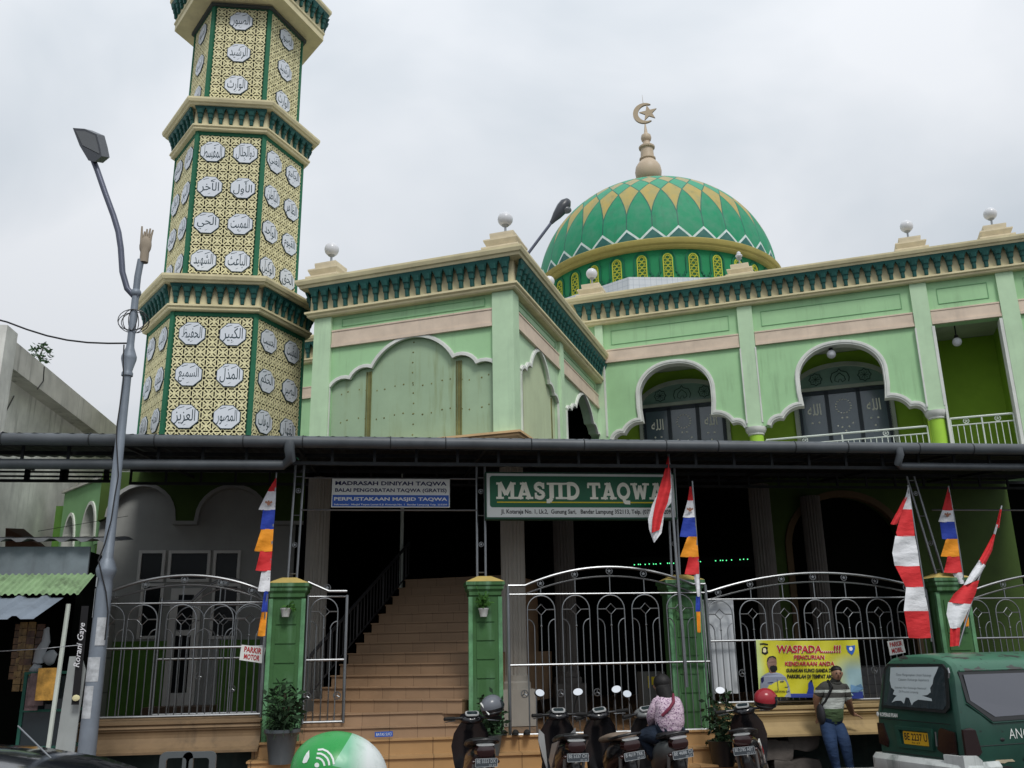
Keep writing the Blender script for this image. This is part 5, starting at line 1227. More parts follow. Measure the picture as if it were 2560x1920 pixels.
quadsign('step_sign', 'small blue sign reading BATAS SUCI on the orange step riser', ((937, 1830), (982, 1828), (982, 1841), (937, 1843)), 13.93, [('BATAS SUCI', .08, .92, .22, .78)], SWHITE, SBLUE, bold=.0)
t = thing('white_board', 'blank white board standing behind the bars between the flag poles and the banner', 'board', (5.1, 14.42, 1.3)); q = [P(*r5(x, y), 14.42)-t.location for x, y in ((1122, 808), (1280, 808), (1308, 1282), (1168, 1282))]
m = MB(); m.add(q+[v+Vector((0, .02, 0)) for v in q], [(0, 1, 2, 3), (4, 5, 6, 7), (0, 1, 5, 4), (1, 2, 6, 5), (2, 3, 7, 6), (3, 0, 4, 7)]); m.build('sheet', paint('whiteboard', (.5, .53, .56), streak=.2, bump=0), t)
# banner
BT = thing('banner', 'yellow banner reading WASPADA with a masked policeman, tied to the fence', 'banner', P(2015, 1670, 14.2))
def BF(x, z, d):
    w = .02*sin(x*.006+z*.004)+.012*sin(x*.013-z*.009); sag = 26*(1-((x-1120)/970)**2)*max(0, 1+z/500); return P(1870+x/7.628, 1580+(-z+sag)/7.628, 14.18+w-d)-BT.location
def bnode_mat():
    m, b, N = newmat('yellow_banner_print'); o = N.obj(); sp = N.n('ShaderNodeSeparateXYZ'); N.t.links.new(o, sp.inputs[0])
    c = N.mix(N.noise(o, 6, 3), (.50, .46, .015), (.60, .58, .03))
    c = N.mix(N.m('MULTIPLY', N.rng(sp.outputs[0], .35, .7), N.rng(sp.outputs[2], .22, -.05)), c, (.30, .45, .48))
    c = N.mix(N.rng(sp.outputs[0], -.66, -.76), c, (.50, .60, .22))
    N.put(b.inputs['Base Color'], c); b.inputs['Roughness'].default_value = .45; return m
g = MB(); nx, nzz = 24, 12
for j in range(nzz+1):
    for i in range(nx+1):
        u = i/nx; v = j/nzz; x = (150+1940*u)*(1-v)+(215+1990*u)*v; y = 150+(1245-150)*v-40*u*v; g.v.append(BF(x, -y, 0))
g.f = [(j*(nx+1)+i, j*(nx+1)+i+1, (j+1)*(nx+1)+i+1, (j+1)*(nx+1)+i) for j in range(nzz) for i in range(nx)]; g.mi = [0]*len(g.f)
cl = g.build('cloth', bnode_mat(), BT, 60)
def bpoly(name, mat, polys, d=.006, parent=None):
    m = MB()
    for p_ in polys:
        m2 = [(x, -y) for x, y in p_]; tr_ = tessellate_polygon([[Vector((x, y, 0)) for x, y in m2]]); m.add([BF(x, z, d) for x, z in m2], tr_)
    return m.build(name, mat, parent or cl)
bpoly('blue_strip', paint('banner_blue', (.02, .04, .22), bump=0), [[(790, 1175), (1400, 1175), (1400, 1250), (790, 1250)], [(1700, 1150), (2190, 1130), (2200, 1270), (1700, 1270)]])
bpoly('ship_picture', paint('banner_light_blue', (.12, .25, .42), bump=0), [[(1960, 1000), (2050, 1030), (2150, 990), (2170, 1020), (2200, 1080), (2100, 1150), (1960, 1150)]], .008)
bpoly('figure_picture', paint('banner_figure_blue', (.02, .05, .3), bump=0), [[(1150, 980), (1190, 925), (1225, 940), (1240, 1000), (1260, 1060), (1250, 1180), (1120, 1180), (1150, 1080)]], .009)
bpoly('thief_picture', INK, [[(1190, 920), (1210, 908), (1230, 930), (1215, 960), (1192, 955)], [(1285, 1070), (1320, 1040), (1350, 1060), (1340, 1090), (1290, 1090)]], .01)
SK = paint('printed_skin', (.22, .13, .10), bump=0); UNI = paint('printed_grey_uniform', (.24, .27, .35), bump=0, var=.06)
pol = bpoly('policeman_uniform', UNI, [[(245, 1240), (235, 980), (260, 850), (330, 800), (400, 770), (540, 770), (640, 800), (720, 860), (790, 1040), (820, 1240)]], .007)
bpoly('policeman_face', SK, [[(375, 640), (362, 590), (372, 520), (400, 470), (460, 455), (520, 480), (545, 530), (550, 600), (540, 700), (530, 800), (480, 830), (420, 780), (400, 720)]], .009, pol)
bpoly('policeman_hair', INK, [[(362, 570), (370, 500), (410, 462), (480, 452), (530, 480), (548, 540), (520, 500), (460, 478), (400, 500), (385, 560)]], .011, pol)
bpoly('policeman_mask', INK, [[(412, 690), (430, 650), (490, 635), (555, 655), (560, 720), (520, 765), (450, 768)]], .012, pol)
bpoly('uniform_detail', SNAVY, [[(240, 880), (300, 855), (305, 930), (265, 985)], [(372, 965), (480, 950), (482, 965), (375, 980)], [(610, 940), (685, 935), (685, 952), (612, 956)], [(540, 800), (548, 800), (585, 1110), (575, 1110)], [(700, 1045), (775, 1040), (760, 1055), (705, 1058)]], .011, pol)
bpoly('emblem', INK, [[(225, 215), (300, 205), (385, 222), (378, 248), (300, 235), (235, 240)], [(262, 400), (270, 300), (320, 268), (380, 290), (372, 340), (390, 400), (330, 436)]], .008)
bpoly('emblem_centre', LATT, [[(285, 370), (290, 310), (330, 300), (350, 340), (345, 385), (310, 395)]], .011)
bpoly('shield_emblem', SBLUE, [[(1875, 250), (1950, 262), (2040, 248), (2042, 320), (2020, 390), (1980, 438), (1910, 380), (1880, 310)]], .008)
bpoly('shield_centre', SWHITE, [[(1925, 305), (1945, 280), (1975, 280), (1995, 305), (1995, 335), (1970, 360), (1940, 350)]], .011)
m = MB(); q_ = lambda tx, x0, y0, x1, y1, d, b: text_into(m, tx, x0, x1, -y1, -y0, BF, d, b)
q_('WASPADA......!!!', 540, 235, 1775, 400, .006, .06); q_('PENCURIAN', 875, 435, 1462, 522, .006, .05); q_('KENDARAAN ANDA', 705, 560, 1655, 645, .006, .05); m.build('white_outline', SWHITE, cl)
m = MB(); q_('WASPADA......!!!', 548, 240, 1768, 394, .012, .03); q_('PENCURIAN', 880, 437, 1457, 520, .014, .03); q_('KENDARAAN ANDA', 709, 562, 1650, 643, .014, .03); m.build('red_lettering', RI, cl)
m = MB(); q_('GUNAKAN KUNCI GANDA DAN', 728, 695, 1680, 770, .010, .045); q_('PARKIRLAH DI TEMPAT AMAN', 748, 808, 1700, 885, .010, .045); q_('KA HERWAN S.H', 420, 1115, 790, 1155, .012, .02); m.build('black_lettering', INK, cl)

# ================================================================== FLAGS
def flag(label, cat, Y, pole, segs, emblem=None, reg=r4, group='umbul flags along the fence', pr=.014, base_z=None, name='flag'):
    base = P(*reg(*pole[-1]), Y); t = thing(name, label, cat, base, 0, group)
    m = MB(); m.tube([P(*reg(*q), Y)-base for q in pole], pr, 8); m.build('pole', STEEL, t, 40)
    cloths = MB(); mats = [RED, WHT, BLU, ORG]
    ly = None
    for (ci, y0, l0, r0, y1, l1, r1) in segs:
        if ly is not None and abs(y0-ly) < 40 and ci is not None and cloths.f and not (ci == 1 and y0 == 275): y0 = ly
        ly = y1
        n, k = 5, 6; vs = []
        for j in range(n+1):
            v = j/n
            for i in range(k+1):
                u = i/k; x = (l0+(l1-l0)*v)*(1-u)+(r0+(r1-r0)*v)*u; y = y0+(y1-y0)*v+3*sin(u*3)*(1 if v > .9 else 0)
                w = .03*sin(u*5+y*.02)*(1-u)+.012*sin(y*.07+u*3); vs.append(P(*reg(x, y), Y-.02+w)-base)
        cloths.add(vs, [(j*(k+1)+i, j*(k+1)+i+1, (j+1)*(k+1)+i+1, (j+1)*(k+1)+i) for j in range(n) for i in range(k)], ci)
    c = cloths.build('cloth', mats, t, 70)
    if emblem:
        ex, ey, s = emblem; m = MB()
        pl = [(0, 14), (5, 12), (6, 6), (16, 12), (22, 4), (16, -2), (8, -4), (10, -14), (4, -10), (0, -16), (-4, -10), (-10, -14), (-8, -4), (-16, -2), (-22, 4), (-16, 12), (-6, 6), (-5, 12)]
        tr_ = tessellate_polygon([[Vector((x, y, 0)) for x, y in pl]]); m.add([P(*reg(ex+x*s, ey-y*s), Y-.065)-base for x, y in pl], tr_); m.build('bird_emblem', paint('emblem_brown', (.30, .14, .09), bump=0), c)
    return t
flag('tall striped umbul flag left of the stairs, red, white, blue and orange', 'flag', 13.75, [(184, 165), (160, 560), (128, 860), (104, 1400)], [(0, 190, 181, 185, 258, 140, 182), (1, 258, 140, 182, 352, 93, 178), (2, 352, 116, 178, 450, 102, 170), (3, 450, 108, 170, 562, 72, 163), (0, 560, 102, 163, 660, 78, 155), (1, 656, 110, 155, 764, 90, 150), (2, 762, 122, 142, 870, 108, 138), (3, 868, 110, 138, 990, 88, 127)], (145, 318, .9))
flag('striped umbul flag hanging right beside the MASJID TAQWA sign', 'flag', 13.75, [(1073, 208), (1090, 420), (1108, 700), (1135, 1050), (1165, 1480)], [(0, 235, 1060, 1069, 305, 1050, 1078), (1, 305, 1050, 1078, 390, 1026, 1086), (2, 388, 1030, 1086, 488, 1010, 1096), (3, 485, 1050, 1096, 590, 1012, 1106), (0, 588, 1056, 1106, 678, 1035, 1108), (1, 678, 1080, 1108, 790, 1098, 1113), (2, 790, 1092, 1113, 868, 1090, 1114), (3, 868, 1094, 1114, 972, 1100, 1116)], (1062, 352, .8), reg=r5)
flag('striped umbul flag behind the green post near the right edge', 'flag', 14.0, [(1033, 232), (1065, 410), (1092, 580), (1118, 760), (1135, 950)], [(0, 240, 1032, 1037, 355, 1002, 1056), (1, 352, 1003, 1056, 413, 983, 1064), (2, 405, 990, 1064, 500, 1002, 1080), (3, 492, 1022, 1080, 588, 995, 1090), (0, 582, 1030, 1090, 670, 1010, 1104), (1, 668, 1052, 1104, 725, 1085, 1112), (3, 880, 1118, 1135, 940, 1112, 1138)], (1030, 378, .8), reg=r6)
# the national flag with its long pole
base = P(*r5(1045, 1250), 13.6); t = thing('flag', 'red and white flag drooping from the tall leaning pole in front of the mosque sign', 'flag', base)
m = MB(); m.tube([P(*r5(x, y), 13.6)-base for x, y in ((953, 72), (972, 330), (995, 640), (1025, 980), (1045, 1250))], .02, 8, r2=.03); m.build('pole', STEEL, t, 40)
def gridcloth(mb, rows, Y, base, reg, mi=0, amp=.03, k=8):
    vs = []
    for j, (y0, l, y1, r) in enumerate(rows):
        for i in range(k+1): u = i/k; vs.append(P(*reg(l+(r-l)*u, y0+(y1-y0)*u), Y+amp*sin(u*6+j*.6))-base)
    n = len(rows)-1; mb.add(vs, [(j*(k+1)+i, j*(k+1)+i+1, (j+1)*(k+1)+i+1, (j+1)*(k+1)+i) for j in range(n) for i in range(k)], mi)
m = MB(); gridcloth(m, [(80, 950, 85, 954), (150, 935, 150, 962), (250, 905, 240, 966), (330, 885, 315, 950), (400, 872, 370, 928), (470, 868, 455, 908)], 13.5, base, r5, 0); gridcloth(m, [(190, 925, 195, 968), (260, 902, 260, 969), (330, 870, 315, 968), (400, 850, 360, 932), (450, 855, 420, 926), (490, 868, 470, 918), (520, 880, 515, 884)], 13.55, base, r5, 1)
m.build('cloth', [RED, WHT], t, 70)
flag('large hanging banner of broad red and white stripes left of the van', 'flag', 13.7, [(828, 228), (848, 350), (888, 600), (910, 740), (948, 1020)], [(0, 290, 812, 826, 425, 740, 775), (1, 240, 829, 836, 350, 800, 849), (0, 350, 800, 849, 485, 765, 864), (1, 485, 765, 864, 570, 750, 880), (1, 570, 750, 880, 636, 762, 888), (0, 604, 764, 888, 742, 817, 908), (1, 736, 820, 908, 865, 808, 933), (0, 865, 810, 933, 1000, 832, 946)], reg=r6, group='red and white striped banners')
base = P(*r6(1085, 1045), 13.2); t = thing('flag', 'slanting red and white flag on a leaning pole above the van roof', 'flag', base, 0, 'red and white striped banners')
m = MB(); m.tube([P(*r6(x, y), 13.2)-base for x, y in ((1303, 333), (1265, 480), (1180, 720), (1085, 1045))], .016, 8); m.build('pole', STEEL, t, 40)
m = MB()
for mi_, rows in ((0, [(350, 1294, 350, 1304), (440, 1272, 445, 1290)]), (1, [(425, 1276, 430, 1286), (475, 1262, 478, 1272)]), (0, [(475, 1260, 478, 1272), (540, 1226, 560, 1255), (606, 1190, 640, 1215)]), (1, [(606, 1190, 635, 1222), (670, 1148, 680, 1195), (738, 1108, 712, 1168)]), (0, [(736, 1108, 708, 1190), (780, 1060, 775, 1172), (822, 1035, 832, 1146)]), (1, [(820, 1032, 830, 1148), (880, 1024, 890, 1122), (955, 1044, 950, 1092)]), (0, [(952, 1042, 948, 1094), (1045, 1042, 1040, 1088)])): gridcloth(m, rows, 13.15, base, r6, mi_, .03)
m.build('cloth', [RED, WHT], t, 70)

# ================================================================== PLANTS
def fern(mb, c, n, L, up=.5, rnd=random, w=.02):
    for _ in range(n):
        a = rnd.random()*2*pi; e = up*(.5+rnd.random()); d = Vector((cos(a), sin(a), 0)); p_ = Vector(c); pts = [p_+d*L*t_*(.7+.3*rnd.random()*0)+Vector((0, 0, L*(e*t_*1.6-1.1*t_*t_*.9))) for t_ in (0, .25, .5, .75, 1)]
        sd_ = Vector((-d.y, d.x, 0))
        for i in range(4):
            p0_, p1_ = pts[i], pts[i+1]; ww = w*(1-.2*i); mb.add([p0_-sd_*ww*.3, p0_+sd_*ww*.3, p1_+sd_*ww*.25, p1_-sd_*ww*.25], [(0, 1, 2, 3)])
            for s_ in (-1, 1):
                for h in (.0, .5): q = p0_+(p1_-p0_)*h; ll = L*.22*(1-.15*i); dd_ = ((p1_-p0_).normalized()*.6+sd_*s_).normalized(); mb.add([q, q+dd_*ll*.5+Vector((0, 0, .012)), q+dd_*ll+Vector((0, 0, -.02)), q+dd_*ll*.5-(p1_-p0_).normalized()*.015], [(0, 1, 2, 3)])
POTB = paint('grey_bucket', (.07, .085, .095), rough=.45, var=.2, streak=.5, stain=(.2, .2, .2)); LEAFD = paint('dark_frond', (.012, .035, .012), var=.5, scale=6, bump=0)
t = thing('potted_palm', 'dark grey pot with a bushy palm, left of the stairs', 'potted plant', (-1.45, 13.55, .62))
m = MB(); m.lathe([(.16, 0), (.21, .36), (.245, .40), (.245, .44), (.20, .44), (.19, .38), (0, .37)], (0, 0, 0), 24); m.build('pot', POTB, t, 40)
m = MB(); fern(m, (0, 0, .4), 46, .42, .9, random.Random(5), .03); leaf_cluster(m, (0, 0, .7), .28, 240, .12, 1.4, random.Random(4)); m.build('foliage', LEAFD, t)
m = MB(); m.tube([(0, 0, .38), (.01, 0, .9)], .012, 5); m.tube([(0.02, 0, .38), (.08, 0, .75)], .01, 5); m.build('stem', STEM, t)
for (x, y, z, lab, s, pm) in ((1.42, 13.7, .62, 'dark bushy plant behind the first scooter at the foot of the fern post', .8, POTB), (4.72, 13.45, .41, 'dark leafy plant in a black pot behind the seated woman', 1.0, BLACK)):
    t = thing('potted_plant', lab, 'potted plant', (x, y, z)); m = MB(); m.lathe([(.15*s, 0), (.2*s, .3*s), (.22*s, .34*s), (.18*s, .34*s), (0, .3*s)], (0, 0, 0), 20); m.build('pot', pm, t, 40)
    rn = random.Random(int(x*10)); m = MB(); fern(m, (0, 0, .3), 30, .36*s, 1.0, rn, .03); leaf_cluster(m, (0, 0, .62*s), .27*s, 260, .10, 1.6, rn); m.build('foliage', LEAFD, t)
POTW = paint('white_wall_pot', (.5, .52, .5), var=.1)
for (px, py, lab, big) in ((714, 1530, 'small white wall pot with a sparse trailing plant on the left gate post', 0), (1209, 1530, 'white wall pot full of fern leaves on the right gate post', 1)):
    q = P(px, py, 13.98); t = thing('wall_pot', lab, 'wall pot', q, 0, None); m = MB(); m.lathe([(.05, -.07), (.072, .03), (.08, .04), (.08, .055), (.06, .05), (0, .04)], (0, 0, 0), 18); m.build('pot', POTW, t, 40)
    m = MB(); m.tube([(-.0, .08, .02), (0, .02, .02)], .008, 5); m.build('hook', BLACK, t)
    rn = random.Random(9+big); m = MB()
    if big: fern(m, (0, 0, .05), 26, .17, 1.3, rn, .02); leaf_cluster(m, (0, 0, .14), .09, 70, .07, 1.2, rn)
    else: fern(m, (.03, 0, .05), 9, .16, .7, rn, .015); leaf_cluster(m, (.09, 0, .05), .05, 22, .06, .6, rn)
    m.build('foliage', paint('bright_fern', (.045, .14, .02), var=.4, scale=12, bump=0), t)

# kerb rail, stones, sandals, chairs, LED lights
t = thing('kerb_rail', 'white painted low kerb rail with chipped paint in front of the leaning man', 'kerb rail', (5.2, 13.2, .13)); m = MB(); m.box(0, 5.6, -.06, .06, .14, .22); m.build('rail', paint('chipped_white_paint', (.55, .55, .5), streak=.9, stain=(.1, .09, .08), scale=5, bump=.5), t)
for i, x in enumerate((.1, 1.35, 2.9, 4.4)): m = MB(); m.box(x, x+.12, -.05, .05, -.1, .138); m.build('foot', CONC, t)
STN = paint('grey_stone', (.09, .078, .07), var=.35, scale=3, bump=.8)
rn = random.Random(2)
for i, (x, z, w, h, lab) in enumerate(((5.05, .42, .34, .27, 'grey wall stone under the ledge nearest the seated woman'), (5.72, .40, .32, .28, 'grey wall stone in the upper row below the red helmet scooter'), (6.18, .52, .28, .22, 'small upper grey stone left of the leaning man'), (6.05, .14, .42, .26, 'big lower grey stone beside the leaning man'), (5.25, .12, .40, .26, 'big lower grey stone behind the fifth scooter'))):
    t = thing('stone_block', lab, 'stone', (x, 14.12, z), 0); m = MB(); m.ell((0, 0, .14), w*1.3, .22, h*.95, 24, 14)
    for j, v in enumerate(m.v): f = 1+.10*sin(v[0]*9+i)*cos(v[2]*11)+.03*sin(v[0]*31+v[2]*27); m.v[j] = (max(-w*.88, min(w*.88, v[0]*f)), max(-.15, min(.2, v[1]*f)), max(.0, min(h, v[2]*f))+.015*sin(v[0]*14+i*2))
    m.build('stone', STN, t, 50)
t = thing('slippers', 'pair of black slippers left on the top step beside the sliding gate', 'slippers', (1.72, 13.95, .86))
for s_ in (-1, 1):
    m = MB(); m.ell((s_*.085, 0, .015), .05, .13, .016, 14, 6); m.ell((s_*.085, -.03, .03), .05, .06, .05, 12, 6, t0=0); m.build('slipper', RUBBER, t, 50)
t = thing('slippers', 'single dark slipper lying on the top step under the gate', 'slippers', (1.97, 13.93, .86)); m = MB(); m.ell((0, 0, .015), .05, .12, .016, 14, 6); m.ell((0, -.03, .03), .05, .06, .05, 12, 6, t0=0); m.build('slipper', RUBBER, t, 50)
m_, b_, N_ = newmat('green_led'); b_.inputs['Emission Color'].default_value = (.1, 1, .35, 1); b_.inputs['Emission Strength'].default_value = 1.3; LED = m_
t = thing('led_sign', 'row of small green glowing LED dots in the dark undercroft behind the gate', 'LED display', P(1680, 1405, 17.5)); m = MB(); dots = [(1586, 1412), (1596, 1411), (1601, 1411), (1613, 1411), (1623, 1410), (1634, 1410), (1640, 1410), (1651, 1409), (1669, 1408), (1674, 1408), (1684, 1408), (1751, 1404), (1789, 1402), (1801, 1401), (1807, 1401), (1816, 1401), (1829, 1400), (1850, 1399), (1859, 1398), (1869, 1398)]
lb = MB(); a = P(1575, 1418, 17.55)-t.location; b = P(1880, 1392, 17.55)-t.location; lb.box(a.x, b.x, 0.03, .08, min(a.z, b.z), max(a.z, b.z)); cs_ = lb.build('case', DARKIN, t)
for x, y in dots: q = P(x, y, 17.52)-t.location; m.ell(q, .012, .012, .011, 6, 4)
m.build('led_dots', LED, cs_)
t = thing('notice_board', 'grey steel cabinet with yellow stickers standing behind the sliding gate', 'cabinet', P(1645, 1760, 15.2)); c0 = P(1608, 1680, 15.2)-t.location; c1 = P(1672, 1850, 15.2)-t.location
m = MB(); m.box(c0.x, c1.x, 0, .4, c1.z, c0.z); m.build('case', paint('grey_cabinet', (.10, .105, .10)), t)
for (a, b) in (((1620, 1690), (1626, 1720)), ((1629, 1692), (1641, 1712)), ((1645, 1690), (1655, 1700))): u = P(*a, 15.18)-t.location; v = P(*b, 15.18)-t.location; m = MB(); m.box(u.x, v.x, -.01, -.004, v.z, u.z); m.build('sticker', SYEL, t)
for i, (px, lab) in enumerate(((443, 'left grey plastic chair back poking up above the car'), (500, 'right grey plastic chair back poking up above the car'))):
    q = P(px, 1885, 8.8); t = thing('plastic_chair', lab, 'chair', (q.x, 8.8, 0), 0, 'grey plastic chairs'); zt = q.z+.02; w = .085*2; PG = paint('grey_plastic', (.10, .11, .115), rough=.4, bump=0)
    m = MB(); F = lambda a, z, d: (a, -d, z)
    m.prism([rrect(-.14*1.0, .14, .44, zt, .05), [(x, z) for x, z in rrect(-.085, .085, .52, zt-.05, .03)][::-1]], F, -.02, .02); m.build('backrest', PG, t, 40)
    m = MB(); m.prism(rrect(-.19, .19, -.36, 0, .04), lambda a, z, d: (a, -z, .43+d), -.02, .02); m.build('seat', PG, t, 40)
    for sx_ in (-1, 1):
        for sy_ in (.03, .33): m = MB(); m.tube([(sx_*.16, sy_, .42), (sx_*.19, sy_, 0.005)], .02, 6); m.build('leg', PG, t)

# ================================================================== SCOOTERS
GLOSSK = paint('glossy_black_paint', (.010, .010, .012), rough=.18, var=.2, bump=0, spec=.6)
GREYP = paint('scooter_grey_panel', (.16, .17, .17), rough=.3, var=.1, bump=0); TAIL = paint('dark_red_lens', (.022, .005, .005), rough=.12, bump=0, spec=.8); PLATE = paint('black_number_plate', (.045, .055, .065), rough=.5, bump=0); PLW = paint('plate_white', (.36, .39, .41), var=0, bump=0)
SEATB = paint('black_vinyl', (.014, .014, .014), rough=.5); SEATT = paint('tan_vinyl', (.22, .17, .13), rough=.5, var=.15)
def loftx(mb, secs, seg=16, mi=0, p=2.4):
    """closed superellipse sections: (y, z, rx, rz) along y"""
    vs = []; 
    for (y, z, rx, rz) in secs:
        for k in range(seg):
            a = 2*pi*k/seg; c, s_ = cos(a), sin(a); vs.append((rx*abs(c)**(2/p)*(1 if c >= 0 else -1), y, z+rz*abs(s_)**(2/p)*(1 if s_ >= 0 else -1)))
    n = len(secs); mb.add(vs, [(i*seg+k, i*seg+(k+1) % seg, (i+1)*seg+(k+1) % seg, (i+1)*seg+k) for i in range(n-1) for k in range(seg)]+[tuple(range(seg)), tuple((n-1)*seg+k for k in range(seg))], mi)
def wheel(t, y, z=.28, r=.28, turn=0.0):
    w = MB(); Mw = Matrix.Translation((0, y, z)) @ Matrix.Rotation(turn, 4, 'Z') @ Matrix.Rotation(pi/2, 4, 'Y')
    w.lathe([(r-.07, -.03), (r-.02, -.045), (r, -.02), (r, .02), (r-.02, .045), (r-.07, .03), (r-.07, -.03)], (0, 0, 0), 28, M=Mw); ty = w.build('tyre', RUBBER, t, 40)
    w = MB(); w.lathe([(r-.075, -.025), (r-.06, -.03), (r-.06, .03), (r-.075, .025)], (0, 0, 0), 28, M=Mw); w.lathe([(.0, -.05), (.045, -.05), (.045, .05), (0, .05)], (0, 0, 0), 12, M=Mw)
    for j in range(5): a = 2*pi*j/5; w.tube([Mw @ Vector((.04*cos(a), .04*sin(a), 0)), Mw @ Vector(((r-.07)*cos(a+.3), (r-.07)*sin(a+.3), 0))], .014, 6)
    w.build('rim', paint('dark_alloy', (.05, .05, .052), rough=.35, metal=.6, bump=0), ty, 40)
def scooter(label, plate_px, handle_px, ytail, plate, date, shell=GLOSSK, shield=GLOSSK, seatm=SEATB, mirrors=(1, 1), silver=None, lens=None, tilt=0.0, zs=.0, decal=False, steer=0.0):
    pl = P(*plate_px, ytail); hp = P(*handle_px, ytail+1.0)
    head = atan2(-((hp.x-tilt*1.1)-(pl.x-tilt*.6)), 1.0+.33); t = thing('scooter', label, 'scooter', (pl.x-tilt*.6, ytail+.02, .13), head, 'motor scooters parked at the steps')
    t.rotation_euler.y = tilt; t.scale = (1.05, 1.05, 1.05)
    Y0 = .33
    wheel(t, Y0+.02); wheel(t, Y0+1.26, turn=steer)
    m = MB(); loftx(m, [(-.02, .72, .03, .03), (.03, .70, .11, .07), (.2, .67, .15, .12), (.45, .62, .17, .15), (.7, .52, .16, .16), (.85, .42, .12, .12), (.9, .38, .05, .06)], 20); body = m.build('rear_body', shell, t, 50)
    m = MB(); loftx(m, [(.0, .50, .03, .02), (.05, .47, .065, .14), (.2, .42, .07, .14), (.45, .38, .08, .10)], 14); m.build('rear_fender', BLACK, t, 50)
    m = MB(); loftx(m, [(.05, .83, .05, .015), (.1, .83, .12, .035), (.35, .82, .14, .045), (.6, .79, .15, .05), (.85, .75, .13, .045), (.95, .74, .06, .02)], 18); m.build('seat', seatm, t, 50)
    m = MB(); m.tube([(-.15, .35, .80), (-.17, .15, .83), (-.13, .0, .86), (0, -.03, .87), (.13, 0, .86), (.17, .15, .83), (.15, .35, .80)], .017, 8); m.build('grab_rail', BLACK, t, 50)
    m = MB(); loftx(m, [(-.055, .755, .05, .02), (-.04, .75, .10, .065), (.05, .75, .12, .075)], 16); tl = m.build('tail_light', TAIL, t, 50)
    m = MB(); loftx(m, [(-.05, .81, .09, .006), (-.03, .815, .1, .008), (.02, .82, .1, .01)], 10); m.build('lens_rim', SILVER, tl, 50)
    # plate
    F = lambda a, z, d: (a, -.07-d, z+.085)
    m = MB(); m.prism(rrect(-.122, .122, .51, .595, .008), F, -.004, 0); pb = m.build('number_plate', PLATE, t)
    m = MB(); L = rrect(-.122, .122, .51, .595, .008); strip(m, L+[L[0]], -.0015, .0025, F, .0, .002); text_into(m, plate, -.105, .105, .549, .588, F, .0025, .01); text_into(m, date, .03, .105, .517, .536, F, .0025, .0); m.build('plate_text', PLW, pb)
    # floor, shield, fork, fender
    m = MB(); loftx(m, [(.8, .33, .14, .05), (1.0, .30, .17, .05), (1.2, .32, .16, .06)], 14); m.build('footboard', BLACK, t, 50)
    m = MB(); vs = []
    for (z, w, yb, yf) in ((.30, .15, 1.18, 1.3), (.5, .20, 1.22, 1.36), (.7, .235, 1.20, 1.36), (.85, .21, 1.14, 1.32), (.95, .15, 1.10, 1.27), (1.0, .11, 1.08, 1.22)):
        for x, y in ((-w, yb+.03), (-w*.6, yb), (w*.6, yb), (w, yb+.03), (w*.8, yf), (0, yf+.05), (-w*.8, yf)): vs.append((x, y, z))
    m.add(vs, [(i*7+k, i*7+(k+1) % 7, (i+1)*7+(k+1) % 7, (i+1)*7+k) for i in range(5) for k in range(7)]+[tuple(range(7)), tuple(35+k for k in range(7))]); sh = m.build('leg_shield', shield, t, 40)
    if silver:
        for s_ in (-1, 1): m = MB(); m.prism([(s_*.13, .33), (s_*.20, .55), (s_*.245, .72), (s_*.235, .86), (s_*.17, .80), (s_*.15, .6)], lambda a, z, d: (a, 1.19-d, z), -.015, .015); m.build('side_trim', silver, sh)
        m = MB()
        for s_ in (-1, 1): m.prism([(.15, .80), (.6, .73), (.85, .52), (.7, .44), (.45, .62)], (lambda q: (lambda a, z, d: (q*(.168+d), a, z)))(s_), -.01, .008)
        m.build('side_panel', silver, body)
    if decal:
        m = MB(); m.prism([(.12, .70), (.35, .72), (.72, .52), (.75, .40), (.5, .58)], lambda a, z, d: (.172+d, a, z), -.01, .006); d_ = m.build('side_decal', SWHITE, body); m = MB(); m.prism([(.45, .63), (.62, .56), (.6, .51), (.46, .59)], lambda a, z, d: (.18+d, a, z), -.001, .003); m.build('red_stripe', RI, d_)
    m = MB(); loftx(m, [(1.0, 1.0, .05, .02), (1.05, 1.01, .13, .05), (1.15, 1.02, .15, .07), (1.25, 1.0, .12, .07), (1.32, .98, .04, .03)], 16); hc = m.build('handlebar_cover', shell, t, 50)
    m = MB(); m.prism(rrect(-.085, .085, -.05, .05, .035), lambda a, z, d: (a, 1.05+z*.8, 1.075+z*.45+d), 0, .012); g_ = m.build('instrument', lens or SILVER, hc)
    m = MB(); m.prism(rrect(-.065, .065, -.034, .034, .025), lambda a, z, d: (a, 1.05+z*.8, 1.088+z*.45+d), 0, .003); m.build('dial_glass', GLASS, g_)
    m = MB(); m.tube([(-.33, .98, 1.03), (-.15, 1.07, 1.03), (.15, 1.07, 1.03), (.33, .98, 1.03)], .016, 8); hb_ = m.build('handlebar', BLACK, t, 40)
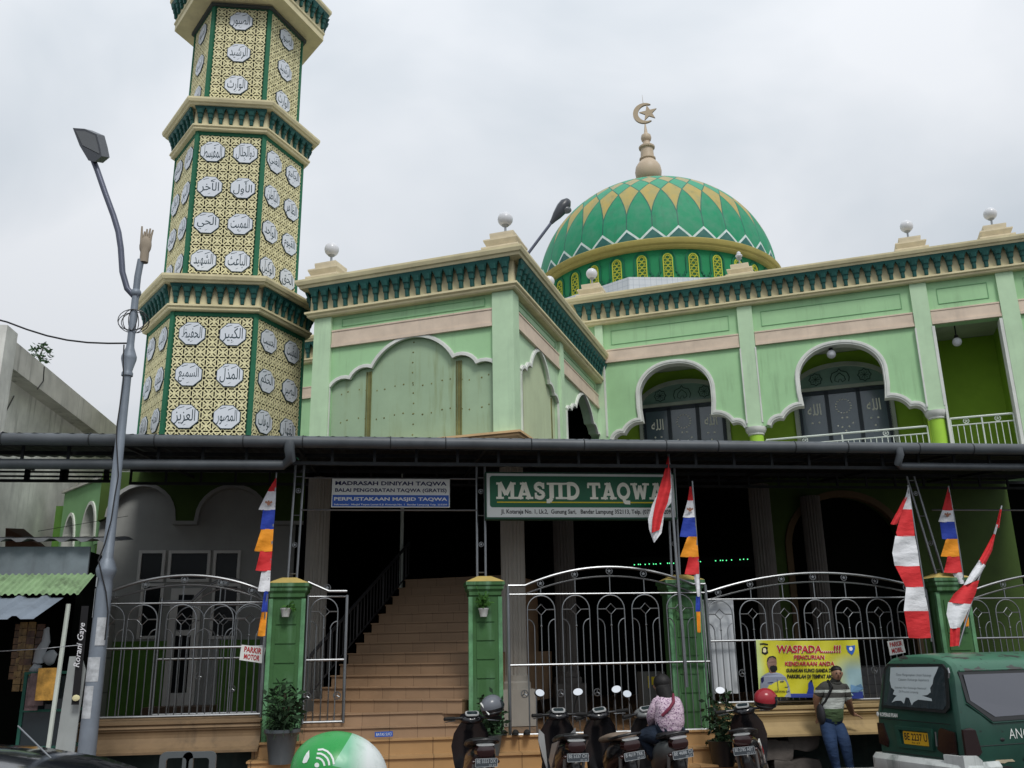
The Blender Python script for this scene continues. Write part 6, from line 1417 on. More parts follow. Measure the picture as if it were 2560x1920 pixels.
    for s_ in (-1, 1):
        m = MB(); m.tube([(s_*.22, 1.03, 1.03), (s_*.35, .965, 1.03)], .022, 8); m.build('grip', RUBBER, hb_, 40)
        m = MB(); m.tube([(s_*.2, 1.1, 1.0), (s_*.33, 1.03, .99)], .007, 5); m.build('brake_lever', STEEL, hb_)
        if mirrors[(s_+1)//2]:
            m = MB(); m.tube([(s_*.19, 1.05, 1.04), (s_*.21, 1.03, 1.16), (s_*.24, 1.0, 1.25)], .007, 6); m.build('mirror_stem', BLACK, hb_)
            m = MB(); Mm = Matrix.Translation((s_*.25, 1.0, 1.29)) @ Matrix.Rotation(radians(-18), 4, 'X') @ Matrix.Rotation(radians(s_*-16), 4, 'Z'); m.ell((0, 0, 0), .066, .025, .048, 18, 10); m.v = [tuple(Mm @ Vector(v)) for v in m.v]; mr_ = m.build('mirror', BLACK, hb_, 60)
            m = MB(); m.add([Mm @ Vector((.060*cos(2*pi*i/20), -.0275, .043*sin(2*pi*i/20))) for i in range(20)], [tuple(range(20))]); m.build('mirror_glass', MIRR, mr_)
    m = MB(); m.tube([(-.07, 1.33, .75), (-.075, Y0+1.26, .3)], .02, 8); m.tube([(.07, 1.33, .75), (.075, Y0+1.26, .3)], .02, 8); m.build('front_fork', BLACK, t, 40)
    m = MB(); vs = []
    for i in range(9): a = radians(200-150*i/8); vs += [(x, Y0+1.26+.32*cos(a)*(1), .28+.32*sin(a)) for x in (-.055, 0, .055)]
    m.add([(v[0]*1.0, v[1], v[2]+(.012 if j % 3 == 1 else 0)) for j, v in enumerate(vs)], [(i*3+k, i*3+k+1, (i+1)*3+k+1, (i+1)*3+k) for i in range(8) for k in range(2)]); m.build('front_fender', shell, t, 50)
    m = MB(); m.tube([(.13, .15, .30), (.14, .55, .26), (.12, .7, .28)], lambda f: .05-.02*f, 10); m.build('exhaust', GREYP, t, 40)
    for s_ in (-1, 1):
        m = MB(); m.tube([(s_*.1, Y0-.02, .3), (s_*.11, .12, .62)], .022, 8); m.build('shock_absorber', GREYP, t)
        m = MB(); m.ell((s_*.13, -.0, .64), .03, .03, .022, 10, 6); m.build('indicator', TAIL, t, 50)
    return t
sc1 = scooter('black scooter with a grey helmet on its mirror, number plate BE 5553 DX', (1214, 1903), (1180, 1795), 11.25, 'BE 5553 DX', '10·23', mirrors=(0, 0))
sc2 = scooter('black and silver scooter with two mirrors, number plate BE 5337 CH', (1442, 1880), (1400, 1778), 11.45, 'BE 5337 CH', '02·25', silver=SILVER, steer=.25)
sc3 = scooter('black scooter with a tan seat, number plate B 4619 TRK', (1583, 1872), (1500, 1778), 11.5, 'B 4619 TRK', '09·23', seatm=SEATT, tilt=-.12, mirrors=(0, 1))
sc4 = scooter('grey scooter carrying the seated woman, number plate BE 4688 CI', (1704, 1870), (1622, 1790), 11.5, 'BE 4688 CI', '06·27', shell=GREYP, tilt=-.12, mirrors=(1, 0), shield=BLACK)
sc5 = scooter('black scooter with white and red side decal, number plate BE 2785 ABT', (1866, 1888), (1888, 1795), 11.6, 'BE 2785 ABT', '10·23', decal=True, tilt=-.10, mirrors=(1, 0))
def helmet(name, label, px, Y, r, col, visor=True, rz=0, tiltx=0, extra=None):
    q = P(*px, Y); t = thing(name, label, 'helmet', q); t.rotation_euler = (tiltx, 0, rz)
    m = MB(); m.ell((0, 0, 0), r, r*1.15, r*1.02, 28, 16, t0=-.16); s_ = m.build('shell', col, t, 60)
    m = MB(); m.ell((0, 0, -.004), r*.985, r*1.13, r*1.05, 28, 10, t0=-.85, t1=-.12); m.build('lower_shell', BLACK, t, 60)
    m = MB(); m.tube([(r*.86*cos(a), r*1.15*.86*sin(a), -r*.53) for a in [2*pi*i/28 for i in range(28)]], .012, 6, closed=True); m.build('rubber_rim', BLACK, t, 60)
    if visor:
        m = MB(); vs = []
        for i in range(13):
            a = radians(20+140*i/12)
            for e, rr_ in ((-.45, 1.06), (-.05, 1.09), (.45, 1.04)): vs.append((r*rr_*cos(e)*cos(a), r*1.15*rr_*cos(e)*sin(a), r*rr_*sin(e)))
        m.add(vs, [(i*3+k, i*3+k+1, (i+1)*3+k+1, (i+1)*3+k) for i in range(12) for k in range(2)]); m.build('visor', GLASS, t, 60)
    return t, s_
HGREY = paint('grey_helmet_paint', (.13, .14, .16), rough=.25, var=.1, bump=0); HRED = paint('red_helmet_paint', (.30, .025, .035), rough=.22, var=.08, bump=0)
t, s_ = helmet('helmet', 'grey helmet with a red and white sticker perched on the first scooter', (1230, 1765), 12.2, .135, HGREY, rz=-1.0, tiltx=.2)
m = MB(); m.tube([Vector((-.02+.03*k, -.156+.012*k, .075-.05*k)) for k in range(4)], .012, 5); m.build('sticker', SWHITE, s_)
t, s_ = helmet('helmet', 'red helmet resting on the handlebar of the fifth scooter', (1914, 1748), 12.3, .14, HRED, rz=-1.35, tiltx=.0); t.rotation_euler.y = .25

# ================================================================== PEOPLE
def skin_body(name, J, B, mats, parent=None, levels=2, root=None, fat=1.28):
    """J: joint -> (x, y, z, rx[, ry]); B: (a, b, material index). One continuous skinned surface."""
    names = list(J); me = bpy.data.meshes.new('sk'); me.from_pydata([J[n][:3] for n in names], [(names.index(a), names.index(b)) for a, b, _ in B], [])
    o = bpy.data.objects.new('sk', me); COL.objects.link(o)
    md = o.modifiers.new('s', 'SKIN'); md.use_smooth_shade = True; md.branch_smoothing = .3
    for i, n in enumerate(names):
        v = me.skin_vertices[0].data[i]; j = J[n]; g_ = fat if n[:2] not in ('hd', 'nk') and j[3] > .025 else 1.12; v.radius = (j[3]*g_, (j[4] if len(j) > 4 else j[3])*g_); v.use_root = (n == (root or names[0]))
    sb_ = o.modifiers.new('d', 'SUBSURF'); sb_.levels = levels; sb_.render_levels = levels
    bpy.context.view_layer.update(); dg = bpy.context.evaluated_depsgraph_get(); m2 = bpy.data.meshes.new_from_object(o.evaluated_get(dg)); bpy.data.objects.remove(o); bpy.data.meshes.remove(me)
    m2.name = name; m2.materials.clear()
    for x in mats: m2.materials.append(x)
    segs = [(Vector(J[a][:3]), Vector(J[b][:3]), (J[a][3]+J[b][3])/2, mi) for a, b, mi in B]
    for p_ in m2.polygons:
        c = p_.center; best = 1e9
        for a, b, r, mi in segs:
            d = b-a; t_ = max(0, min(1, (c-a).dot(d)/max(d.length_squared, 1e-9))); dd_ = (c-(a+d*t_)).length/r
            if dd_ < best: best = dd_; p_.material_index = mi
        p_.use_smooth = True
    o = bpy.data.objects.new(name, m2); COL.objects.link(o)
    if parent: o.parent = parent
    return o
SKIN = paint('brown_skin', (.25, .135, .085), rough=.5, var=.08, bump=0); HAIR = paint('black_hair', (.008, .007, .007), rough=.6, var=.3, bump=.4, scale=30); DENIM = paint('blue_denim', (.014, .034, .085), rough=.85, var=.2, scale=5); DENIMD = paint('dark_denim', (.015, .025, .045), rough=.85, var=.2, scale=5)
def folds(m, sc=7, st=.9):
    N = NB(m); b = m.node_tree.nodes['Principled BSDF']; bn = N.n('ShaderNodeBump'); bn.inputs['Strength'].default_value = st; bn.inputs['Distance'].default_value = .03
    N.put(bn.inputs['Height'], N.noise(N.mapv(N.obj(), (1, 1, 2.2)), sc, 3, .5)); N.t.links.new(bn.outputs[0], b.inputs['Normal']); return m
folds(DENIM); folds(DENIMD)
for m_f in (RED, WHT, BLU, ORG): folds(m_f, 5, .7)
def blouse_mat():
    m, b, N = newmat('speckled_lilac_blouse'); o = N.obj(); a = N.noise(N.mapv(o, (30, 30, 55)), 1.6, 2); N.put(b.inputs['Base Color'], N.mix(N.rng(a, .53, .60), (.56, .44, .52), (.16, .07, .16))); b.inputs['Roughness'].default_value = .9; return m
def polo_mat():
    m, b, N = newmat('striped_polo_shirt'); o = N.obj(); sp = N.n('ShaderNodeSeparateXYZ'); N.t.links.new(o, sp.inputs[0])
    r = N.n('ShaderNodeValToRGB'); r.color_ramp.interpolation = 'CONSTANT'; e = r.color_ramp.elements; N.t.links.new(N.rng(sp.outputs[2], .75, 1.45), r.inputs[0])
    GN = (.07, .12, .05, 1); DK = (.045, .045, .04, 1); WH = (.42, .45, .42, 1)
    e[0].position = 0; e[0].color = GN; e[1].position = .36; e[1].color = WH
    for p_, c in ((.58, DK), (.68, WH), (.735, DK)): q = e.new(p_); q.color = c
    n_ = N.noise(o, 12, 3); N.put(b.inputs['Base Color'], N.mix(N.rng(n_, .4, .8, 0, .25), r.outputs[0], (.03, .03, .03))); b.inputs['Roughness'].default_value = .9; return m
def hand(J, B, wr, pre, dirv, palmn, mi, s=1.0, curl=.25):
    """palm plus five fingers grown from wrist joint wr"""
    w = Vector(J[wr][:3]); d = Vector(dirv).normalized(); n = Vector(palmn).normalized(); t = d.cross(n).normalized()
    kn = w+d*.075*s; J[pre+'pm'] = (*(w+d*.045*s), .024*s); B.append((wr, pre+'pm', mi))
    for i, (off, L) in enumerate(((-.027, .062), (-.009, .075), (.009, .07), (.026, .055))):
        a = kn+t*off*s; J[pre+'k%d' % i] = (*a, .0105*s); J[pre+'m%d' % i] = (*(a+(d*.95-n*curl*.6).normalized()*L*.5*s), .009*s); J[pre+'t%d' % i] = (*(a+(d*.9-n*curl).normalized()*L*s-n*.01*s), .0075*s)
        B += [(pre+'pm', pre+'k%d' % i, mi), (pre+'k%d' % i, pre+'m%d' % i, mi), (pre+'m%d' % i, pre+'t%d' % i, mi)]
    a = w+d*.02*s-t*.02*s; J[pre+'h0'] = (*(a-t*.016*s+d*.015*s), .0105*s); J[pre+'h1'] = (*(a-t*.035*s+d*.05*s-n*.01*s), .0085*s); B += [(pre+'pm', pre+'h0', mi), (pre+'h0', pre+'h1', mi)]
def face(parent, c, fw, up_, s=1.0, moust=False):
    """eyes, brows, nose, mouth, ears for a head centred at c looking along fw"""
    fw = Vector(fw).normalized(); up_ = Vector(up_).normalized(); rt_ = fw.cross(up_).normalized(); Mf = Matrix((rt_, fw, up_)).transposed()
    def e(name, x, y, z, rx, ry, rz, mat): m = MB(); m.ell(Vector(c)+Mf @ Vector((x*s, y*s, z*s)), rx*s, ry*s, rz*s, 10, 8, M=Mf); return m.build(name, mat, parent, 60)
    e('nose', 0, .093, -.012, .014, .02, .026, SKIN)
    for k in (-1, 1):
        e('eye', k*.031, .083, .012, .013, .008, .007, HAIR); e('eyebrow', k*.032, .084, .027, .014, .006, .003, HAIR); e('ear', k*.078, .0, 0, .012, .02, .03, SKIN)
    e('mouth', 0, .085, -.052, .024, .008, .007, paint('lip', (.12, .045, .035), bump=0))
# --- the man leaning on the ledge
hx, hy = P(2090, 1690, 13.55).x, 13.5
PM = thing('person', 'man in striped polo shirt and jeans leaning back on the cream ledge', 'person', (hx, hy, .13))
W_ = lambda px, py, Y: (P(px, py, Y)-PM.location)
def Jp(px, py, Y, r, r2=None): v = W_(px, py, Y); return (v.x, v.y, v.z, r) if r2 is None else (v.x, v.y, v.z, r, r2)
J = {'pel': Jp(2078, 1797, 13.62, .135, .115), 'wa': Jp(2082, 1762, 13.60, .145, .12), 'ch': Jp(2085, 1728, 13.55, .155, .12), 'nk0': Jp(2088, 1706, 13.52, .085), 'nk': Jp(2090, 1699, 13.5, .055), 'hd0': Jp(2092, 1692, 13.46, .062), 'hd1': Jp(2093, 1684, 13.47, .078), 'hd2': Jp(2094, 1679, 13.49, .074),
 'shL': Jp(2060, 1715, 13.55, .065), 'elL': Jp(2040, 1745, 13.62, .042), 'wrL': Jp(2046, 1785, 13.72, .03), 'shR': Jp(2112, 1718, 13.5, .062), 'elR': Jp(2120, 1752, 13.55, .042), 'wrR': Jp(2131, 1785, 13.74, .029),
 'hpL': Jp(2068, 1812, 13.6, .098), 'knL': Jp(2078, 1862, 13.42, .066), 'anL': Jp(2092, 1921, 13.45, .042), 'hpR': Jp(2092, 1812, 13.6, .095), 'knR': Jp(2113, 1858, 13.4, .066), 'anR': Jp(2125, 1920, 13.42, .042)}
J['slL'] = tuple((Vector(J['shL'][:3])*.45+Vector(J['elL'][:3])*.55))+(.062,); J['slR'] = tuple((Vector(J['shR'][:3])*.45+Vector(J['elR'][:3])*.55))+(.060,)
J['ftL'] = (J['anL'][0]-.02, J['anL'][1]-.17, .05, .036); J['ftR'] = (J['anR'][0]+.04, J['anR'][1]-.17, .05, .036)
B = [('pel', 'wa', 0), ('wa', 'ch', 0), ('ch', 'nk0', 0), ('nk0', 'nk', 1), ('nk', 'hd0', 1), ('hd0', 'hd1', 1), ('hd1', 'hd2', 1), ('ch', 'shL', 0), ('shL', 'slL', 0), ('slL', 'elL', 1), ('elL', 'wrL', 1), ('ch', 'shR', 0), ('shR', 'slR', 0), ('slR', 'elR', 1), ('elR', 'wrR', 1), ('pel', 'hpL', 2), ('hpL', 'knL', 2), ('knL', 'anL', 2), ('anL', 'ftL', 3), ('pel', 'hpR', 2), ('hpR', 'knR', 2), ('knR', 'anR', 2), ('anR', 'ftR', 3)]
hand(J, B, 'wrL', 'l', (.0, .3, -.8), (1, 0, 0), 1); hand(J, B, 'wrR', 'r', (.8, -.35, -.25), (0, 0, 1), 1)
skin_body('body', J, B, [folds(polo_mat()), SKIN, DENIM, BLACK], PM, root='pel', fat=1.42)
hc = Vector(J['hd1'][:3])+Vector((0, 0, .0))
face(PM, hc+Vector((0, .0, 0)), (-.22, -1, -.05), (0, 0, 1), .93)
m = MB(); m.ell(hc+Vector((.005, .030, .056)), .082, .085, .058, 20, 10, t0=-.9); m.ell(hc+Vector((.01, .045, -.0)), .076, .062, .075, 16, 10); m.build('hair', HAIR, PM, 60)
m = MB(); m.prism([(-.005, -.02), (.05, .0), (.0, .06), (-.06, .05)], lambda a, z, d: tuple(Vector(J['nk0'][:3])+Vector((a, -.075-d, z-.0))), 0, .012) if False else m.tube([Vector(J['nk0'][:3])+Vector((.075*cos(a), .07*sin(a)-.01, .0+.012*sin(a))) for a in [2*pi*i/16 for i in range(16)]], .016, 6, closed=True); m.build('collar', paint('dark_collar', (.04, .04, .035)), PM, 60)
st_ = [Vector(J['shL'][:3])+Vector((.06, -.02, .075)), Vector(J['ch'][:3])+Vector((-.09, -.135, .06)), Vector(J['wa'][:3])+Vector((-.16, -.10, .05)), Vector(J['wa'][:3])+Vector((-.21, -.02, -.03))]
bg = thing('shoulder_bag', 'dark sling bag hanging at the left side of the leaning man', 'bag', PM.location+st_[3]); m = MB(); m.tube([v-st_[3] for v in st_], .022, 6); m.build('strap', BLACK, bg, 50)
m = MB(); m.ell((0, .0, -.10), .055, .10, .15, 14, 10); m.build('pouch', paint('dark_bag_cloth', (.02, .02, .025)), bg, 50)
# --- the woman on the fourth scooter
wp = P(1690, 1822, 11.85); PWn = thing('person', 'woman with long black hair and lilac speckled blouse sitting on a scooter', 'person', (wp.x, 11.9, .13))
o_ = PWn.location
def Jw(px, py, Y, r, r2=None): v = P(px, py, Y)-o_; return (v.x, v.y, v.z, r) if r2 is None else (v.x, v.y, v.z, r, r2)
J = {'pel': Jw(1682, 1820, 11.85, .175, .15), 'wa': Jw(1675, 1796, 11.9, .165, .14), 'ch': Jw(1666, 1766, 11.95, .165, .13), 'nk0': Jw(1657, 1742, 12.0, .09), 'nk': Jw(1653, 1731, 12.02, .055), 'hd0': Jw(1651, 1721, 12.04, .07), 'hd1': Jw(1651, 1712, 12.04, .082), 'hd2': Jw(1652, 1706, 12.03, .078),
 'shL': Jw(1640, 1756, 11.97, .075), 'elL': Jw(1628, 1788, 12.0, .058), 'wrL': Jw(1628, 1812, 12.22, .034), 'shR': Jw(1690, 1752, 11.95, .075), 'elR': Jw(1699, 1785, 12.1, .055), 'wrR': Jw(1675, 1806, 12.3, .034),
 'hpL': Jw(1660, 1834, 11.95, .125), 'knL': Jw(1604, 1840, 12.25, .085), 'anL': Jw(1634, 1888, 12.15, .048), 'hpR': Jw(1692, 1832, 11.95, .12), 'knR': Jw(1690, 1838, 12.4, .085), 'anR': Jw(1690, 1885, 12.35, .048)}
J['ftL'] = (J['anL'][0]-.02, J['anL'][1]+.15, J['anL'][2]-.05, .036); J['ftR'] = (J['anR'][0], J['anR'][1]+.15, J['anR'][2]-.05, .036)
B = [('pel', 'wa', 0), ('wa', 'ch', 0), ('ch', 'nk0', 0), ('nk0', 'nk', 1), ('nk', 'hd0', 1), ('hd0', 'hd1', 1), ('hd1', 'hd2', 1), ('ch', 'shL', 0), ('shL', 'elL', 0), ('elL', 'wrL', 0), ('ch', 'shR', 0), ('shR', 'elR', 0), ('elR', 'wrR', 0), ('pel', 'hpL', 2), ('hpL', 'knL', 2), ('knL', 'anL', 2), ('anL', 'ftL', 3), ('pel', 'hpR', 2), ('hpR', 'knR', 2), ('knR', 'anR', 2), ('anR', 'ftR', 3)]
hand(J, B, 'wrL', 'l', (.3, 1, -.1), (0, 0, 1), 1, curl=.6); hand(J, B, 'wrR', 'r', (-.3, 1, -.1), (0, 0, 1), 1, curl=.6)
skin_body('body', J, B, [folds(blouse_mat()), SKIN, DENIMD, BLACK], PWn, root='pel')
hc = Vector(J['hd1'][:3]); face(PWn, hc, (-.75, .66, -.1), (0, 0, 1), .93)
m = MB(); m.ell(hc+Vector((.02, -.015, .03)), .112, .115, .108, 20, 12, t0=-.7); m.ell(hc+Vector((.025, -.05, -.06)), .105, .085, .15, 18, 12)
m.tube([hc+Vector((.02, -.05, -.05)), hc+Vector((.045, -.085, -.17)), hc+Vector((.09, -.12, -.30)), hc+Vector((.10, -.13, -.40))], lambda f: .105-.06*f*f, 14); m.build('hair', HAIR, PWn, 60)
m = MB(); c1 = Vector(J['wa'][:3])+Vector((-.13, -.10, .04)); c2_ = Vector(J['ch'][:3])+Vector((.05, -.165, .06)); c3_ = Vector(J['shR'][:3])+Vector((-.04, -.02, .08)); sbg = thing('bag_strap', 'maroon sling bag strap crossing the back of the seated woman', 'strap', o_+c1)
m.tube([v-c1 for v in (c1, (c1+c2_)/2+Vector((0, -.05, -.0)), c2_, c3_)], .02, 6); m.build('strap', paint('maroon_strap', (.16, .02, .045), bump=0), sbg, 50)
# --- rider with the green helmet close to the camera (only the helmet top is in view)
hq = P(848, 1935, 2.75); RD = thing('person', 'motorcycle rider right in front of the camera, only the green and white helmet showing', 'person', (hq.x, hq.y, 0))
hz_ = hq.z
J = {'pel': (0, -.02, hz_-.78, .15, .12), 'wa': (0, 0, hz_-.6, .14, .11), 'ch': (0, .02, hz_-.36, .16, .12), 'nk': (0, 0, hz_-.17, .06), 'hd': (0, 0, hz_-.08, .075), 'hd1': (0, 0, hz_-.02, .08), 'shL': (-.18, 0, hz_-.27, .06), 'elL': (-.25, .12, hz_-.52, .045), 'wrL': (-.22, .36, hz_-.6, .03), 'shR': (.18, 0, hz_-.27, .06), 'elR': (.25, .12, hz_-.52, .045), 'wrR': (.22, .36, hz_-.6, .03),
 'hpL': (-.1, 0, hz_-.85, .1), 'knL': (-.14, .3, hz_-.95, .065), 'anL': (-.15, .25, .1, .042), 'hpR': (.1, 0, hz_-.85, .1), 'knR': (.14, .3, hz_-.95, .065), 'anR': (.15, .25, .1, .042), 'ftL': (-.15, .4, .04, .035), 'ftR': (.15, .4, .04, .035)}
B = [('pel', 'wa', 0), ('wa', 'ch', 0), ('ch', 'nk', 0), ('nk', 'hd', 1), ('hd', 'hd1', 1), ('ch', 'shL', 0), ('shL', 'elL', 0), ('elL', 'wrL', 0), ('ch', 'shR', 0), ('shR', 'elR', 0), ('elR', 'wrR', 0), ('pel', 'hpL', 2), ('hpL', 'knL', 2), ('knL', 'anL', 2), ('anL', 'ftL', 3), ('pel', 'hpR', 2), ('hpR', 'knR', 2), ('knR', 'anR', 2), ('anR', 'ftR', 3)]
hand(J, B, 'wrL', 'l', (0, 1, -.1), (0, 0, 1), 1, curl=.6); hand(J, B, 'wrR', 'r', (0, 1, -.1), (0, 0, 1), 1, curl=.6)
skin_body('body', J, B, [paint('rider_jacket', (.01, .12, .04)), SKIN, DENIMD, BLACK], RD, root='pel')
HG = paint('green_helmet_paint', (.012, .30, .05), rough=.2, var=.1, bump=0, spec=.6); HW = paint('white_helmet_paint', (.62, .66, .64), rough=.3, var=.06, bump=.0)
GH = thing('helmet', 'green helmet with a white rear patch and white signal arcs worn by the nearest rider', 'helmet', hq); GH.scale = (.87, .87, .87)
tilt_ = Matrix.Rotation(radians(16), 4, 'Y')
def helm_mat():
    m, b, N = newmat('green_white_helmet_paint'); o = N.obj(); sp = N.n('ShaderNodeSeparateXYZ'); N.t.links.new(o, sp.inputs[0])
    k = N.m('MULTIPLY', N.m('GREATER_THAN', N.m('SUBTRACT', sp.outputs[0], N.m('MULTIPLY', sp.outputs[2], .64)), -.040), N.m('GREATER_THAN', N.m('ADD', sp.outputs[2], N.m('MULTIPLY', sp.outputs[0], .25)), .035))
    no = N.noise(o, 25, 4); c = N.mix(k, (.012, .26, .045), N.mix(N.rng(sp.outputs[0], .03, .09), (.16, .42, .26), (.60, .64, .63)))
    N.put(b.inputs['Base Color'], N.mix(N.rng(no, .55, .8, 0, .3), c, (.1, .2, .13))); N.put(b.inputs['Roughness'], N.rng(no, .3, .7, .22, .5)); return m
m = MB(); m.ell((0, 0, 0), .155, .135, .125, 48, 28, t0=-.7); m.v = [tuple(tilt_ @ Vector(v)) for v in m.v]; shl = m.build('shell', helm_mat(), GH, 60)
def onhelm(px, py, lift=.002):
    d = (tilt_.to_3x3().inverted() @ ray(px, py)); o2 = tilt_.to_3x3().inverted() @ (CAMP-hq); rx, ry, rz = .155+lift, .135+lift, .125+lift
    a = (d.x/rx)**2+(d.y/ry)**2+(d.z/rz)**2; b = 2*(d.x*o2.x/rx**2+d.y*o2.y/ry**2+d.z*o2.z/rz**2); c = (o2.x/rx)**2+(o2.y/ry)**2+(o2.z/rz)**2-1; D = b*b-4*a*c
    t_ = (-b-sqrt(max(D, 0)))/(2*a); return tilt_ @ Vector(o2+d*t_)
zq = lambda x, y: (740+x/6.9125, 1800+y/6.9125)
m = MB()
for pts in (((320, 450), (420, 440), (510, 480), (580, 550), (625, 640), (640, 740)), ((300, 525), (380, 525), (450, 560), (510, 620), (540, 690), (548, 760)), ((285, 610), (345, 615), (400, 650), (435, 700), (455, 770))):
    L = [Vector(p_) for p_ in pts]; fine = []
    for i in range(len(L)-1):
        for k_ in range(3): fine.append(L[i].lerp(L[i+1], k_/3))
    fine.append(L[-1]); w_ = 19; lo = []; hi = []
    for i, p_ in enumerate(fine):
        d = (fine[min(i+1, len(fine)-1)]-fine[max(i-1, 0)]).normalized(); nn_ = Vector((-d.y, d.x))*w_; lo.append(onhelm(*zq(*(p_-nn_)), .001)); hi.append(onhelm(*zq(*(p_+nn_)), .001))
    n_ = len(fine); m.add(lo+hi, [(i, i+1, n_+i+1, n_+i) for i in range(n_-1)])
ce = [onhelm(*zq(300+48*cos(2*pi*i/16), 755+48*sin(2*pi*i/16)), .001) for i in range(16)]; m.add(ce, [tuple(range(16))]); m.build('signal_arcs', HW, shl)
m = MB(); n_ = 14; pp = [onhelm(*zq(x, y), .0015) for x, y in ((150, 455), (150, 600), (100, 700), (40, 720), (10, 700), (40, 610), (90, 520))]; m.add(pp, [tuple(range(7))]); m.build('white_sticker', HW, shl)
m = MB(); m.tube([(.15*cos(a)*.93, .135*sin(a)*.93, -.078) for a in [2*pi*i/40 for i in range(40)]], .01, 6, closed=True); m.v = [tuple(tilt_ @ Vector(v)) for v in m.v]; m.build('rubber_rim', BLACK, GH, 60)

# ================================================================== GREEN VAN
VGREEN = None
def van_mat():
    m, b, N = newmat('worn_green_van_paint'); o = N.obj(); sp = N.n('ShaderNodeSeparateXYZ'); N.t.links.new(o, sp.inputs[0])
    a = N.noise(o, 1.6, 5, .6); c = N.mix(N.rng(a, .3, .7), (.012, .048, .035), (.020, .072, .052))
    c = N.mix(N.m('MULTIPLY', N.rng(sp.outputs[2], 1.5, 1.85), .8), c, (.07, .19, .12))           # paler towards the roof
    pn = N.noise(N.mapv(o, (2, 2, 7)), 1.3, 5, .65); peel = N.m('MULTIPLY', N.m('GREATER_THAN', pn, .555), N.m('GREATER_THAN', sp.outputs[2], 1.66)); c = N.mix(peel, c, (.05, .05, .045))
    s2 = N.noise(o, 9, 3); c = N.mix(N.rng(s2, .68, .74), c, (.01, .02, .016)); N.put(b.inputs['Base Color'], c); b.inputs['Roughness'].default_value = .32; b.inputs['Specular IOR Level'].default_value = .45; return m
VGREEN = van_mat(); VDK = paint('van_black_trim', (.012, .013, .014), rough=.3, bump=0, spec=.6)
vc = P(2412, 1870, 11.15); ALPHA = radians(14)
VN = thing('van', 'old green minibus with a torn white poster on its rear window', 'van', (vc.x, vc.y, 0), ALPHA)
# local: x forward, y to the left, right side at y = 0, near rear corner at the origin
WV = 1.48; LV = 3.3
def vsec(x, lean=0.0, top=1.9, inset=0.0):
    """cross-section outline of the body at length x"""
    pts = []
    for y, z in ((.05, .42), (.0, .52), (-.015, .95), (.0, 1.15), (.03, 1.30), (.075, 1.62), (.13, 1.76), (.24, 1.84), (.45, 1.885), (WV/2, 1.90)):
        z2 = z if z < 1.5 else 1.5+(z-1.5)*(top-1.5)/.4
        pts.append((x+lean*max(0, z-1.05)/.85, y+inset, z2))
    return pts+[(p_[0], WV-p_[1]+2*inset*0, p_[2]) for p_ in pts[::-1][1:]]
secs = [vsec(.0, .16, 1.80, .10), vsec(.015, .16, 1.86, .04), vsec(.07, .15, 1.89, .0), vsec(.5), vsec(1.6), vsec(2.6, 0), vsec(3.1, -.25, 1.85), vsec(3.3, -.45, 1.7, .06)]
for k_ in (0, 1): secs[k_] = [(x, min(y, WV-.10) if k_ == 0 else min(y, WV-.04), z) if y > WV/2 else (x, y, z) for x, y, z in secs[k_]]
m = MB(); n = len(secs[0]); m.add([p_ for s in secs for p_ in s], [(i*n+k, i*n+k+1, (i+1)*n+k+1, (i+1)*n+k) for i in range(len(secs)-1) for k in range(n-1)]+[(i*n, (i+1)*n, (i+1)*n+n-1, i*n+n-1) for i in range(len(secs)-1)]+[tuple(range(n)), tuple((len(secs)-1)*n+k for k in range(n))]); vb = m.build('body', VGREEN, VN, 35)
rearx = lambda z: .16*max(0, z-1.05)/.85
RF = lambda a, z, d: (rearx(z)-d-.003, WV-a, z)         # a from the left edge as seen from behind (0) to the right (WV)
def sidey(z):
    T = [(.42, .05), (.52, 0), (.95, -.015), (1.15, 0), (1.30, .03), (1.62, .075), (1.76, .13), (1.84, .24)]
    for (z0, y0), (z1, y1) in zip(T, T[1:]):
        if z0 <= z <= z1: return y0+(y1-y0)*(z-z0)/(z1-z0)
    return .05
SDF = lambda a, z, d: (a, sidey(z)-d-.003, z)
m = MB(); rw = [(.13, 1.20), (1.24, 1.18), (1.30, 1.24), (1.27, 1.70), (1.20, 1.77), (.24, 1.77), (.17, 1.70)]; m.prism(rw, RF, -.01, .012); rg = m.build('rear_window', VDK, VN)
m = MB(); rw2 = [(.17, 1.23), (1.21, 1.22), (1.26, 1.27), (1.23, 1.69), (1.18, 1.735), (.27, 1.735), (.21, 1.69)]; m.prism(rw2, RF, .012, .016); m.build('glass', GLASS, rg)
torn = [(.30, 1.72), (1.14, 1.735), (1.10, 1.66), (1.06, 1.60), (1.04, 1.52), (1.0, 1.47), (1.01, 1.42), (.95, 1.385), (.86, 1.375), (1.02, 1.345), (1.03, 1.315), (.80, 1.325), (.72, 1.29), (.69, 1.25), (.64, 1.34), (.58, 1.345), (.55, 1.265), (.50, 1.30), (.40, 1.295), (.33, 1.27), (.38, 1.33), (.42, 1.36), (.35, 1.375), (.38, 1.43), (.32, 1.46), (.29, 1.55)]
m = MB(); m.prism(torn, RF, .0165, .019); ps = m.build('torn_poster', paint('poster_white', (.42, .48, .50), var=.05, bump=0), rg)
m = MB(); q_ = lambda tx, a0, a1, z0_, z1_: text_into(m, tx, a0, a1, z0_, z1_, RF, .0205, .0, slant=.2)
q_('Turut Mengucapkan Untuk Keluarga', .40, 1.02, 1.605, 1.645); q_('Catatan Keluarga Sejahtera', .44, .98, 1.545, 1.585); q_('Selamat Hari Keluarga Nasional', .38, .93, 1.445, 1.48); q_('Di Provinsi Lampung', .46, .80, 1.395, 1.43); m.build('poster_text', paint('poster_grey_ink', (.12, .14, .15), bump=0), ps)
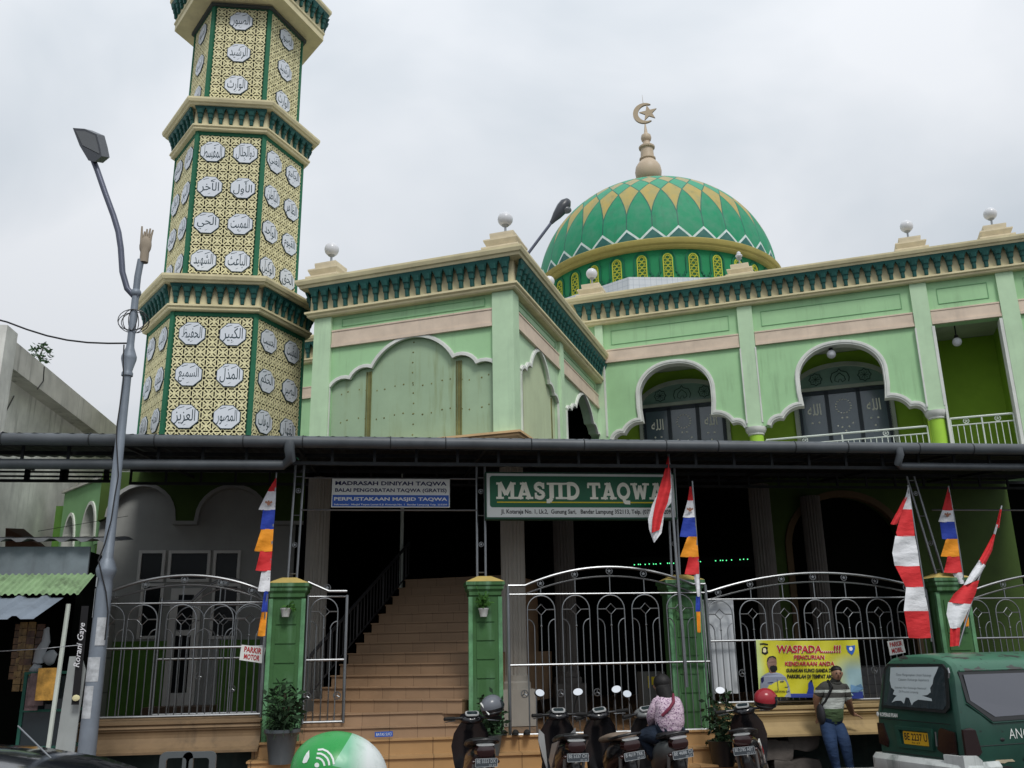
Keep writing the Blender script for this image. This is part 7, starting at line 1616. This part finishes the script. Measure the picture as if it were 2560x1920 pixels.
m = MB(); text_into(m, 'KOPERASI PUAN', .10, .42, 1.085, 1.135, RF, .004, .02); m.ell(RF(.05, 1.11, 0), .005, .025, .03, 12, 8); m.build('white_lettering', SWHITE, VN)
m = MB(); m.prism([[(.40, .72), (1.0, .72), (1.02, .98), (.38, .98)], [(.46, .76), (.45, .94), (.95, .94), (.95, .76)]], RF, .0, .035); pr2 = m.build('plate_surround', VGREEN, VN)
m = MB(); m.prism(rrect(.50, .93, .765, .925, .015), RF, .004, .012); yp = m.build('number_plate', paint('yellow_plate', (.62, .36, .02), var=.1, bump=0, rough=.45), pr2)
m = MB(); text_into(m, 'BE 2237 U', .52, .91, .815, .905, RF, .0135, .02); text_into(m, '01·27', .64, .78, .778, .80, RF, .0135, .01); m.build('plate_text', INK, yp)
for pts in ([(1.06, .74), (1.20, .68), (1.36, .68), (1.36, .96), (1.16, 1.0), (1.12, .97)], [(.05, .74), (.20, .70), (.22, .78), (.15, 1.0), (.05, 1.0)]): m = MB(); m.prism(pts, RF, -.01, .02); m.build('tail_light', paint('dark_smoked_lens', (.018, .008, .008), rough=.15, bump=0, spec=.8), VN)
m = MB(); m.prism([(.0, .69), (.20, .69), (.26, .73), (.20, .99), (.12, 1.02), (.0, 1.0)], lambda a, z, d: (a-.02, sidey(z)-d-.003, z), -.01, .02); m.build('tail_light', MATS['dark_smoked_lens'], VN)
WBUMP = paint('chipped_white_bumper', (.50, .53, .52), streak=.95, stain=(.02, .05, .04), scale=5, rough=.4)
m = MB(); bp = [(.50, -.01), (-.02, -.03), (-.07, .05), (-.09, WV*.5), (-.07, WV-.05), (-.02, WV+.03), (.4, WV+.02)]
m.sweep(bp[::-1], [(-.08, .36), (.02, .36), (.05, .42), (.05, .56), (.01, .62), (-.08, .62)]); m.build('bumper', WBUMP, VN, 30)
m = MB(); m.prism([(-.10, .42), (.20, .40), (.20, .64), (.12, .70), (-.10, .71)], lambda a, z, d: (a, -.035-d, z), -.02, .02); m.prism([(1.22, .52), (1.50, .52), (1.51, .70), (1.22, .70)], RF, .04, .095); m.build('bumper_corner', WBUMP, VN)
sw = [(.22, 1.24), (.52, 1.02+.02), (3.0, 1.04), (3.0, 1.66), (.26, 1.66)]
sw = [(.16, 1.32), (.50, 1.08), (3.0, 1.10), (3.0, 1.68), (.16, 1.68)]
m = MB(); m.prism([(a, z) for a, z in sw], SDF, -.0, .014); swo = m.build('side_window', VDK, VN)
m = MB(); m.prism([(.22, 1.33), (.55, 1.13), (1.55, 1.14), (1.55, 1.64), (.22, 1.64)], SDF, .014, .018); m.build('glass', glass('grey_reflecting_glass', (.075, .08, .10), .06), swo)
m = MB(); m.prism([(1.60, 1.14), (2.9, 1.15), (2.9, 1.64), (1.60, 1.64)], SDF, .014, .018); m.build('glass', GLASS, swo)
m = MB(); m.tube([SDF(.18, 1.685, .015), SDF(3.0, 1.69, .015)], .014, 6); m.tube([SDF(.15, 1.30, .01), SDF(.50, 1.06, .01), SDF(3.0, 1.08, .01)], .009, 6); m.build('window_rail', VGREEN, VN, 50)
m = MB(); text_into(m, 'ANGKOT', .74, 1.42, .86, .98, SDF, .004, -.01); m.build('side_lettering', SWHITE, VN)
m = MB(); m.prism([(.45, .60), (.60, .585), (.66, .60), (.78, .595), (.74, .625), (.46, .63)], SDF, .001, .004); m.build('scraped_patch', paint('bare_primer', (.42, .36, .25)), VN)
m = MB()
for x_ in (1.58, 2.95): m.tube([SDF(x_, z_, .0) for z_ in (.55, .8, .95, 1.07)], .006, 5)
m.tube([SDF(.1, .80, .0), SDF(3.0, .80, .0)], .005, 5); m.tube([RF(.08, .64, 0), RF(1.40, .64, 0)], .006, 5); m.tube([RF(.08, 1.06, 0), RF(1.30, 1.05, 0)], .006, 5)
m.build('panel_gap', BLACK, VN)
m = MB(); m.prism([(.92, .60), (1.02, .60), (1.06, .64), (.95, .65)], SDF, .0, .006); m.ell(SDF(.62, .86, .0), .04, .01, .022, 12, 6); m.build('dent', BLACK, VN)
m = MB(); m.tube([RF(1.31, 1.60, .02), RF(1.33, 1.66, .03), RF(1.30, 1.72, .02)], .012, 6); m.tube([RF(1.07, .78, .03), RF(1.08, .95, .03)], .01, 6); m.build('chrome_hinge', STEEL, VN)
for xw in (.62, 2.5):
    for yw in (.08, WV-.08):
        m = MB(); Mw = Matrix.Translation((xw, yw, .28)) @ Matrix.Rotation(pi/2, 4, 'X'); m.lathe([(.17, -.08), (.27, -.09), (.285, -.05), (.285, .05), (.27, .09), (.17, .08)], (0, 0, 0), 28, M=Mw); w_ = m.build('wheel', RUBBER, VN, 40); m = MB(); m.lathe([(0, -.07), (.16, -.07), (.17, -.08), (.17, .08), (0, .06)], (0, 0, 0), 24, M=Mw); m.build('rim', STEEL, w_, 40)

# ================================================================== BLACK CAR bottom left
CR = thing('car', 'black car at the lower left, only its roof and short antenna showing', 'car', (-4.4, 5.7, 0), radians(4))
CB = glass('black_car_paint', (.010, .012, .016), .12)
m = MB(); S_ = []
for x, wz in ((-.2, 1.46), (.4, 1.50), (1.0, 1.505), (1.6, 1.50), (2.1, 1.46), (2.55, 1.37), (2.95, 1.23), (3.4, 1.03), (3.55, .95), (4.1, .86), (4.3, .6)):
    half = .62 if wz > 1.1 else .74; L = []
    for y, k in ((0, .0), (-.02, .5), (.02, .88*.62), (.16, .86), (.3, .96), (.55, .99), (.85, 1.0)):
        L.append((y, .3 if k == 0 else wz*k if k > .6 else k*1.0))
    L = [(y, z) for y, z in ((.0, .3), (-.03, .6), (.0, min(.9, wz*.85)), (.16, wz*.88 if wz > 1.1 else wz*.96), (.27, wz*.955), (.5, wz*.99), (.85, wz))]
    S_.append([(x, y, z) for y, z in L]+[(x, 1.7-y, z) for y, z in L[::-1][1:]])
n = len(S_[0]); m.add([p_ for s in S_ for p_ in s], [(i*n+k, i*n+k+1, (i+1)*n+k+1, (i+1)*n+k) for i in range(len(S_)-1) for k in range(n-1)]+[tuple(range(n)), tuple((len(S_)-1)*n+k for k in range(n))]); cb_ = m.build('body', CB, CR, 30)
m = MB(); wv = [(-.1, .93), (3.0, .93), (2.45, 1.22), (1.9, 1.31), (.2, 1.33), (-.1, 1.3)]; m.prism([(x, z) for x, z in wv], lambda a, z, d: (a, -.0+.16*max(0, (z-.9)/.42)-d, z), -.02, .012); m.build('side_window', GLASS, CR)
m = MB(); m.prism([(-.1, 1.335), (1.9, 1.33), (2.35, 1.27), (2.3, 1.25), (1.9, 1.30), (-.1, 1.305)], lambda a, z, d: (a, .15-d, z), -.02, .03); m.build('window_trim', SILVER, CR)  # pale silver strip along the top of the side window
m = MB(); A_ = P(45, 1815, 6.2)-CR.location; B_ = P(128, 1896, 6.0)-CR.location; m.tube([Matrix.Rotation(-radians(4), 3, 'Z') @ B_, Matrix.Rotation(-radians(4), 3, 'Z') @ A_], .005, 6); m.build('antenna', STEEL, CR)
for xw in (.6, 3.3):
    for yw in (.1, 1.6): m = MB(); Mw = Matrix.Translation((xw, yw, .31)) @ Matrix.Rotation(pi/2, 4, 'X'); m.lathe([(.2, -.09), (.29, -.1), (.31, -.05), (.31, .05), (.29, .1), (.2, .09)], (0, 0, 0), 28, M=Mw); w_ = m.build('wheel', RUBBER, CR, 40); m = MB(); m.lathe([(0, -.08), (.2, -.09), (.2, .09), (0, .08)], (0, 0, 0), 20, M=Mw); m.build('rim', STEEL, w_, 40)
